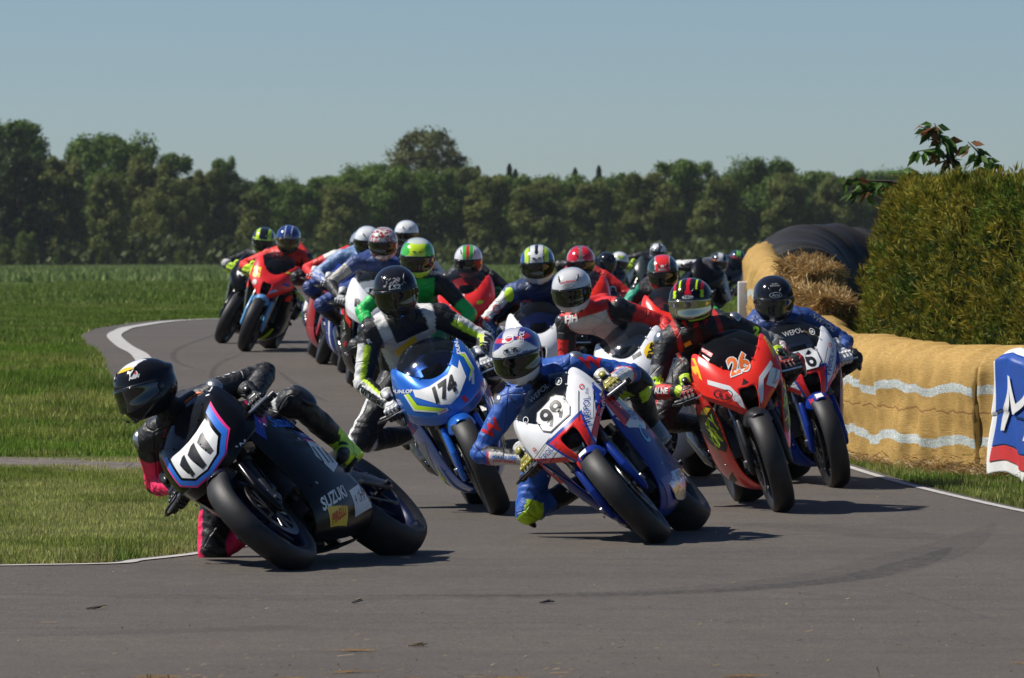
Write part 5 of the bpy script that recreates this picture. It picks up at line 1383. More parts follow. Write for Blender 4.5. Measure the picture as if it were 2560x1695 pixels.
# front row: (kind, variant, dx, top, distance, width)
front = [('dark', 0, -40, 280, 575, 1.1), ('dark', 1, 40, 330, 570, 1.1), ('broad', 0, -130, 300, 590, 1), ('broad', 1, 20, 268, 615, 1.0), ('olive', 0, 150, 350, 580, .9), ('broad', 2, 215, 300, 610, .8), ('broad', 0, 280, 300, 600, .85), ('olive', 1, 250, 390, 560, .8),
         ('olive', 2, 345, 350, 590, .8), ('broad', 1, 415, 345, 600, .8), ('olive', 0, 400, 400, 575, .85), ('olive', 1, 480, 380, 585, .8), ('broad', 2, 520, 358, 620, .55), ('dark', 0, 545, 410, 590, .9),
         ('olive', 2, 585, 430, 575, .9), ('broad', 0, 640, 398, 600, 1.0), ('broad', 1, 690, 420, 590, 1.0), ('broad', 2, 745, 398, 605, 1.0), ('olive', 0, 790, 420, 580, 1.0), ('broad', 0, 845, 368, 600, 1.0), ('broad', 1, 900, 372, 590, 1.0),
         ('tall', 0, 955, 288, 625, 1.0), ('tall', 1, 1015, 287, 620, 1.0), ('broad', 2, 1005, 385, 590, 1.0), ('olive', 1, 1070, 375, 600, .9), ('olive', 2, 1130, 400, 585, 1.0), ('broad', 0, 1190, 405, 590, 1.0), ('olive', 0, 1250, 415, 580, 1.1), ('broad', 1, 1310, 400, 600, 1.0),
         ('olive', 1, 1370, 420, 585, 1.0), ('broad', 2, 1430, 398, 600, 1.0), ('olive', 2, 1490, 395, 590, 1.0), ('broad', 0, 1555, 365, 600, .95), ('broad', 1, 1610, 375, 605, .9), ('olive', 0, 1660, 405, 585, 1.0), ('broad', 2, 1700, 395, 610, .9), ('broad', 0, 1770, 362, 605, 1.0), ('olive', 1, 1830, 400, 590, 1.0),
         ('broad', 1, 1880, 392, 600, 1.0), ('olive', 2, 1940, 410, 590, 1.0), ('broad', 2, 2000, 395, 605, 1.0), ('broad', 0, 2060, 384, 610, 1.0), ('olive', 0, 2120, 400, 595, 1.0), ('broad', 1, 2190, 398, 600, 1.0), ('broad', 2, 2270, 400, 600, 1.0), ('olive', 1, 2350, 400, 600, 1.0), ('broad', 0, 2440, 395, 600, 1.1)]
for q in front: tree(*q)
for k, dx in enumerate([1105, 1178, 1192, 1330, 1385, 1806]): tree('cone', k, dx, [384, 379, 391, 388, 383, 378, 392, 388, 384, 386, 393][k], 650 + k % 3 * 9, .95)
for k in range(30): tree('dark' if k % 4 == 0 else 'broad', k, -160 + k * 92, 404 + (k * 37 % 5) * 4, 668, 1.25)
for k, (dx, top, wf) in enumerate([(60, 530, .9), (10, 560, .8), (130, 590, .8), (230, 590, .9), (420, 575, 1), (480, 585, .7), (330, 590, 1), (560, 590, 1), (660, 585, 1), (760, 590, 1.1), (1120, 590, 1), (1180, 575, 1.1), (1290, 585, 1.2), (1380, 590, 1), (1440, 560, 1), (1480, 580, 1), (1590, 585, 1.1), (1670, 575, 1.2), (1740, 590, 1), (1850, 590, 1.2), (840, 590, 1), (1000, 585, 1.2), (1050, 570, .9)]): tree('bush', k, dx, top, 545 + k % 4 * 5, wf)
r = random.Random(77); vs, cs = [], []
for k in range(60000):
    y = r.uniform(640, 700) if r.random() < .8 else r.uniform(560, 640); x = r.uniform(-75, 85); g = gz(y); top = (8.6 if y > 640 else 3.4) * (.85 + .3 * noise.noise(Vector((x * .12, y * .05, 0)))); z = g + top * r.random() ** .8
    s_ = .75 * r.uniform(.5, 1.2); p = Vector((x, y, z)); nn = Vector((r.gauss(0, .6), -1 + r.gauss(0, .6), r.gauss(.3, .5))).normalized(); xx = nn.orthogonal().normalized(); yy = nn.cross(xx)
    vs += [tuple(p - xx * s_ * .5 - yy * s_ * .3), tuple(p + xx * s_ * .5 - yy * s_ * .2), tuple(p + xx * s_ * .3 + yy * s_ * .4), tuple(p - xx * s_ * .4 + yy * s_ * .3)]
    cs += [tuple(Vector((.035, .050, .012)).lerp(Vector((.07, .09, .02)), r.random()))] * 4
tag(part('undergrowth', raw_mesh('ug', vs, None, 4, np.array(cs)), LEAFM, None), 'dark undergrowth filling the far wood between the trunks', 'undergrowth', kind='stuff')
# labels that tell each tree apart
tl = sorted([o for o in COL.objects if o.get('group') == 'trees along the far edge of the field'], key=lambda o: o.location.x / o.location.y)
KW = {'broadleaf_tree': 'rounded leafy tree', 'dark_spruce_tree': 'dark dense tree', 'olive_green_tree': 'olive green tree', 'conifer_tree': 'small pointed conifer', 'poplar_tree': 'tall airy poplar', 'shrub': 'low light green shrub'}
cnt = {}
for o in tl:
    dx = (o.location.x / o.location.y * FPX + 1280) / 1.081; st = o.name.split('.')[0]; row = 'front' if o.location.y < 640 or st == 'shrub' else 'rear'
    if st == 'poplar_tree': o['label'] = 'tall airy poplar above the wood, ' + ('left one of the pair' if dx < 985 else 'right one of the pair'); continue
    key = (st, row, place(dx)); cnt.setdefault(key, []).append(o)
ORD = ['leftmost', 'second', 'third', 'fourth', 'fifth', 'sixth', 'seventh', 'eighth', 'ninth']
for (st, row, pl), os_ in cnt.items():
    for k, o in enumerate(os_):
        w1 = '' if len(os_) == 1 else (', ' + ORD[k] + (' from left' if k else '') + ' of %s' % ['', '', 'two', 'three', 'four', 'five', 'six', 'seven', 'eight', 'nine'][len(os_)])
        o['label'] = '%s, %s row %s%s' % (KW[st], row, pl, w1)

# ---- air: faint haze over the whole field
bm = bmesh.new(); box(bm, (0, 380, 14), (900, 820, 34)); hz = new_obj('haze', bm_mesh(bm, 'haze', sm=False))
hm = bpy.data.materials.new('haze'); hm.use_nodes = True; N = hm.node_tree.nodes; N.remove(N['Principled BSDF']); pv = N.new('ShaderNodeVolumePrincipled'); pv.inputs['Density'].default_value = .00006; pv.inputs['Color'].default_value = (.86, .92, 1, 1); pv.inputs['Anisotropy'].default_value = .2
hm.node_tree.links.new(pv.outputs[0], N['Material Output'].inputs['Volume']); hz.data.materials.append(hm); hz['kind'] = 'stuff'
SC.cycles.volume_bounces = 0
# ================================================================== the pack
K = (.014, .014, .016); W_ = (.62, .62, .60); R_ = (.62, .022, .018); NV = (.020, .045, .15); NEON = (.50, .72, .02); GY = (.22, .22, .22); GRN = (.015, .48, .09); BL = (.02, .07, .34); PK = (.80, .02, .11); OR = (.85, .20, .02); NR = (.75, .035, .02)
MK = sticker('black', (.008, .008, .009)); MW = sticker('white', (.72, .72, .70)); MR = sticker('red', (.62, .015, .015)); MB = sticker('blue', (.012, .045, .30)); MBL = sticker('bright_blue', (.02, .16, .62)); MN = sticker('neon', (.50, .75, .02)); MY = sticker('yellow', (.85, .55, .02))
MP = sticker('pink', (.80, .03, .22)); MO = sticker('orange', (.85, .17, .02)); MG = sticker('green', (.03, .40, .12)); MGY = sticker('grey', (.30, .31, .32)); MNR = sticker('signal_red', (.80, .02, .012)); MLB = sticker('light_blue', (.20, .45, .68))
BV = {}
def bv(k):
    if k not in BV:
        BV[k] = {'nB': lambda: bvh_of(m_nose('B')), 'nG': lambda: bvh_of(m_nose('G')), 'sd': lambda: bvh_of(m_side('B')), 'sc': lambda: bvh_of(m_screen()), 'fd': lambda: bvh_of(m_fender(1)), 'tk': lambda: bvh_of(m_tank())}[k]()
    return BV[k]
def FR(art, y, z, k, rot=0.0, lay=0): return drape(art, (0.45, y, z), (0, 1, 0), (0, 0, 1), bv(k), .0015 + .0011 * lay, rot=radians(rot))
def LF(art, x, z, k='sd', rot=0.0, lay=0, s=1): return drape(art, (x, 0, z), (-s, 0, 0), (0, 0, 1), bv(k), .0015 + .0011 * lay, rot=radians(rot))
def PF(pts, k, lay=0, mir=False):            # polygon in the front view (y, z)
    if mir: pts = [(-y, z) for y, z in pts]
    return FR(poly_bm(pts), 0, 0, k, 0, lay)
def PS(pts, k='sd', lay=0, s=1):              # polygon in the side view (x, z), s = 1 left flank, -1 right flank
    return drape(poly_bm([(-s * x, z) for x, z in pts]), (0, 0, 0), (-s, 0, 0), (0, 0, 1), bv(k), .0015 + .0011 * lay)
def TX(s, h, **k): return text_bm(s, h, **k)
def thick_line(pts, w):
    bm = bmesh.new()
    for (x0, y0), (x1, y1) in zip(pts, pts[1:]):
        d = Vector((x1 - x0, y1 - y0)); n = Vector((-d.y, d.x)).normalized() * w / 2
        bm.faces.new([bm.verts.new((x, y, 0)) for x, y in ((x0 + n.x, y0 + n.y), (x0 - n.x, y0 - n.y), (x1 - n.x, y1 - n.y), (x1 + n.x, y1 + n.y))])
    return bm
def ring_bm(rx, ry, w, n=28):
    bm = bmesh.new(); A = [bm.verts.new((rx * cos(2*pi*k/n), ry * sin(2*pi*k/n), 0)) for k in range(n)]; B = [bm.verts.new(((rx - w) * cos(2*pi*k/n), (ry - w) * sin(2*pi*k/n), 0)) for k in range(n)]
    for k in range(n): bm.faces.new((A[k], A[(k+1) % n], B[(k+1) % n], B[k]))
    return bm
# chest / arm artwork on a rider
def on_body(J, art, p, u, n, lay=0, step=.02):
    u = Vector(u).normalized(); n = Vector(n); n = (n - u * n.dot(u)).normalized(); v = n.cross(u)
    if 'bvh' not in J: J['bvh'] = bvh_of(J['body'].data)
    if not art.verts: return None
    cut_grid(art, step); dead = []; p = Vector(p)
    for q in art.verts:
        o = p + u * q.co.x + v * q.co.y; hit, nn, i, d = J['bvh'].ray_cast(o + n * .22, -n, .5)
        if hit is None: dead.append(q); continue
        q.co = hit + n * (.004 + .001 * lay)
    if dead: bmesh.ops.delete(art, geom=dead, context='VERTS')
    lo = [e for e in art.edges if e.calc_length() > step * 3.5]
    if lo: bmesh.ops.delete(art, geom=lo, context='EDGES')
    return art
def on_lid(H, art, az, el, rot=0.0, lay=0):
    c = lid_p(az, el); n = c.normalized(); u = Vector((0, 0, 1)).cross(n).normalized(); v = n.cross(u)
    u, v = u * cos(rot) + v * sin(rot), v * cos(rot) - u * sin(rot); cut_grid(art, .008)
    if 'lidbvh' not in BV: BV['lidbvh'] = bvh_of(m_lid(1))
    for q in art.verts:
        o = c + u * q.co.x + v * q.co.y; hit, nn, i, d = BV['lidbvh'].ray_cast(o + n * .1, -n, .3)
        q.co = (hit if hit else o) + n * (.0012 + .0007 * lay)
    return art
def logo(H, s, az=0, el=.46, h=.017, fg=MK, bgm=MW, ov=(.038, .016), rot=0.0, name='helmet_logo', **k):
    pc = []
    if ov:
        if bgm: pc += [(on_lid(H, oval_bm(*ov), az, el, rot), bgm)]
        pc += [(on_lid(H, ring_bm(ov[0], ov[1], .0025), az, el, rot, 1), fg)]
    pc += [(on_lid(H, TX(s, h, bold=.012, **k), az, el, rot, 2), fg)]
    return art_part(name, pc, H)
def px_world(x, y, d): return Vector(((x * 1.081 - 1280) / FPX * d, d, EYE - (y * 1.081 - HOR) / FPX * d))
def duo(blab, rlab, c, yaw, lean, hp, look, bike=None, rider=None, dd=.45, near=False):
    """a motorcycle and its rider; c = contact pixel, hp = helmet centre pixel (2368 px picture)"""
    M = bike_matrix(c[0] * 1.081, c[1] * 1.081, yaw, lean); d = d_of(c[1] * 1.081) + dd
    M0 = M; MC = M @ CH; Hl = MC.inverted() @ px_world(hp[0], hp[1], d)
    B = make_bike(blab, M, **dict(dict(level=2 if near else 1), **(bike or {})))
    rk = dict(vox=.009 if near else .014, hi=near, look=look, head=tuple(Hl)); rk.update(rider or {})
    if 'hang' not in rk: rk['hang'] = Hl.y * .6
    if 'Hz' in rk: h = list(rk['head']); h[2] = rk.pop('Hz'); rk['head'] = tuple(h)
    Rr, J = make_rider(rlab, MC, **rk)
    return B, Rr, J, M
def wolf(c): return c
# --- suits: f(bone, side, t, q, r) -> colour;  side -1 = rider's right = picture left
def plain(c1, c2=K, c3=None):
    def f(nm, s, t, q, r):
        if nm == 'uarm': return c1 if q.y * s > -.35 else c2
        if nm == 'farm': return c1 if q.y * s > -.1 else c2
        if nm == 'torso': return c3 or c2
        if nm == 'thigh': return c1 if q.y * s > .3 else c2
        return c2
    return f
def suit111(nm, s, t, q, r):
    if s == -1:
        if nm == 'uarm': return PK if t > .30 else K
        if nm == 'farm': return PK if t > .08 and not (.30 < t < .5 and q.z < -.1) else K
        if nm == 'thigh': return PK if q.y < -.15 and t > .55 else K
        if nm == 'shin': return PK if t < .5 and q.x > -.3 else K
    if nm == 'torso': return (.55, .012, .03) if (q.z < -.2 and abs(r.y) < .12) else K
    if nm == 'uarm' and .25 < t < .6 and q.z > .75: return (.05, .05, .055)
    if nm == 'thigh' and s == 1 and .80 < t < .86: return (.5, .5, .5)
    return K
def suit174(nm, s, t, q, r):
    o = q.y * s
    if nm == 'uarm':
        if t < .28: return K
        if o > .25: return W_
        return NEON if o > -.25 and t > .3 else (W_ if q.z > .5 else K)
    if nm == 'farm':
        if o > .15: return W_
        return NEON if o > -.25 and t < .75 else K
    if nm == 'torso':
        if r.z < -.13: return W_ if abs(r.y) < .19 else K
        return K if abs(r.y) < .10 or abs(r.y) > .17 else W_
    if nm == 'thigh': return W_ if o > .35 and t > .3 else K
    if nm == 'shin': return W_ if t < .22 and q.x > -.2 else K
    return K
def suit99(nm, s, t, q, r):
    o = q.y * s; B9 = (.018, .085, .36)
    if nm == 'uarm': return B9 if (o > -.35 or q.z > .3) else K
    if nm == 'farm':
        if t < .25: return B9 if o > -.1 else K
        if t < .30: return R_ if o > -.1 else K
        return W_ if o > -.05 else K
    if nm == 'torso': return K if abs(r.y) < .04 and r.z > -.25 else B9
    if nm == 'thigh':
        if s == 1: return NEON if (.25 < t < .90 and q.z < .7) else K
        return NEON if t > .86 and q.z < .3 else (B9 if q.x > -.3 else K)
    if nm == 'shin' and s == 1: return NEON if (t < .35 and q.z < .5 and q.y > -.3) else K
    if nm == 'shin': return (NEON if t < .12 else (B9 if t < .35 else K)) if s == -1 else K
    return K
def suit26(nm, s, t, q, r):
    o = q.y * s
    if nm == 'uarm': return (.20, .20, .20) if (t > .55 and o > -.3) else K
    if nm == 'farm': return (.55, .02, .02) if (.25 < t < .7 and o > .2) else (NEON if t > .86 or .05 < t < .09 else K)
    if nm == 'torso':
        if .105 < abs(r.y) < .135: return (.50, .02, .015)
        return K
    if nm == 'thigh' and o > .4 and t > .6: return (.4, .02, .02)
    return K
def suit36(nm, s, t, q, r):
    o = q.y * s; B9 = (.016, .05, .20)
    if nm in ('uarm', 'torso'): return K if (nm == 'uarm' and o < -.3) else ((.012, .025, .08) if nm == 'torso' and q.z < 0 else B9)
    if nm == 'farm': return (.10, .16, .40) if (t > .45 and o > .1) else (B9 if o > -.2 else K)
    if nm == 'neck': return (.03, .35, .06)
    return K
def suitRVS(nm, s, t, q, r):
    o = q.y * s
    if nm == 'uarm': return K if (t < .35 and q.x > .15 and q.z < .75) else (R_ if o > -.35 or q.z > .1 else K)
    if nm == 'farm': return W_ if (s == -1 and t < .18) else (R_ if o > -.45 or q.z > 0 else K)
    if nm == 'torso': return (W_ if abs(r.y) < .14 and r.z < -.03 else (R_ if r.z > -.1 else K))
    if nm == 'thigh': return R_ if o > .2 else K
    return K
def suitG(nm, s, t, q, r):                    # blue, white and red
    o = q.y * s
    if nm == 'uarm':
        if t < .18: return (.04, .08, .22)
        return W_ if o > -.35 else K
    if nm == 'farm': return NR if t < .3 and o > -.2 else ((.03, .08, .2) if o > -.3 else K)
    if nm == 'torso': return (.62, .03, .03) if r.z > .06 else (.018, .035, .10)
    return K
def suit55(nm, s, t, q, r):
    o = q.y * s
    if nm == 'uarm': return NR if (o > -.4 or q.z > .2) else K
    if nm == 'farm': return NR if (o > -.1 and t < .82) else (NEON if t > .8 else K)
    if nm == 'torso': return NR if abs(r.y) < .22 and (r.z > -.36) else K
    if nm == 'thigh': return NR if (t < .3) else K
    return K
# --- gloves
def gl(b, a, k=None, kn=None): return dict(base=b, accent=a, back=k or b, kn=kn or PLASTIC)
KNW = pmat('knuckle_white', (.6, .6, .6), rough=.35, coat=.3)
KNO = pmat('knuckle_olive', (.30, .26, .03), rough=.3, coat=.5)
KNN = pmat('knuckle_neon', (.45, .7, .03), rough=.4)
# --- helmets
def solid(c): return lambda az, el, p: c
def lid111(az, el, p):
    if el > .85 and abs(p.y) < .055 and p.x > -.02: return (.7, .7, .7) if p.x < .075 else (.75, .5, .05)
    return (.010, .010, .012)
def lid174(az, el, p):
    if el > .30 and abs(az) < .55:
        c = floor(p.y / .010) + floor(p.z / .010)
        if .42 < el < .75 and (c % 2 == 0) and noise.noise(p * 60) > .05: return (.35, .35, .36)
    return (.012, .013, .018)
def lid99(az, el, p):
    f = el - .10 * sin(az * 3) 
    if p.x > -.02 and .235 < f < .78 - .5 * max(0, abs(az) - .3): return (.68, .68, .68)
    if .78 <= el < .95 and abs(az) < 1.3: return (.55, .02, .04)
    if el < -.42: return (.66, .66, .66) if abs(az) < 1.1 else (.03, .02, .16)
    if abs(az) > 1.4 and -.3 < el < .2 and sin(az * 9 + el * 5) > .3: return (.55, .02, .04)
    if el > .95 and abs(p.y) < .04 and p.x > -.05: return (.6, .6, .62)
    return (.025, .025, .20)
def lid26(az, el, p):
    a = abs(az)
    if p.x > -.03 and el > .24 and abs(p.y) < .010 + .020 * max(0, (.10 - p.z) / .08): return (.50, .010, .03)
    if p.x > 0 and el > .5 and .042 < abs(p.y) < .052 and p.z > .085: return NEON
    if el > .30 and .070 < abs(p.y) < .086 and p.x > -.02: return NEON if p.z < .085 else (.45, .01, .03)
    if -.50 < el < -.45 and a < 1.1: return NEON
    if el < -.55 and abs(sin(az * 6)) > .85: return (.4, .01, .02)
    return (.010, .010, .011)
def lid36(az, el, p): return (.010, .011, .016)
def lidRVS(az, el, p): return (.60, .60, .60)
def lidG(az, el, p):
    a = abs(az)
    if el > .28:
        if abs(p.y) < .048 and p.x > -.09: return (.012, .012, .012) if (abs(p.y) < .012 and el > .7) else (.7, .7, .7)
        if abs(p.y) < .055: return K
        if abs(p.y) < .088: return NEON
        return (.015, .05, .30)
    if el < -.42 and a < 1.0: return (.6, .6, .62)
    return (.012, .03, .14)
def lidRed(az, el, p):
    if el > .27:
        if abs(p.y) < .016: return (.02, .02, .02) if (floor(p.z / .008) + floor(p.y / .008)) % 2 else (.3, .3, .3)
        if abs(p.y) < .085: return (.60, .012, .02)
    if abs(az) > 1.35 or el < -.4: return (.62, .62, .62)
    return (.60, .012, .02)
def lidStripe(az, el, p):
    if el > .22:
        if abs(p.y) < .014: return (.55, .02, .03)
        if abs(p.y) < .045: return (.06, .40, .05)
    return (.66, .66, .66)
def lidGreen(az, el, p):
    if el > .25:
        n = noise.noise(Vector((p.y * 22, p.z * 10, 3)))
        if p.x < .02 and abs(p.y) > .07: return (.10, .05, .18)
        if el > .95: return (.55, .6, .55)
        return (.55, .75, .02) if abs(p.y) + .02 * n < .06 else (.06, .45, .05)
    if el < -.40: return (.5, .75, .03)
    return (.05, .05, .06)
def lidPat(az, el, p):
    n = noise.noise(p * 38) + .6 * noise.noise(p * 75); return (.60, .58, .56) if n > -.05 else (.30, .03, .02)
def lidWhite(az, el, p): return (.68, .69, .70) if el > -.1 else (.1, .1, .1)
def lidWhiteN(az, el, p): return NEON if (.45 < el < .8 and abs(p.y) < .05 and p.x > 0) else (.66, .66, .66)
def lidBW(az, el, p): return (.02, .02, .02) if abs(p.y) < .02 or noise.noise(p * 18) > .12 else (.7, .7, .7)
def lid55(az, el, p):
    if el > .25 and .028 < abs(p.y) < .038: return (.45, .5, .6)
    return (.015, .035, .16) if el > .1 or abs(az) > 1.3 else (.012, .014, .02)
def lidP(az, el, p):
    if el > .25 and ((.045 < abs(p.y) < .085) or (.25 < el < .36)): return NEON
    return (.012, .012, .012) if el > -.45 else NEON
def lidGR(az, el, p):
    if el > .25: return (.72, .03, .03) if abs(p.y) < .055 else ((.6, .6, .6) if abs(p.y) < .060 else (.02, .05, .03))
    if el < -.42: return (.72, .03, .03)
    return (.02, .04, .025)
def lidOr(az, el, p):
    if el > .3: return (.6, .6, .6) if abs(p.y) < .035 else K
    return OR if -.1 < el or abs(az) > 1.2 else (.5, .5, .5)
def lidDk(az, el, p):
    if el > .5 and abs(p.y) < .04 and abs(abs(p.y) - .02) < .01: return (.2, .6, .02)
    if .22 < el < .36: return (.5, .02, .02)
    return (.01, .015, .05)
# ---------------------------------------------------------- 111
BLK = paint('gloss_black', (.004, .004, .005), rough=.22, coat=.0, spec=.22)
B, Rr, J, M = duo('black superbike number 111 with blue and pink outlined plate, leaning deepest at front left', 'person in black leathers with pink right sleeve hanging off the black number 111 motorcycle',
    (690, 1322), 19, 47.5, (335, 900), (38, 14, 14), near=True,
    bike=dict(kind='G', body=BLK, side=BLK, fork=BLACKM, rimc=pmat('rim_dark_blue', (.006, .010, .04), rough=.35, metal=.3), steer=2, screen=(.60, .66, .78), salpha=.20),
    rider=dict(hang=-.26, lidmat=LIDK, elb={1: (-.6, .8, -.50), -1: (-.38, .02, .85)}, suit=suit111, lid=lid111, gl=gl(K, (.03, .03, .03)), cups=CUPMET, puck=PLASTIC, vents=1,
               legs={-1: dict(pole=(.6, -1.0, -.25)), 1: dict(pole=(.9, .35, .45))}, bootacc=lambda p, t, s: ((.62, .90, .03) if (s == 1 and t < .10 and p.z < .03 and noise.noise(p * 14) > -.42) else None)))
def one(h): return poly_bm([(x * h, y * h) for x, y in ((-.12, -.5), (.10, -.5), (.20, .5), (.03, .5), (-.26, .34), (-.24, .12), (-.02, .24))])
pl = [(-.125, .915), (-.128, .80), (-.075, .745), (0, .728), (.075, .745), (.128, .80), (.125, .915), (.06, .90), (0, .895), (-.06, .90)]
def grow(pts, k, c=(0, .82)): return [(c[0] + (x - c[0]) * k, c[1] + (y - c[1]) * k) for x, y in pts]
pc = []
for q, m_, l in ((1.42, MP, 0), (1.34, MBL, 1)):
    for mir in (False, True):
        a, b_ = grow([(.125, .925), (.128, .80), (.075, .745), (.0, .728)], q), grow([(.125, .925), (.128, .80), (.075, .745), (.0, .728)], q - (.09 if l == 0 else .22))
        pc.append((PF(a + b_[::-1], 'nG', l, mir), m_))
pc.append((PF(pl, 'nG', 2), MW)); art_part('number_plate', pc, B)
art_part('race_number', [(FR(one(.105), -.068, .812, 'nG', 0, 3), MK), (FR(one(.125), .0, .805, 'nG', 0, 3), MK), (FR(one(.105), .066, .818, 'nG', 0, 3), sticker('dark_grey', (.05, .05, .055)))], B)
pc = [(PS([(.10, .60), (-.04, .56), (-.07, .44), (.08, .40), (.15, .50)], lay=0), MW), (LF(TX('111', .095, bold=.03, shear=.1), .045, .50, rot=-4, lay=1), MK)]
art_part('side_number', pc, B)
pc = [(PS([(.16, .66), (-.03, .62), (-.05, .585), (.14, .61)], lay=0), MB), (LF(TX('MOTUL', .025, bold=.02), .05, .62, rot=-9, lay=1), MW), (PS([(.13, .605), (-.05, .578), (-.05, .570), (.13, .592)], lay=0), MP),
      (LF(TX('Suzuki', .07, bold=.03, shear=.3), .20, .72, rot=-6, lay=0), MBL), (LF(TX('SUZUKI', .055, bold=.03, width=1.1), .20, .30, rot=3, lay=0), MW),
      (PS([(.30, .275), (.10, .245), (.10, .185), (.28, .205)], lay=0), MY), (LF(TX('PIRELLI', .035, bold=.03), .195, .23, rot=5, lay=1), MR),
      (PS([(.02, .30), (-.24, .33), (-.27, .22), (.0, .20)], lay=0), MW), (LF(TX('HM', .05, bold=.0), -.16, .275, rot=5, lay=1), MK), (LF(ring_bm(.02, .02, .004), -.09, .265, lay=1), MK), (LF(TX('4', .04), -.03, .26, lay=1), MK),
      (LF(TX('R', .10, bold=.05, shear=.3), .36, .83, rot=0, lay=0), MP), (LF(TX('GSX', .05, bold=.03, shear=.3), .28, .845, rot=0, lay=1), MW), (PS([(.42, .76), (.36, .80), (.30, .79), (.38, .72)], lay=0), MP), (PS([(.46, .66), (.50, .72), (.40, .80), (.37, .77)], lay=0), MB)]
art_part('sponsor_lettering', pc, B)
art_part('ear_lettering', [(FR(TX('TEC', .028, bold=.03), .182, 1.03, 'nG', 60, 0), MW), (FR(TX('W', .028, bold=.03), .165, .70, 'nG', 0, 0), MW)], B)
pcs = text_bm('PIRELLI', .026, bold=.02)
fb = bvh_of(m_fender(1)); a_ = drape(pcs, (.0, 0, .12), (.32, 0, -.95), (-.95, 0, -.32), fb, .002)
o = art_part('fork_lettering', [(a_, MW)], B)
for q in o: q.matrix_local = CHI @ Matrix.Translation((.71, 0, .301))
H = J['H']; art_part('helmet_logo', [(on_lid(H, TX('AGV', .020, bold=.03), .55, .52, 0, 1), MW), (on_lid(H, oval_bm(.020, .024), .55, .62, 0, 0), MW), (on_lid(H, poly_bm([(-.014, -.008), (-.004, -.008), (-.004, .014), (-.014, .010)]), .55, .64, 0, 1), MG), (on_lid(H, poly_bm([(.004, -.008), (.014, -.008), (.014, .010), (.004, .014)]), .55, .64, 0, 1), MR)], H)
art_part('suit_lettering', [(on_body(J, TX('RST', .05, bold=.03), J['SH'][1].lerp(J['EL'][1], .35), J['EL'][1] - J['SH'][1], (.3, .2, .9)), MW), (on_body(J, TX('GTO', .045, bold=.03), J['SH'][1] + Vector((.03, -.07, 0)), (0, 1, 0), (.8, .1, .6)), MO),
                            (on_body(J, TX('RST', .055, bold=.03), J['HP'][1].lerp(J['KN'][1], .86) if 'HP' in J else J['KN'][1], J['AN'][1] - J['KN'][1], (.2, .9, .3)), MW)], Rr)
# ---------------------------------------------------------- 99 and 36 share a livery
WHT = paint('race_white', (.78, .78, .79)); NVY = paint('deep_blue', (.008, .028, .20), coat=.10, spec=.12); FOIL = pmat('holographic_foil', (.55, .5, .55), rough=.12, metal=1.0, var=.3, vscale=9, bump=.8, bscale=14)
def v_livery(name, base, red, blue):
    """glossy base colour with a red V round the intake and a red and blue lower hem, masked in the fairing's own coordinates"""
    m, t, N, L, p = node_mat(name); tc = N.new("ShaderNodeTexCoord"); sx = N.new("ShaderNodeSeparateXYZ"); L.new(tc.outputs['Object'], sx.inputs[0]); Z = sx.outputs[2]
    y = math_(N, L, 'ABSOLUTE', sx.outputs[1]); lt = lambda a, b: math_(N, L, 'LESS_THAN', a, b)
    v = math_(N, L, 'MULTIPLY', lt(y, math_(N, L, 'MULTIPLY_ADD', Z, .30, -.142)), lt(Z, .830))
    hem = math_(N, L, 'MULTIPLY', lt(Z, math_(N, L, 'MULTIPLY_ADD', y, .72, .672)), lt(.085, y)) if False else math_(N, L, 'MULTIPLY', lt(Z, math_(N, L, 'MULTIPLY_ADD', y, .74, .660)), math_(N, L, 'GREATER_THAN', y, .085))
    vb = math_(N, L, 'MULTIPLY', lt(y, math_(N, L, 'MULTIPLY_ADD', Z, .30, -.129)), lt(Z, .845))
    c = mixc(N, L, vb, base, blue); c = mixc(N, L, v, c, red); c = mixc(N, L, hem, c, red)
    nz = nz_node(N, L, tc.outputs['Object'], 5, 5); c = mixc(N, L, 1.0, c, ramp(N, L, nz, [(.3, (.9, .9, .9)), (.7, (1.06, 1.06, 1.06))]), 'MULTIPLY')
    L.new(c, p.inputs['Base Color']); p.inputs['Roughness'].default_value = .28; p.inputs['Coat Weight'].default_value = .45; p.inputs['Coat Roughness'].default_value = .04; p.inputs['Specular IOR Level'].default_value = .35; return m
WVL = v_livery('race_white_red_v', (.78, .78, .79), (.75, .02, .015), (.02, .06, .35))
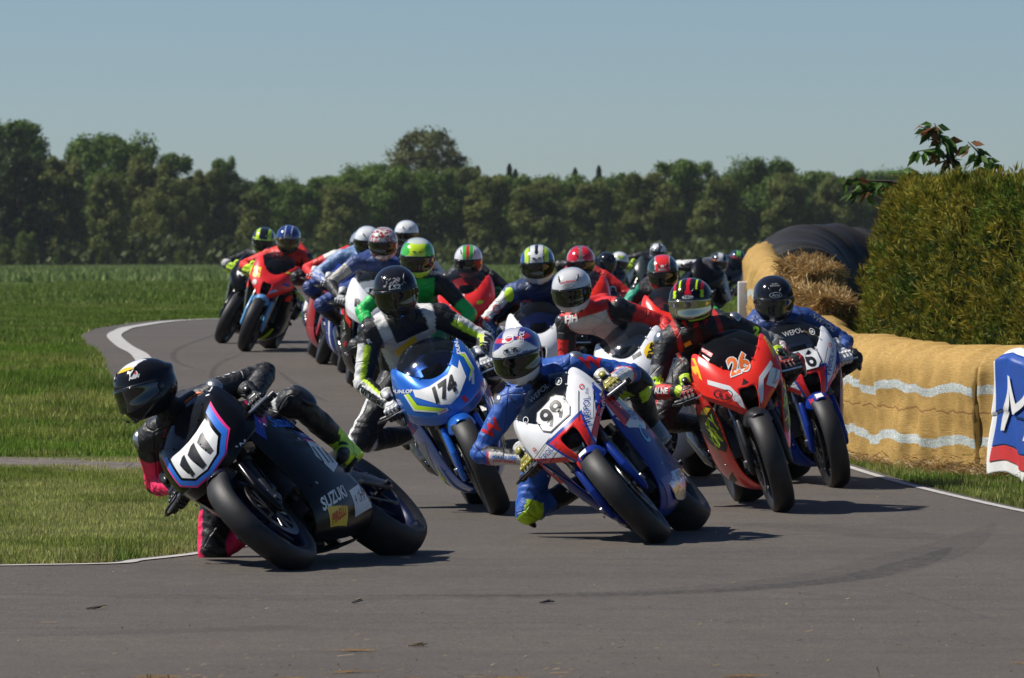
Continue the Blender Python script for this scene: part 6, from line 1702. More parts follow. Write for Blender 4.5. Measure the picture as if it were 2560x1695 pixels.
def livery_wepol(B, num, z0=.925):
    pc = []
    for mir in (False, True):
        s = -1 if mir else 1
        pc += [
               (PF([(.235, .91), (.225, .78), (.13, .705), (.20, .735), (.25, .80), (.255, .90)], 'nB', 0, mir), MB), (PF([(.0, .87), (.03, .86), (.06, .93), (.05, .94), (.0, .90)], 'nB', 0, mir), MB),
               ]
    art_part('fairing_stripes', pc, B)
    pc = []
    for s, y, rot in ((1, .155, 52), (-1, -.150, 8)):
        z = .845 if s > 0 else .80
        cr, sr = cos(radians(rot)), sin(radians(rot))
        pc += [(FR(TX('W', .046, bold=0, width=.8), y - .068 * cr, z - .068 * sr, 'nB', rot, 2), MB), (FR(TX('EPOL', .030, bold=.0, width=.85), y, z, 'nB', rot, 2), MB), (FR(TX('a.s.', .018, bold=0), y + .068 * cr, z + .068 * sr, 'nB', rot, 2), MB)]
        for k, off in ((0, .038), (1, -.036)):
            c = Vector((y, z)) + Vector((-sin(radians(rot)), cos(radians(rot)))) * off
            pc.append((FR(thick_line([(-.07, 0), (.07, 0)], .0035), c.x, c.y, 'nB', rot, 2), MK))
    pc += [(FR(TX('PENZ13.COM', .017, bold=.03, shear=.3), .195, .775, 'nB', 42, 3), MW), (FR(TX('PENZ13.COM', .017, bold=.03, shear=.3), -.16, .727, 'nB', -24, 3), MW), (FR(ring_bm(.012, .012, .004), .19, .93, 'nB', 0, 2), MR), (FR(ring_bm(.010, .010, .004), -.19, .86, 'nB', 0, 2), MR)]
    art_part('sponsor_lettering', pc, B)
    # number on a white eight-sided plate in front of the screen
    oc = [(-.095, z0 - .03), (-.065, z0 - .062), (.065, z0 - .062), (.095, z0 - .03), (.095, z0 + .03), (.065, z0 + .062), (-.065, z0 + .062), (-.095, z0 + .03)]
    ba = bvh_of(m_nose('B'), m_screen())
    def FA(art, y, z, lay, rot=0): return drape(art, (.45, y, z), (0, 1, 0), (0, 0, 1), ba, .0035 + .0012 * lay, rot=radians(rot))
    art_part('number_plate', [(FA(poly_bm(oc), 0, 0, 1), MK), (FA(poly_bm([(x * .94, z0 + (z - z0) * .92) for x, z in oc]), 0, 0, 2), MW)], B)
    art_part('race_number', [(FA(TX(num, .100, bold=.025, width=1.0), 0, z0, 3), MK)], B)
    pc = []
    for s in (1, -1):
        pc += [(PS([(.54, .80), (.10, .80), (.06, .73), (.28, .665), (.54, .72)], lay=0, s=s), MW), (PS([(.54, .80), (.40, .82), (.33, .66), (.48, .64)], lay=1, s=s), MR), (PS([(.52, .70), (.08, .68), (.02, .60), (.22, .56), (.44, .62)], lay=0, s=s), MW), (PS([(.12, .70), (-.02, .66), (.01, .56), (.14, .60)], lay=1, s=s), MR),
               (LF(TX('TRACTIVE', .030, bold=.03), .44, .735, rot=-68 if s > 0 else 68, lay=2, s=s), MK), (LF(TX('WEPOL', .060, bold=.01), .27, .655, rot=-12 * s, lay=3, s=s), MB), (LF(TX(num, .11, bold=.02), .10, .44, rot=0, lay=1, s=s), MK), (LF(ring_bm(.09, .11, .006, 8), .10, .44, lay=1, s=s), MGY),
               (LF(TX('C', .10, bold=.02), .30, .55, rot=0, lay=1, s=s), MLB), (PS([(.38, .33), (.10, .30), (.05, .19), (.30, .20)], lay=1, s=s), MB)]
    art_part('side_lettering', pc, B)
    o = art_part('fender_stripe', [(drape(poly_bm([(-.06, .12), (.06, .12), (.06, .34), (-.06, .34)]), (0, 0, 0), (0, 1, 0), (0, 0, 1), bvh_of(m_fender(1)), .002), MR), (drape(poly_bm([(-.022, .12), (.022, .12), (.022, .32), (-.022, .32)]), (0, 0, 0), (0, 1, 0), (0, 0, 1), bvh_of(m_fender(1)), .0035), MW)], B)
    for q in o: q.matrix_local = CHI @ Matrix.Translation((.71, 0, .301))
    art_part('screen_lettering', [(FR(TX('WEPOL', .026, bold=.0), -.0, 1.055, 'sc', 0, 0), MGY), (FR(ring_bm(.018, .018, .003), .115, 1.03, 'sc', 0, 0), MW), (FR(TX('SK', .014, bold=.02), .115, 1.03, 'sc', 0, 0), MW), (FR(ring_bm(.016, .016, .003), -.135, 1.0, 'sc', 0, 0), MW), (FR(poly_bm([(-.008, -.014), (.008, -.014), (.008, .014), (-.008, .014)]), .03, 1.11, 'sc', 0, 0), MY)], B)
B, Rr, J, M = duo('white, red and blue superbike number 99 leaning in front of the centre pack', 'person in blue leathers with white forearms hanging low on the number 99 motorcycle',
    (1522, 1260), 9, 43, (1197, 822), (10, 16, 10), near=True,
    bike=dict(kind='B', body=WVL, side=NVY, fend=NVY, tank=WHT, tail=NVY, steer=3, screen=(.62, .64, .68), salpha=.08),
    rider=dict(hang=-.20, elb={1: (-.8, .6, -.6), -1: (-.35, -.35, .6)}, suit=suit99, lid=lid99, gl=gl((.05, .05, .05), W_, (.30, .26, .04), KNO), cups=CUPMET, puck=PLASTIC, vents=2,
               legs={-1: dict(pole=(.6, -1.0, -.15)), 1: dict(pole=(.9, .5, .45))}, bootacc=lambda p, t, s: ((.35, .35, .36) if (p.x > .02 and p.z < -.02) else None)))
livery_wepol(B, '99')
part('belly_pan', surf([[(.30, .16, .34), (.05, .215, .30), (-.12, .205, .30)], [(.28, .15, .26), (.03, .195, .23), (-.16, .18, .24)], [(.22, .10, .19), (.0, .12, .165), (-.18, .11, .175)]], True, .004, 3), FOIL, B)
H = J['H']; logo(H, 'X-lite', el=.44, h=.022, ov=(.045, .019), bgm=None, az=.05); art_part('helmet_lettering', [(on_lid(H, TX('WEPOL', .026, bold=.02), .62, .82, 1.0, 1), MW), (on_lid(H, ring_bm(.026, .026, .006), -.05, .92, 0, 1), MW), (on_lid(H, TX('2', .025, bold=.05), .30, .90, 0, 1), MB)], H)
def arm_txt(J, s, s1, h1, s2, m1, m2, nrm=(1, -.3, .3), t=.62, flip=1):
    a, b_ = J['EL'][s], J['WR'][s]; p = a.lerp(b_, t); d = (b_ - a) * flip; side = Vector((0, s, 0)); n = Vector(nrm)
    w_ = n.cross(d.normalized()).normalized() * .011
    return [(on_body(J, TX(s1, h1, bold=.02), p + w_, d, n), m1), (on_body(J, TX(s2, h1, bold=.02), p - w_, d, n), m2)]
art_part('suit_lettering', arm_txt(J, -1, 'PURAGLOBE', .017, 'SYNTAINICS', MBL, MR, (1, -.8, .3)) + arm_txt(J, 1, 'PURAGLOBE', .017, 'SYNTAINICS', MBL, MR, (1, .3, .8)) +
    [(on_body(J, TX('W', .07, bold=.05), J['SH'][-1].lerp(J['EL'][-1], .5), (0, 1, 0), (1, -.4, .1)), MR), (on_body(J, TX('W', .07, bold=.05), J['SH'][1].lerp(J['EL'][1], .4), (0, 1, -.3), (.8, .1, .6)), MR), (on_body(J, TX('SK', .04), J['N'] + Vector((.05, .06, -.13)), (0, 1, 0), (1, 0, .1)), MGY), (on_body(J, TX('XBikes', .03), J['N'] + Vector((.05, -.08, -.17)), (0, 1, 0), (1, 0, .1)), MGY)], Rr)
# ---------------------------------------------------------- 36
B, Rr, J, M = duo('white, red and blue superbike number 36 beside the yellow barrier', 'person in navy leathers and black helmet riding number 36 beside the yellow barrier',
    (1936, 1131), -8, 14.5, (1789, 690), (-4, 16, 3), near=True,
    bike=dict(kind='B', body=WVL, side=NVY, fend=NVY, tank=WHT, tail=NVY, steer=0, screen=(.62, .64, .68), salpha=.08),
    rider=dict(lidmat=LIDK, suit=suit36, lid=lid36, gl=gl((.62, .62, .62), (.62, .62, .62), (.6, .6, .6), KNW), cups=None, puck=PLASTIC, vents=0, visor=visor_mat('smoke', (.015, .017, .02))))
livery_wepol(B, '36', .89)
H = J['H']; logo(H, 'Arai', el=.42, h=.022, ov=(.040, .019), fg=MW, bgm=MK, shear=.2); art_part('helmet_lettering', [(on_lid(H, TX('SUOMY', .009, bold=.02), 0, .95, 0, 1), MGY), (on_lid(H, TX('RACING', .012, bold=.02), 0, .85, 0, 1), MGY), (on_lid(H, TX('BRUDERHILFE', .010, bold=.02), 0, -.62, 0, 1), MGY)], H)
art_part('suit_lettering', [(on_body(J, TX('WEPOL', .035, bold=.02), J['SH'][1].lerp(J['EL'][1], .35) , (0, .6, -.8), (1, .4, .5)), MGY), (on_body(J, TX('SK', .035), J['N'] + Vector((.05, .10, -.10)), (0, 1, 0), (1, 0, .1)), MGY), (on_body(J, TX('SK', .035), J['N'] + Vector((.05, -.10, -.10)), (0, 1, 0), (1, 0, .1)), MGY), (on_body(J, TX('XBikes', .04), J['N'] + Vector((.05, 0, -.22)), (0, 1, 0), (1, 0, .1)), MGY)], Rr)
# ---------------------------------------------------------- 174
BLU = pmat('paint_metallic_blue', (.014, .14, .60), rough=.25, metal=.35, coat=1.0, var=.06, vscale=5)
B, Rr, J, M = duo('metallic blue superbike number 174 with white plate and neon chevrons', 'person in white, black and neon leathers with black helmet riding blue number 174',
    (1152, 1193), -4, 25.5, (915, 673), (-2, 14, 8), near=True,
    bike=dict(kind='G', body=BLU, side=BLU, fend=BLU, tank=BLU, tail=BLU, steer=1, screen=(.5, .53, .58), salpha=.10),
    rider=dict(hang=-.14, elb={1: (-.6, .5, -.25), -1: (-.5, -.75, -.2)}, lidmat=LIDK, suit=suit174, lid=lid174, gl=gl((.03, .03, .03), W_, (.45, .45, .45), KNW), cups=PLASTIC, puck=CUPMET, vents=1, bulk=1.05, bootacc=lambda p, t, s: ((.5, .5, .5) if (p.z < -.01 and p.x > .01) else None),
               legs={-1: dict(pole=(.5, -1.0, -.35)), 1: dict(pole=(.9, .5, .45))}))
wp = [(-.150, .905), (-.155, .865), (-.05, .775), (0, .755), (.06, .775), (.145, .845), (.155, .94), (.125, .905), (.105, .935), (.06, .90), (-.06, .885), (-.115, .89)]
pc = [(PF(wp, 'nG', 0), MW)]
for s in (1, -1):
    q = [(.165, .97), (.200, .955), (.205, .86), (.15, .82), (.155, .835), (.188, .865), (.185, .94)] if s > 0 else [(.20, .895), (.19, .80), (.06, .735), (.045, .75), (.165, .82), (.18, .895)]
    pc += [(PF(q, 'nG', 0, s < 0), MN)]
    pc += [(FR(thick_line([(y * s, z) for y, z in q[:4]], .008), 0, 0, 'nG', 0, 1), MW)]
art_part('number_plate', pc, B)
art_part('race_number', [(FR(TX('174', .085, bold=.05, shear=.35, width=1.0), .005, .838, 'nG', 8, 2), MK)], B)
art_part('sponsor_lettering', [(FR(TX('S', .042, bold=.06, shear=-.2), .085, .745, 'nG', 0, 1), MNR), (FR(TX('DUNLOP', .02, bold=.03, shear=.2), -.205, .915, 'nG', -18, 1), MW), (FR(TX('DUNLOP', .022, bold=.03, shear=.2), .187, 1.02, 'nG', 72, 1), MW), (FR(poly_bm([(-.03, -.009), (.03, -.009), (.03, .009), (-.03, .009)]), -.055, .738, 'nG', 0, 1), MW), (FR(TX('YOSHI', .011, bold=.03), -.055, .738, 'nG', 0, 2), MNR), (FR(poly_bm([(-.03, -.008), (.03, -.008), (.03, .008), (-.03, .008)]), .175, .82, 'nG', 62, 1), MW)], B)
pc = []
for s in (1, -1):
    pc += [(PS([(.44, .60), (.26, .58), (.10, .44), (.14, .36), (.30, .47)], lay=0, s=s), MGY), (PS([(.30, .43), (.14, .33), (.10, .29), (.24, .34)], lay=0, s=s), MN), (PS([(.18, .33), (.05, .29), (-.1, .31), (.05, .25)], lay=1, s=s), MN), (LF(TX('S', .07, bold=.05), .40, .70, lay=1, s=s), MNR), (PS([(.50, .74), (.30, .70), (.33, .65), (.50, .69)], lay=0, s=s), MB)]
art_part('side_stripes', pc, B)
H = J['H']; art_part('helmet_logo', [(on_lid(H, TX('LS2', .026, bold=.03, shear=.2, width=1.4), 0, .40, 0, 1), MW)], H)
art_part('suit_lettering', [(on_body(J, TX('Furygan', .060, bold=.04, shear=.3), J['N'] + Vector((.05, .03, -.205)), (0, 1, .12), (1, 0, .1)), MK), (on_body(J, TX('Furygan', .055, bold=.04, shear=.2), J['EL'][-1].lerp(J['WR'][-1], .55), J['WR'][-1] - J['EL'][-1], (1, -.8, .2)), MK), (on_body(J, TX('Furygan', .055, bold=.04, shear=.2), J['EL'][1].lerp(J['WR'][1], .55), J['WR'][1] - J['EL'][1], (.8, .5, .7)), MK),
    (on_body(J, poly_bm([(-.07, -.018), (.07, -.018), (.07, .018), (-.07, .018)]), J['N'] + Vector((.05, -.06, -.155)), (0, 1, .25), (1, 0, .1)), MY), (on_body(J, TX('R', .03, bold=.03), J['SH'][-1].lerp(J['EL'][-1], .2), (0, 1, 0), (1, -.3, .2)), MW)], Rr)
# ---------------------------------------------------------- 26
REDB = paint('signal_red', (.82, .030, .016)); 
B, Rr, J, M = duo('red superbike number 26 with white stripes and neon scrawl', 'person in black leathers with gold mirrored visor riding red number 26',
    (1808, 1188), -5, 17, (1598, 700), (8, 8, 3), near=True,
    bike=dict(kind='B', body=REDB, side=REDB, fend=BLACKM, tank=REDB, tail=REDB, steer=0, screen=(.45, .46, .5), salpha=.10),
    rider=dict(hang=-.10, lidmat=LIDK, suit=suit26, lid=lid26, visor=VISOR_GOLD, gl=gl((.03, .03, .03), NEON, (.35, .03, .02), PLASTIC), cups=CUPMET, puck=PLASTIC, vents=0))
pc = []
for s, mir in ((1, False), (-1, True)):
    pc += [(PF([(.0, .70), (.045, .69), (.055, .74), (.04, .80), (.0, .86)], 'nB', 0, mir), MK), (PF([(.045, .70), (.065, .72), (.105, .82), (.19, .875), (.185, .90), (.085, .84), (.05, .77)], 'nB', 1, mir), MW),
           (PF([(.20, 1.06), (.225, 1.05), (.235, .95), (.21, .90), (.205, .98)], 'nB', 0, mir), MY), (PF([(.0, .90), (.07, .92), (.11, .96), (.05, .94), (.0, .92)], 'nB', 0, mir), MK)]
pc += [(FR(poly_bm([(-.05, -.032), (.05, -.032), (.05, .032), (-.05, .032)]), .165, .81, 'nB', 52, 2), MW), (FR(TX('A. Wenschke', .016), .17, .805, 'nB', 52, 3), MK), (FR(TX('G', .045, bold=-.01), -.16, .815, 'nB', 0, 2), MK), (FR(ring_bm(.035, .028, .004), -.12, .80, 'nB', 0, 2), MK), (FR(TX('G', .04, bold=.0), -.075, .77, 'nB', 0, 2), MW), (FR(TX('&', .03, bold=.0), -.115, .79, 'nB', 0, 2), MK)]
art_part('fairing_stripes', pc, B)
ba = bvh_of(m_nose('B'), m_screen())
def FA(art, y, z, lay, rot=0): return drape(art, (.45, y, z), (0, 1, 0), (0, 0, 1), ba, .003 + .0012 * lay, rot=radians(rot))
art_part('race_number', [(FA(TX('26', .108, bold=.09, shear=.15), 0, .935, 0, 4), MW), (FA(TX('26', .094, bold=.03, shear=.15), 0, .935, 1, 4), MO)], B)
art_part('screen_lettering', [(FR(poly_bm([(-.035, -.011), (.035, -.011), (.035, .011), (-.035, .011)]), -.135, 1.04, 'sc', -50, 0), MR), (FR(TX('MOTO', .014, bold=.03), -.135, 1.04, 'sc', -50, 1), MW), (FR(poly_bm([(-.035, -.010), (.035, -.010), (.035, .010), (-.035, .010)]), -.155, 1.01, 'sc', -50, 0), MW)], B)
pc = []
for s in (1, -1):
    pc += [(PS([(.56, .76), (.10, .72), (.0, .58), (.40, .46), (.56, .60)], lay=0, s=s), MK), (PS([(.54, .74), (.42, .755), (.30, .70), (.44, .70)], lay=1, s=s), MY), (PS([(.50, .76), (.36, .77), (.22, .70), (.30, .69)], lay=2, s=s), MNR), (LF(TX('SKY', .085, bold=.02, shear=.3), .42, .63, rot=-20 * s, lay=1, s=s), MN), (LF(TX('XM', .085, bold=.02, shear=.3), .36, .54, rot=-25 * s, lay=1, s=s), MN), (PS([(.30, .33), (.05, .26), (.0, .22), (.25, .27)], lay=0, s=s), MK)]
art_part('side_lettering', pc, B)
H = J['H']; logo(H, 'HJC', el=.36, h=.019, ov=(.036, .014), fg=MK, bgm=MW, width=1.3)
art_part('suit_lettering', [(on_body(J, TX('26', .05, bold=.06), J['SH'][-1].lerp(J['EL'][-1], .78), (0, 1, 0), (1, -.3, .1)), MN), (on_body(J, TX('2', .06, bold=.06), J['SH'][1].lerp(J['EL'][1], .5), (0, 1, -.3), (1, .2, .4)), MN), (on_body(J, TX('ALNE', .036, bold=.04), J['EL'][-1].lerp(J['WR'][-1], .45), J['WR'][-1] - J['EL'][-1], (1, -.6, .3)), MW), (on_body(J, TX('ALNE', .036, bold=.04), J['EL'][1].lerp(J['WR'][1], .45), J['WR'][1] - J['EL'][1], (.8, .4, .7)), MW),
    (on_body(J, TX('M', .03), J['N'] + Vector((.05, 0, -.10)), (0, 1, 0), (1, 0, .1)), MGY), (on_body(J, TX('FICM', .03), J['N'] + Vector((.05, .06, -.17)), (0, 1, 0), (1, 0, .1)), MR), (on_body(J, poly_bm([(-.02, -.012), (.02, -.012), (.02, .012), (-.02, .012)]), J['N'] + Vector((.06, -.08, -.07)), (0, 1, .2), (1, 0, .1)), MY)], Rr)
# ---------------------------------------------------------- white RVS bike
B, Rr, J, M = duo('plain white superbike with yellow round sponsor badge behind number 99', 'person in red and white leathers with plain white helmet riding the plain white motorcycle',
    (1524, 1126), 13, 17, (1322, 670), (6, 14, 6), near=True,
    bike=dict(kind='B', body=WHT, side=WHT, fend=BLACKM, tank=WHT, tail=WHT, screen=(.75, .78, .82), salpha=.08),
    rider=dict(hang=-.16, suit=suitRVS, lid=lidRVS, gl=gl((.03, .03, .03), W_, (.5, .5, .5), KNW), cups=PLASTIC, puck=PLASTIC, vents=1))
art_part('sponsor_lettering', [(FR(oval_bm(.052, .052), .17, .90, 'nB', 0, 0), MY), (FR(TX('RVS', .044, bold=.05), .165, .90, 'nB', 65, 1), MK), (FR(TX('TECHNOLOGIE', .012), .20, .895, 'nB', 65, 1), MK), (FR(poly_bm([(-.03, -.013), (.03, -.013), (.03, .013), (-.03, .013)]), .07, .90, 'nB', 15, 0), MK), (FR(thick_line([(-.03, -.05), (.03, .06)], .006), .22, .83, 'nB', 0, 0), MB), (PF([(.0, .69), (.045, .69), (.05, .74), (.03, .80), (.0, .81)], 'nB', 0), MK), (PF([(.0, .69), (.045, .69), (.05, .74), (.03, .80), (.0, .81)], 'nB', 0, True), MK)], B)
H = J['H']; logo(H, 'HJC', el=.40, h=.019, ov=(.036, .014), fg=MK, bgm=MW, width=1.3, az=0); art_part('helmet_lettering', [(on_lid(H, TX('ALLRIGHT', .015, bold=.03, width=1.1), 0, .60, .05, 1), MR)], H)
art_part('suit_lettering', [(on_body(J, TX('Bees', .11, bold=.02, shear=.5, width=1.3), J['N'] + Vector((.05, .03, -.20)), (0, 1, .15), (1, 0, .1)), MK), (on_body(J, poly_bm([(-.05, -.02), (.05, -.02), (.05, .02), (-.05, .02)]), J['N'] + Vector((.05, -.02, -.31)), (0, 1, 0), (1, 0, .1)), MR), (on_body(J, TX('TEAM', .02, bold=.03), J['N'] + Vector((.05, -.02, -.31)), (0, 1, 0), (1, 0, .1), 1), MW), (on_body(J, TX('BMW', .035, bold=.05), J['EL'][-1].lerp(J['WR'][-1], .08), (0, 1, 0), (1, -.4, .1)), MK), (on_body(J, TX('HH', .05, bold=.05), J['SH'][-1] + Vector((.04, .05, .0)), (0, 1, -.3), (1, 0, .4)), MW)], Rr)
# ---------------------------------------------------------- the rest of the pack
def nose_art(B, k, items, name='race_number'):
    art_part(name, [(FR(a, y, z, k, rot, lay), m_) for a, y, z, rot, lay, m_ in items], B)
B, Rr, J, M = duo('white, red and blue superbike with dark screen surround, centre of the pack', 'person in blue leathers with white sleeves and neon edged helmet, centre of the pack', (1262, 1042), 2, 4, (1243, 611), (2, 12, 2),
    bike=dict(kind='B', body=WHT, side=NVY, fend=NVY, tank=NVY, tail=NVY, level=2, screen=(.5, .52, .56)), rider=dict(hi=True, vox=.011, suit=suitG, lid=lidG, gl=gl(K, (.5, .5, .5)), vents=2, elb={1: (-.4, .7, -.3), -1: (-.3, -.85, -.35)}))
logo(J['H'], 'HJC', el=.38, h=.019, ov=(.036, .014), fg=MK, bgm=MW, width=1.3)
nose_art(B, 'nB', [(poly_bm([(-.05, -.1), (.0, -.1), (.05, .1), (.0, .1)]), -.19, .84, 0, 0, MR), (poly_bm([(-.05, -.1), (.0, -.1), (.05, .1), (.0, .1)]), .19, .84, 0, 0, MB), (TX('WEPOL', .03), -.12, .86, 20, 1, MB), (ring_bm(.02, .02, .005), -.07, .93, 0, 1, MK)], 'sponsor_lettering')
art_part('suit_lettering', [(on_body(J, TX('WEPOL', .045, bold=.03), J['EL'][-1].lerp(J['WR'][-1], .5), J['WR'][-1] - J['EL'][-1], (1, -.6, .3)), MW), (on_body(J, ring_bm(.03, .03, .008), J['SH'][-1].lerp(J['EL'][-1], .6), (0, 1, 0), (1, -.4, .2)), MR), (on_body(J, oval_bm(.035, .055), J['SH'][-1].lerp(J['EL'][-1], .15), (0, 1, 0), (1, -.4, .3)), MN), (on_body(J, poly_bm([(-.03, -.018), (.03, -.018), (.03, .018), (-.03, .018)]), J['N'] + Vector((.05, -.10, -.12)), (0, 1, 0), (1, 0, .1)), MO)], Rr)
B, Rr, J, M = duo('dark red superbike mostly hidden behind the white helmeted rider', 'person in red and black leathers with red and white helmet right of centre', (1368, 906), 0, 6, (1343, 606), (0, 14, 2), bike=dict(body=REDB, side=REDB), rider=dict(suit=plain(R_, K, (.30, .02, .02)), lid=lidRed, hi=True))
logo(J['H'], 'HJC', el=.36, h=.019, ov=(.036, .014), fg=MK, bgm=MW, width=1.3)
B, Rr, J, M = duo('black superbike far back behind the red helmeted rider', 'person in black leathers with plain black helmet, far back right of centre', (1300, 764), -3, -34, (1403, 608), (-3, 10, -12), bike=dict(), rider=dict(lidmat=LIDK, lid=solid((.012, .014, .02)), suit=plain(K, K)))
B, Rr, J, M = duo('dark superbike far back, right of the plain black helmet', 'person with white and neon helmet far back beside the black helmet', (1336, 757), -3, -34, (1432, 606), (-3, 10, -12), bike=dict(), rider=dict(lid=lidWhiteN, suit=lambda nm, s, t, q, r: NEON if nm == 'farm' and t > .6 else K, gl=gl(NEON, NEON)))
B, Rr, J, M = duo('grey superbike farthest back behind the green sleeved rider', 'person in black leathers with black and white helmet, highest behind the red and green helmet', (1452, 734), -4, -28, (1521, 583), (-4, 12, -10), bike=dict(body=paint('grey', (.03, .04, .04))), rider=dict(lid=lidBW, suit=plain(K, K), gl=gl(NEON, NEON)))
B, Rr, J, M = duo('plain red superbike with blue tinted screen left of number 26', 'person in black leathers with green sleeves and red topped helmet left of number 26', (1566, 970), 0, 3, (1533, 630), (2, 14, 3),
    bike=dict(kind='G', body=REDB, side=REDB, screen=(.45, .55, .7), salpha=.25, level=2), rider=dict(hi=True, vox=.011, hang=-.12, suit=lambda nm, s, t, q, r: ((.02, .35, .22) if (nm == 'uarm' and t < .5 and q.y * s > 0) else ((.04, .50, .10) if (nm == 'uarm' and t > .8) else K)), lid=lidGR, cups=PLASTIC))
art_part('helmet_logo', [(on_lid(J['H'], TX('SHARK', .016, bold=.03), 0, .40, 0, 1), MW), (on_lid(J['H'], poly_bm([(-.012, -.010), (.012, -.010), (.012, .010), (-.012, .010)]), 0, .58, 0, 1), MW)], J['H'])
B, Rr, J, M = duo('black superbike of the orange clad rider in the far group left of the black tube', 'person in white and orange leathers with orange helmet, far group left of the black tube', (1572, 751), -5, -33, (1663, 607), (-2, 10, -8), bike=dict(body=BLK), rider=dict(lid=lidOr, suit=lambda nm, s, t, q, r: (W_ if nm in ('farm', 'uarm') else (OR if nm == 'torso' and r.z < .02 and abs(r.y) < .16 else ((.3, .3, .3) if nm == 'torso' else K))), gl=gl(K, W_)))
B, Rr, J, M = duo('dark superbike in the far group nearest the black tube', 'person in dark leathers with dark blue helmet, far group nearest the black tube', (1640, 737), -5, -28, (1705, 600), (-2, 10, -8), bike=dict(), rider=dict(lid=lidDk, suit=lambda nm, s, t, q, r: ((.05, .08, .16) if nm == 'torso' and abs(r.y) < .1 else K)))
# 55 and its neighbour
LBL = paint('light_blue', (.12, .34, .60))
B, Rr, J, M = duo('red superbike number 55 with light blue front fender at the left', 'person in red leathers and neon gloves with dark blue helmet riding number 55', (567, 815), 7, -20, (667, 553), (3, 14, -6),
    bike=dict(kind='B', body=paint('neon_red', (.80, .03, .03)), side=BLK, fend=LBL, tank=BLK, tail=BLK, level=2, screen=(.7, .72, .75)), rider=dict(hi=True, vox=.011, hang=.16, suit=suit55, lid=lid55, visor=VISOR_BRONZE, gl=gl(NEON, NEON, (.4, .6, .02), KNN), cups=PLASTIC, vents=2))
logo(J['H'], 'Arai', el=.42, h=.018, ov=(.036, .016), fg=MW, bgm=MK)
nose_art(B, 'nB', [(TX('55', .085, bold=.05), -.155, .87, -75, 1, MY), (oval_bm(.026, .026), -.135, .775, 0, 1, MW), (poly_bm([(-.012, -.11), (.012, -.11), (.012, .11), (-.012, .11)]), -.235, .86, 4, 1, MN), (poly_bm([(-.03, -.03), (.06, .04), (.04, .05), (-.03, .0)]), .06, .73, 0, 1, MLB), (poly_bm([(-.03, -.012), (.03, -.012), (.03, .012), (-.03, .012)]), .17, .85, 0, 1, MB), (poly_bm([(-.06, -.012), (.06, .012), (.05, .025), (-.06, .0)]), .10, .945, 0, 1, MN), (TX('KAWA', .02, bold=.03), .14, .79, 10, 1, MR)])
art_part('side_stripe', [(PS([(.44, .36), (.36, .36), (.30, .20), (.36, .19)], lay=0, s=s), MN) for s in (1, -1)] + [(PS([(.55, .74), (.42, .75), (.40, .68), (.53, .68)], lay=0, s=s), MNR) for s in (1, -1)], B)
art_part('suit_lettering', [(on_body(J, TX('REV', .05, bold=.03), J['N'] + Vector((.05, -.03, -.10)), (0, 1, 0), (1, 0, .1)), MW), (on_body(J, oval_bm(.02, .014), J['N'] + Vector((.07, 0, -.07)), (0, 1, 0), (1, 0, .1)), MY)], Rr)
B, Rr, J, M = duo('black and neon superbike, leftmost in the far turn', 'person in black leathers with neon boots and neon patterned helmet, leftmost in the far turn', (513, 796), 9, -25, (610, 556), (4, 16, -8),
    bike=dict(kind='G', body=BLK, side=BLK, level=2), rider=dict(hi=True, vox=.011, hang=.16, suit=lambda nm, s, t, q, r: ((.35, .35, .34) if nm == 'farm' and t < .5 else (NEON if (nm == 'shin' and t > .35) or (nm == 'farm' and t > .85) else K)), lid=lidP, gl=gl(NEON, NEON, (.4, .6, .02), KNN), bootcol=NEON))
nose_art(B, 'nG', [(poly_bm([(-.02, -.06), (.05, .03), (.04, .05), (-.03, -.03)]), .12, .82, 0, 1, MN), (poly_bm([(-.05, -.01), (.02, -.02), (.05, .03), (0, .02)]), -.1, .86, 0, 1, MW)], 'fairing_stripes')
# left cluster
B, Rr, J, M = duo('dark red superbike, leftmost of the close group behind number 174', 'person in red leathers, farthest left of the close group behind number 174', (746, 844), -4, -15, (838, 566), (0, 12, -6), bike=dict(body=paint('wine_red', (.35, .012, .03)), side=paint('wine_red', (.35, .012, .03)), level=2), rider=dict(suit=lambda nm, s, t, q, r: (W_ if nm == 'uarm' and t < .35 else (R_ if nm in ('uarm', 'farm', 'torso') else (W_ if nm == 'shin' else K))), lid=solid((.3, .3, .32)), gl=gl((.5, .03, .03), W_, (.5, .03, .03), KNW), bootcol=(.55, .55, .55)))
B, Rr, J, M = duo('navy superbike with white stripe, second in the close left group', 'person in light blue patterned leathers with white helmet in the close left group', (796, 864), -3, -10, (849, 558), (0, 14, -4), bike=dict(body=NVY, side=NVY, level=2), rider=dict(suit=lambda nm, s, t, q, r: ((.20, .30, .50) if nm in ('torso', 'uarm') else (((.45, .5, .6) if noise.noise(r * 60) > 0 else (.06, .10, .35)) if nm == 'farm' else ((.03, .06, .2) if nm == 'thigh' else K))), lid=lambda az, el, p: (.68, .7, .7) if el > .2 else (.05, .3, .3), gl=gl(K, W_, K, KNW)))
art_part('side_stripe', [(PS([(.44, .60), (.40, .60), (.25, .22), (.29, .22)], lay=0, s=s), MW) for s in (1, -1)], B)
B, Rr, J, M = duo('white superbike with red arch and black belly behind number 174', 'person in navy and cream leathers with red flecked white helmet behind number 174', (850, 916), -5, -6, (886, 563), (0, 12, -2), bike=dict(kind='G', body=WHT, side=BLK, level=2), rider=dict(hi=True, vox=.011, suit=lambda nm, s, t, q, r: ((.42, .40, .36) if (nm == 'uarm' and t > .3 and q.z > -.4) else ((.03, .06, .2) if nm in ('thigh',) or (nm in ('torso', 'uarm') and r.z > -.10) else K)), lid=lidPat, gl=gl(K, W_, (.4, .4, .4), KNW), elb={1: (-.2, .9, -.2), -1: (-.3, -.7, -.4)}))
logo(J['H'], 'KYT', el=.40, h=.016, ov=(.034, .015), fg=MK, bgm=MW, width=1.3)
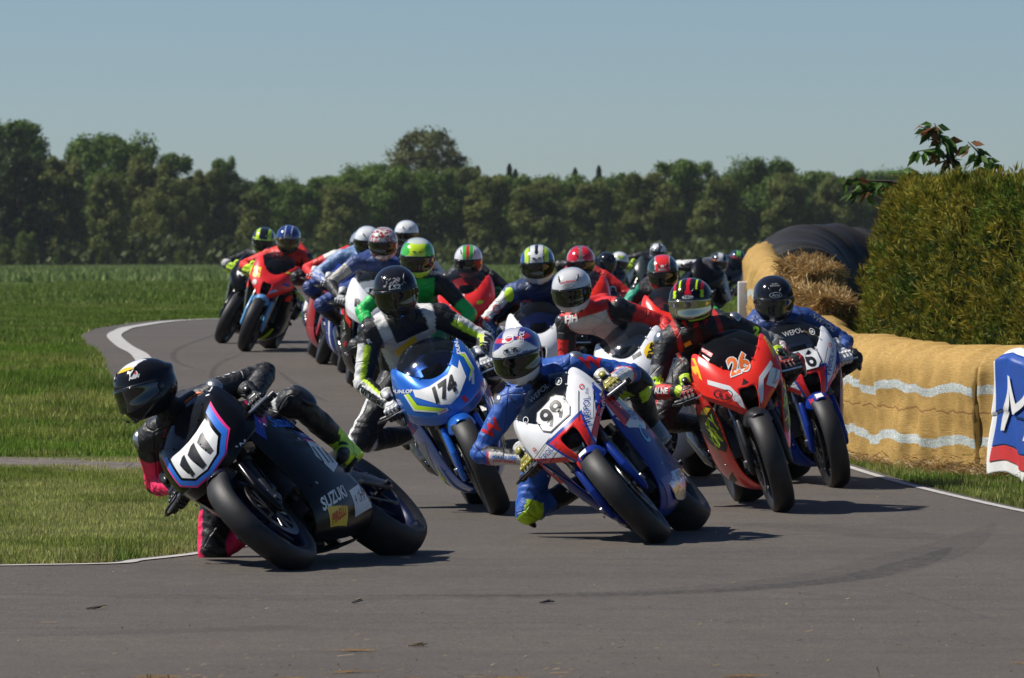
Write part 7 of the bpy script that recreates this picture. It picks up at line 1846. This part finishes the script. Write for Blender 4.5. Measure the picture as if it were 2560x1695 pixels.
art_part('side_stripes', [(PS([(.54, .68), (.40, .78), (.20, .74), (.22, .70), (.38, .72), (.50, .62)], lay=0, s=s), MNR) for s in (1, -1)] + [(PS([(.54, .90), (.2, .90), (.2, .76), (.40, .80), (.54, .72)], lay=0, s=s), MW) for s in (1, -1)] + [(LF(ring_bm(.03, .04, .008), .36, .63, s=s, lay=0), MW) for s in (1, -1)] + [(LF(TX(t_, .03, bold=.02), .32, z_, s=s, lay=0, rot=-20 * s), mm) for s in (1, -1) for t_, z_, mm in (('RACING', .54, MGY), ('MOTO', .46, MR), ('OIL', .38, MGY))], B)
nose_art(B, 'nG', [(TX('R', .07, bold=.05), -.15, .85, 0, 1, MK)])
B, Rr, J, M = duo('black superbike hidden behind the green and neon helmeted rider', 'person with plain white helmet, highest in the left group', (918, 811), -3, -5, (940, 541), (0, 12, -2), bike=dict(), rider=dict(suit=plain(W_, K), lid=lidWhite))
B, Rr, J, M = duo('dark green superbike hidden behind the rider of number 174', 'person in green and black leathers with neon green helmet behind number 174', (950, 1042), 0, -2, (965, 595), (0, 14, -2), bike=dict(body=paint('dark_green', (.01, .12, .04)), side=BLK), rider=dict(hi=True, vox=.011, suit=lambda nm, s, t, q, r: (GRN if ((nm == 'farm' and t < .45) or (nm == 'uarm' and t > .62) or (nm == 'torso' and abs(r.y) < .13 and q.z < .2)) else ((.45, .7, .03) if nm == 'neck' else K)), lid=lidGreen, elb={1: (-.2, .9, -.3), -1: (-.35, -1, -.25)}, vents=2))
B, Rr, J, M = duo('red superbike number 4 with neon edge left of centre', 'person in black leathers with green and red striped white helmet, left of centre', (1084, 903), 1, 2, (1083, 603), (2, 12, 0), bike=dict(kind='B', body=paint('neon_red', (.80, .03, .03)), side=paint('neon_red', (.80, .03, .03)), level=2, screen=(.6, .64, .68)), rider=dict(hi=True, vox=.011, suit=plain(K, K), lid=lidStripe, gl=gl((.02, .35, .06), (.02, .35, .06), (.02, .35, .06)), vents=1))
nose_art(B, 'nB', [(poly_bm([(-.06, -.05), (.05, -.05), (.07, .04), (-.06, .05)]), -.08, .86, 0, 0, MW), (TX('4', .085, bold=.05, shear=.1), -.07, .862, 5, 1, MNR), (poly_bm([(-.10, -.006), (.10, -.006), (.08, .018), (-.08, .018)]), 0, .935, 0, 1, MN), (oval_bm(.03, .016), .12, .83, 10, 1, MN), (PF([(.0, .69), (.045, .69), (.05, .74), (.03, .80), (.0, .81)], 'nB') and poly_bm([(-.03, -.04), (.03, -.04), (.02, .04), (-.02, .04)]), 0, .74, 0, 1, MK)])
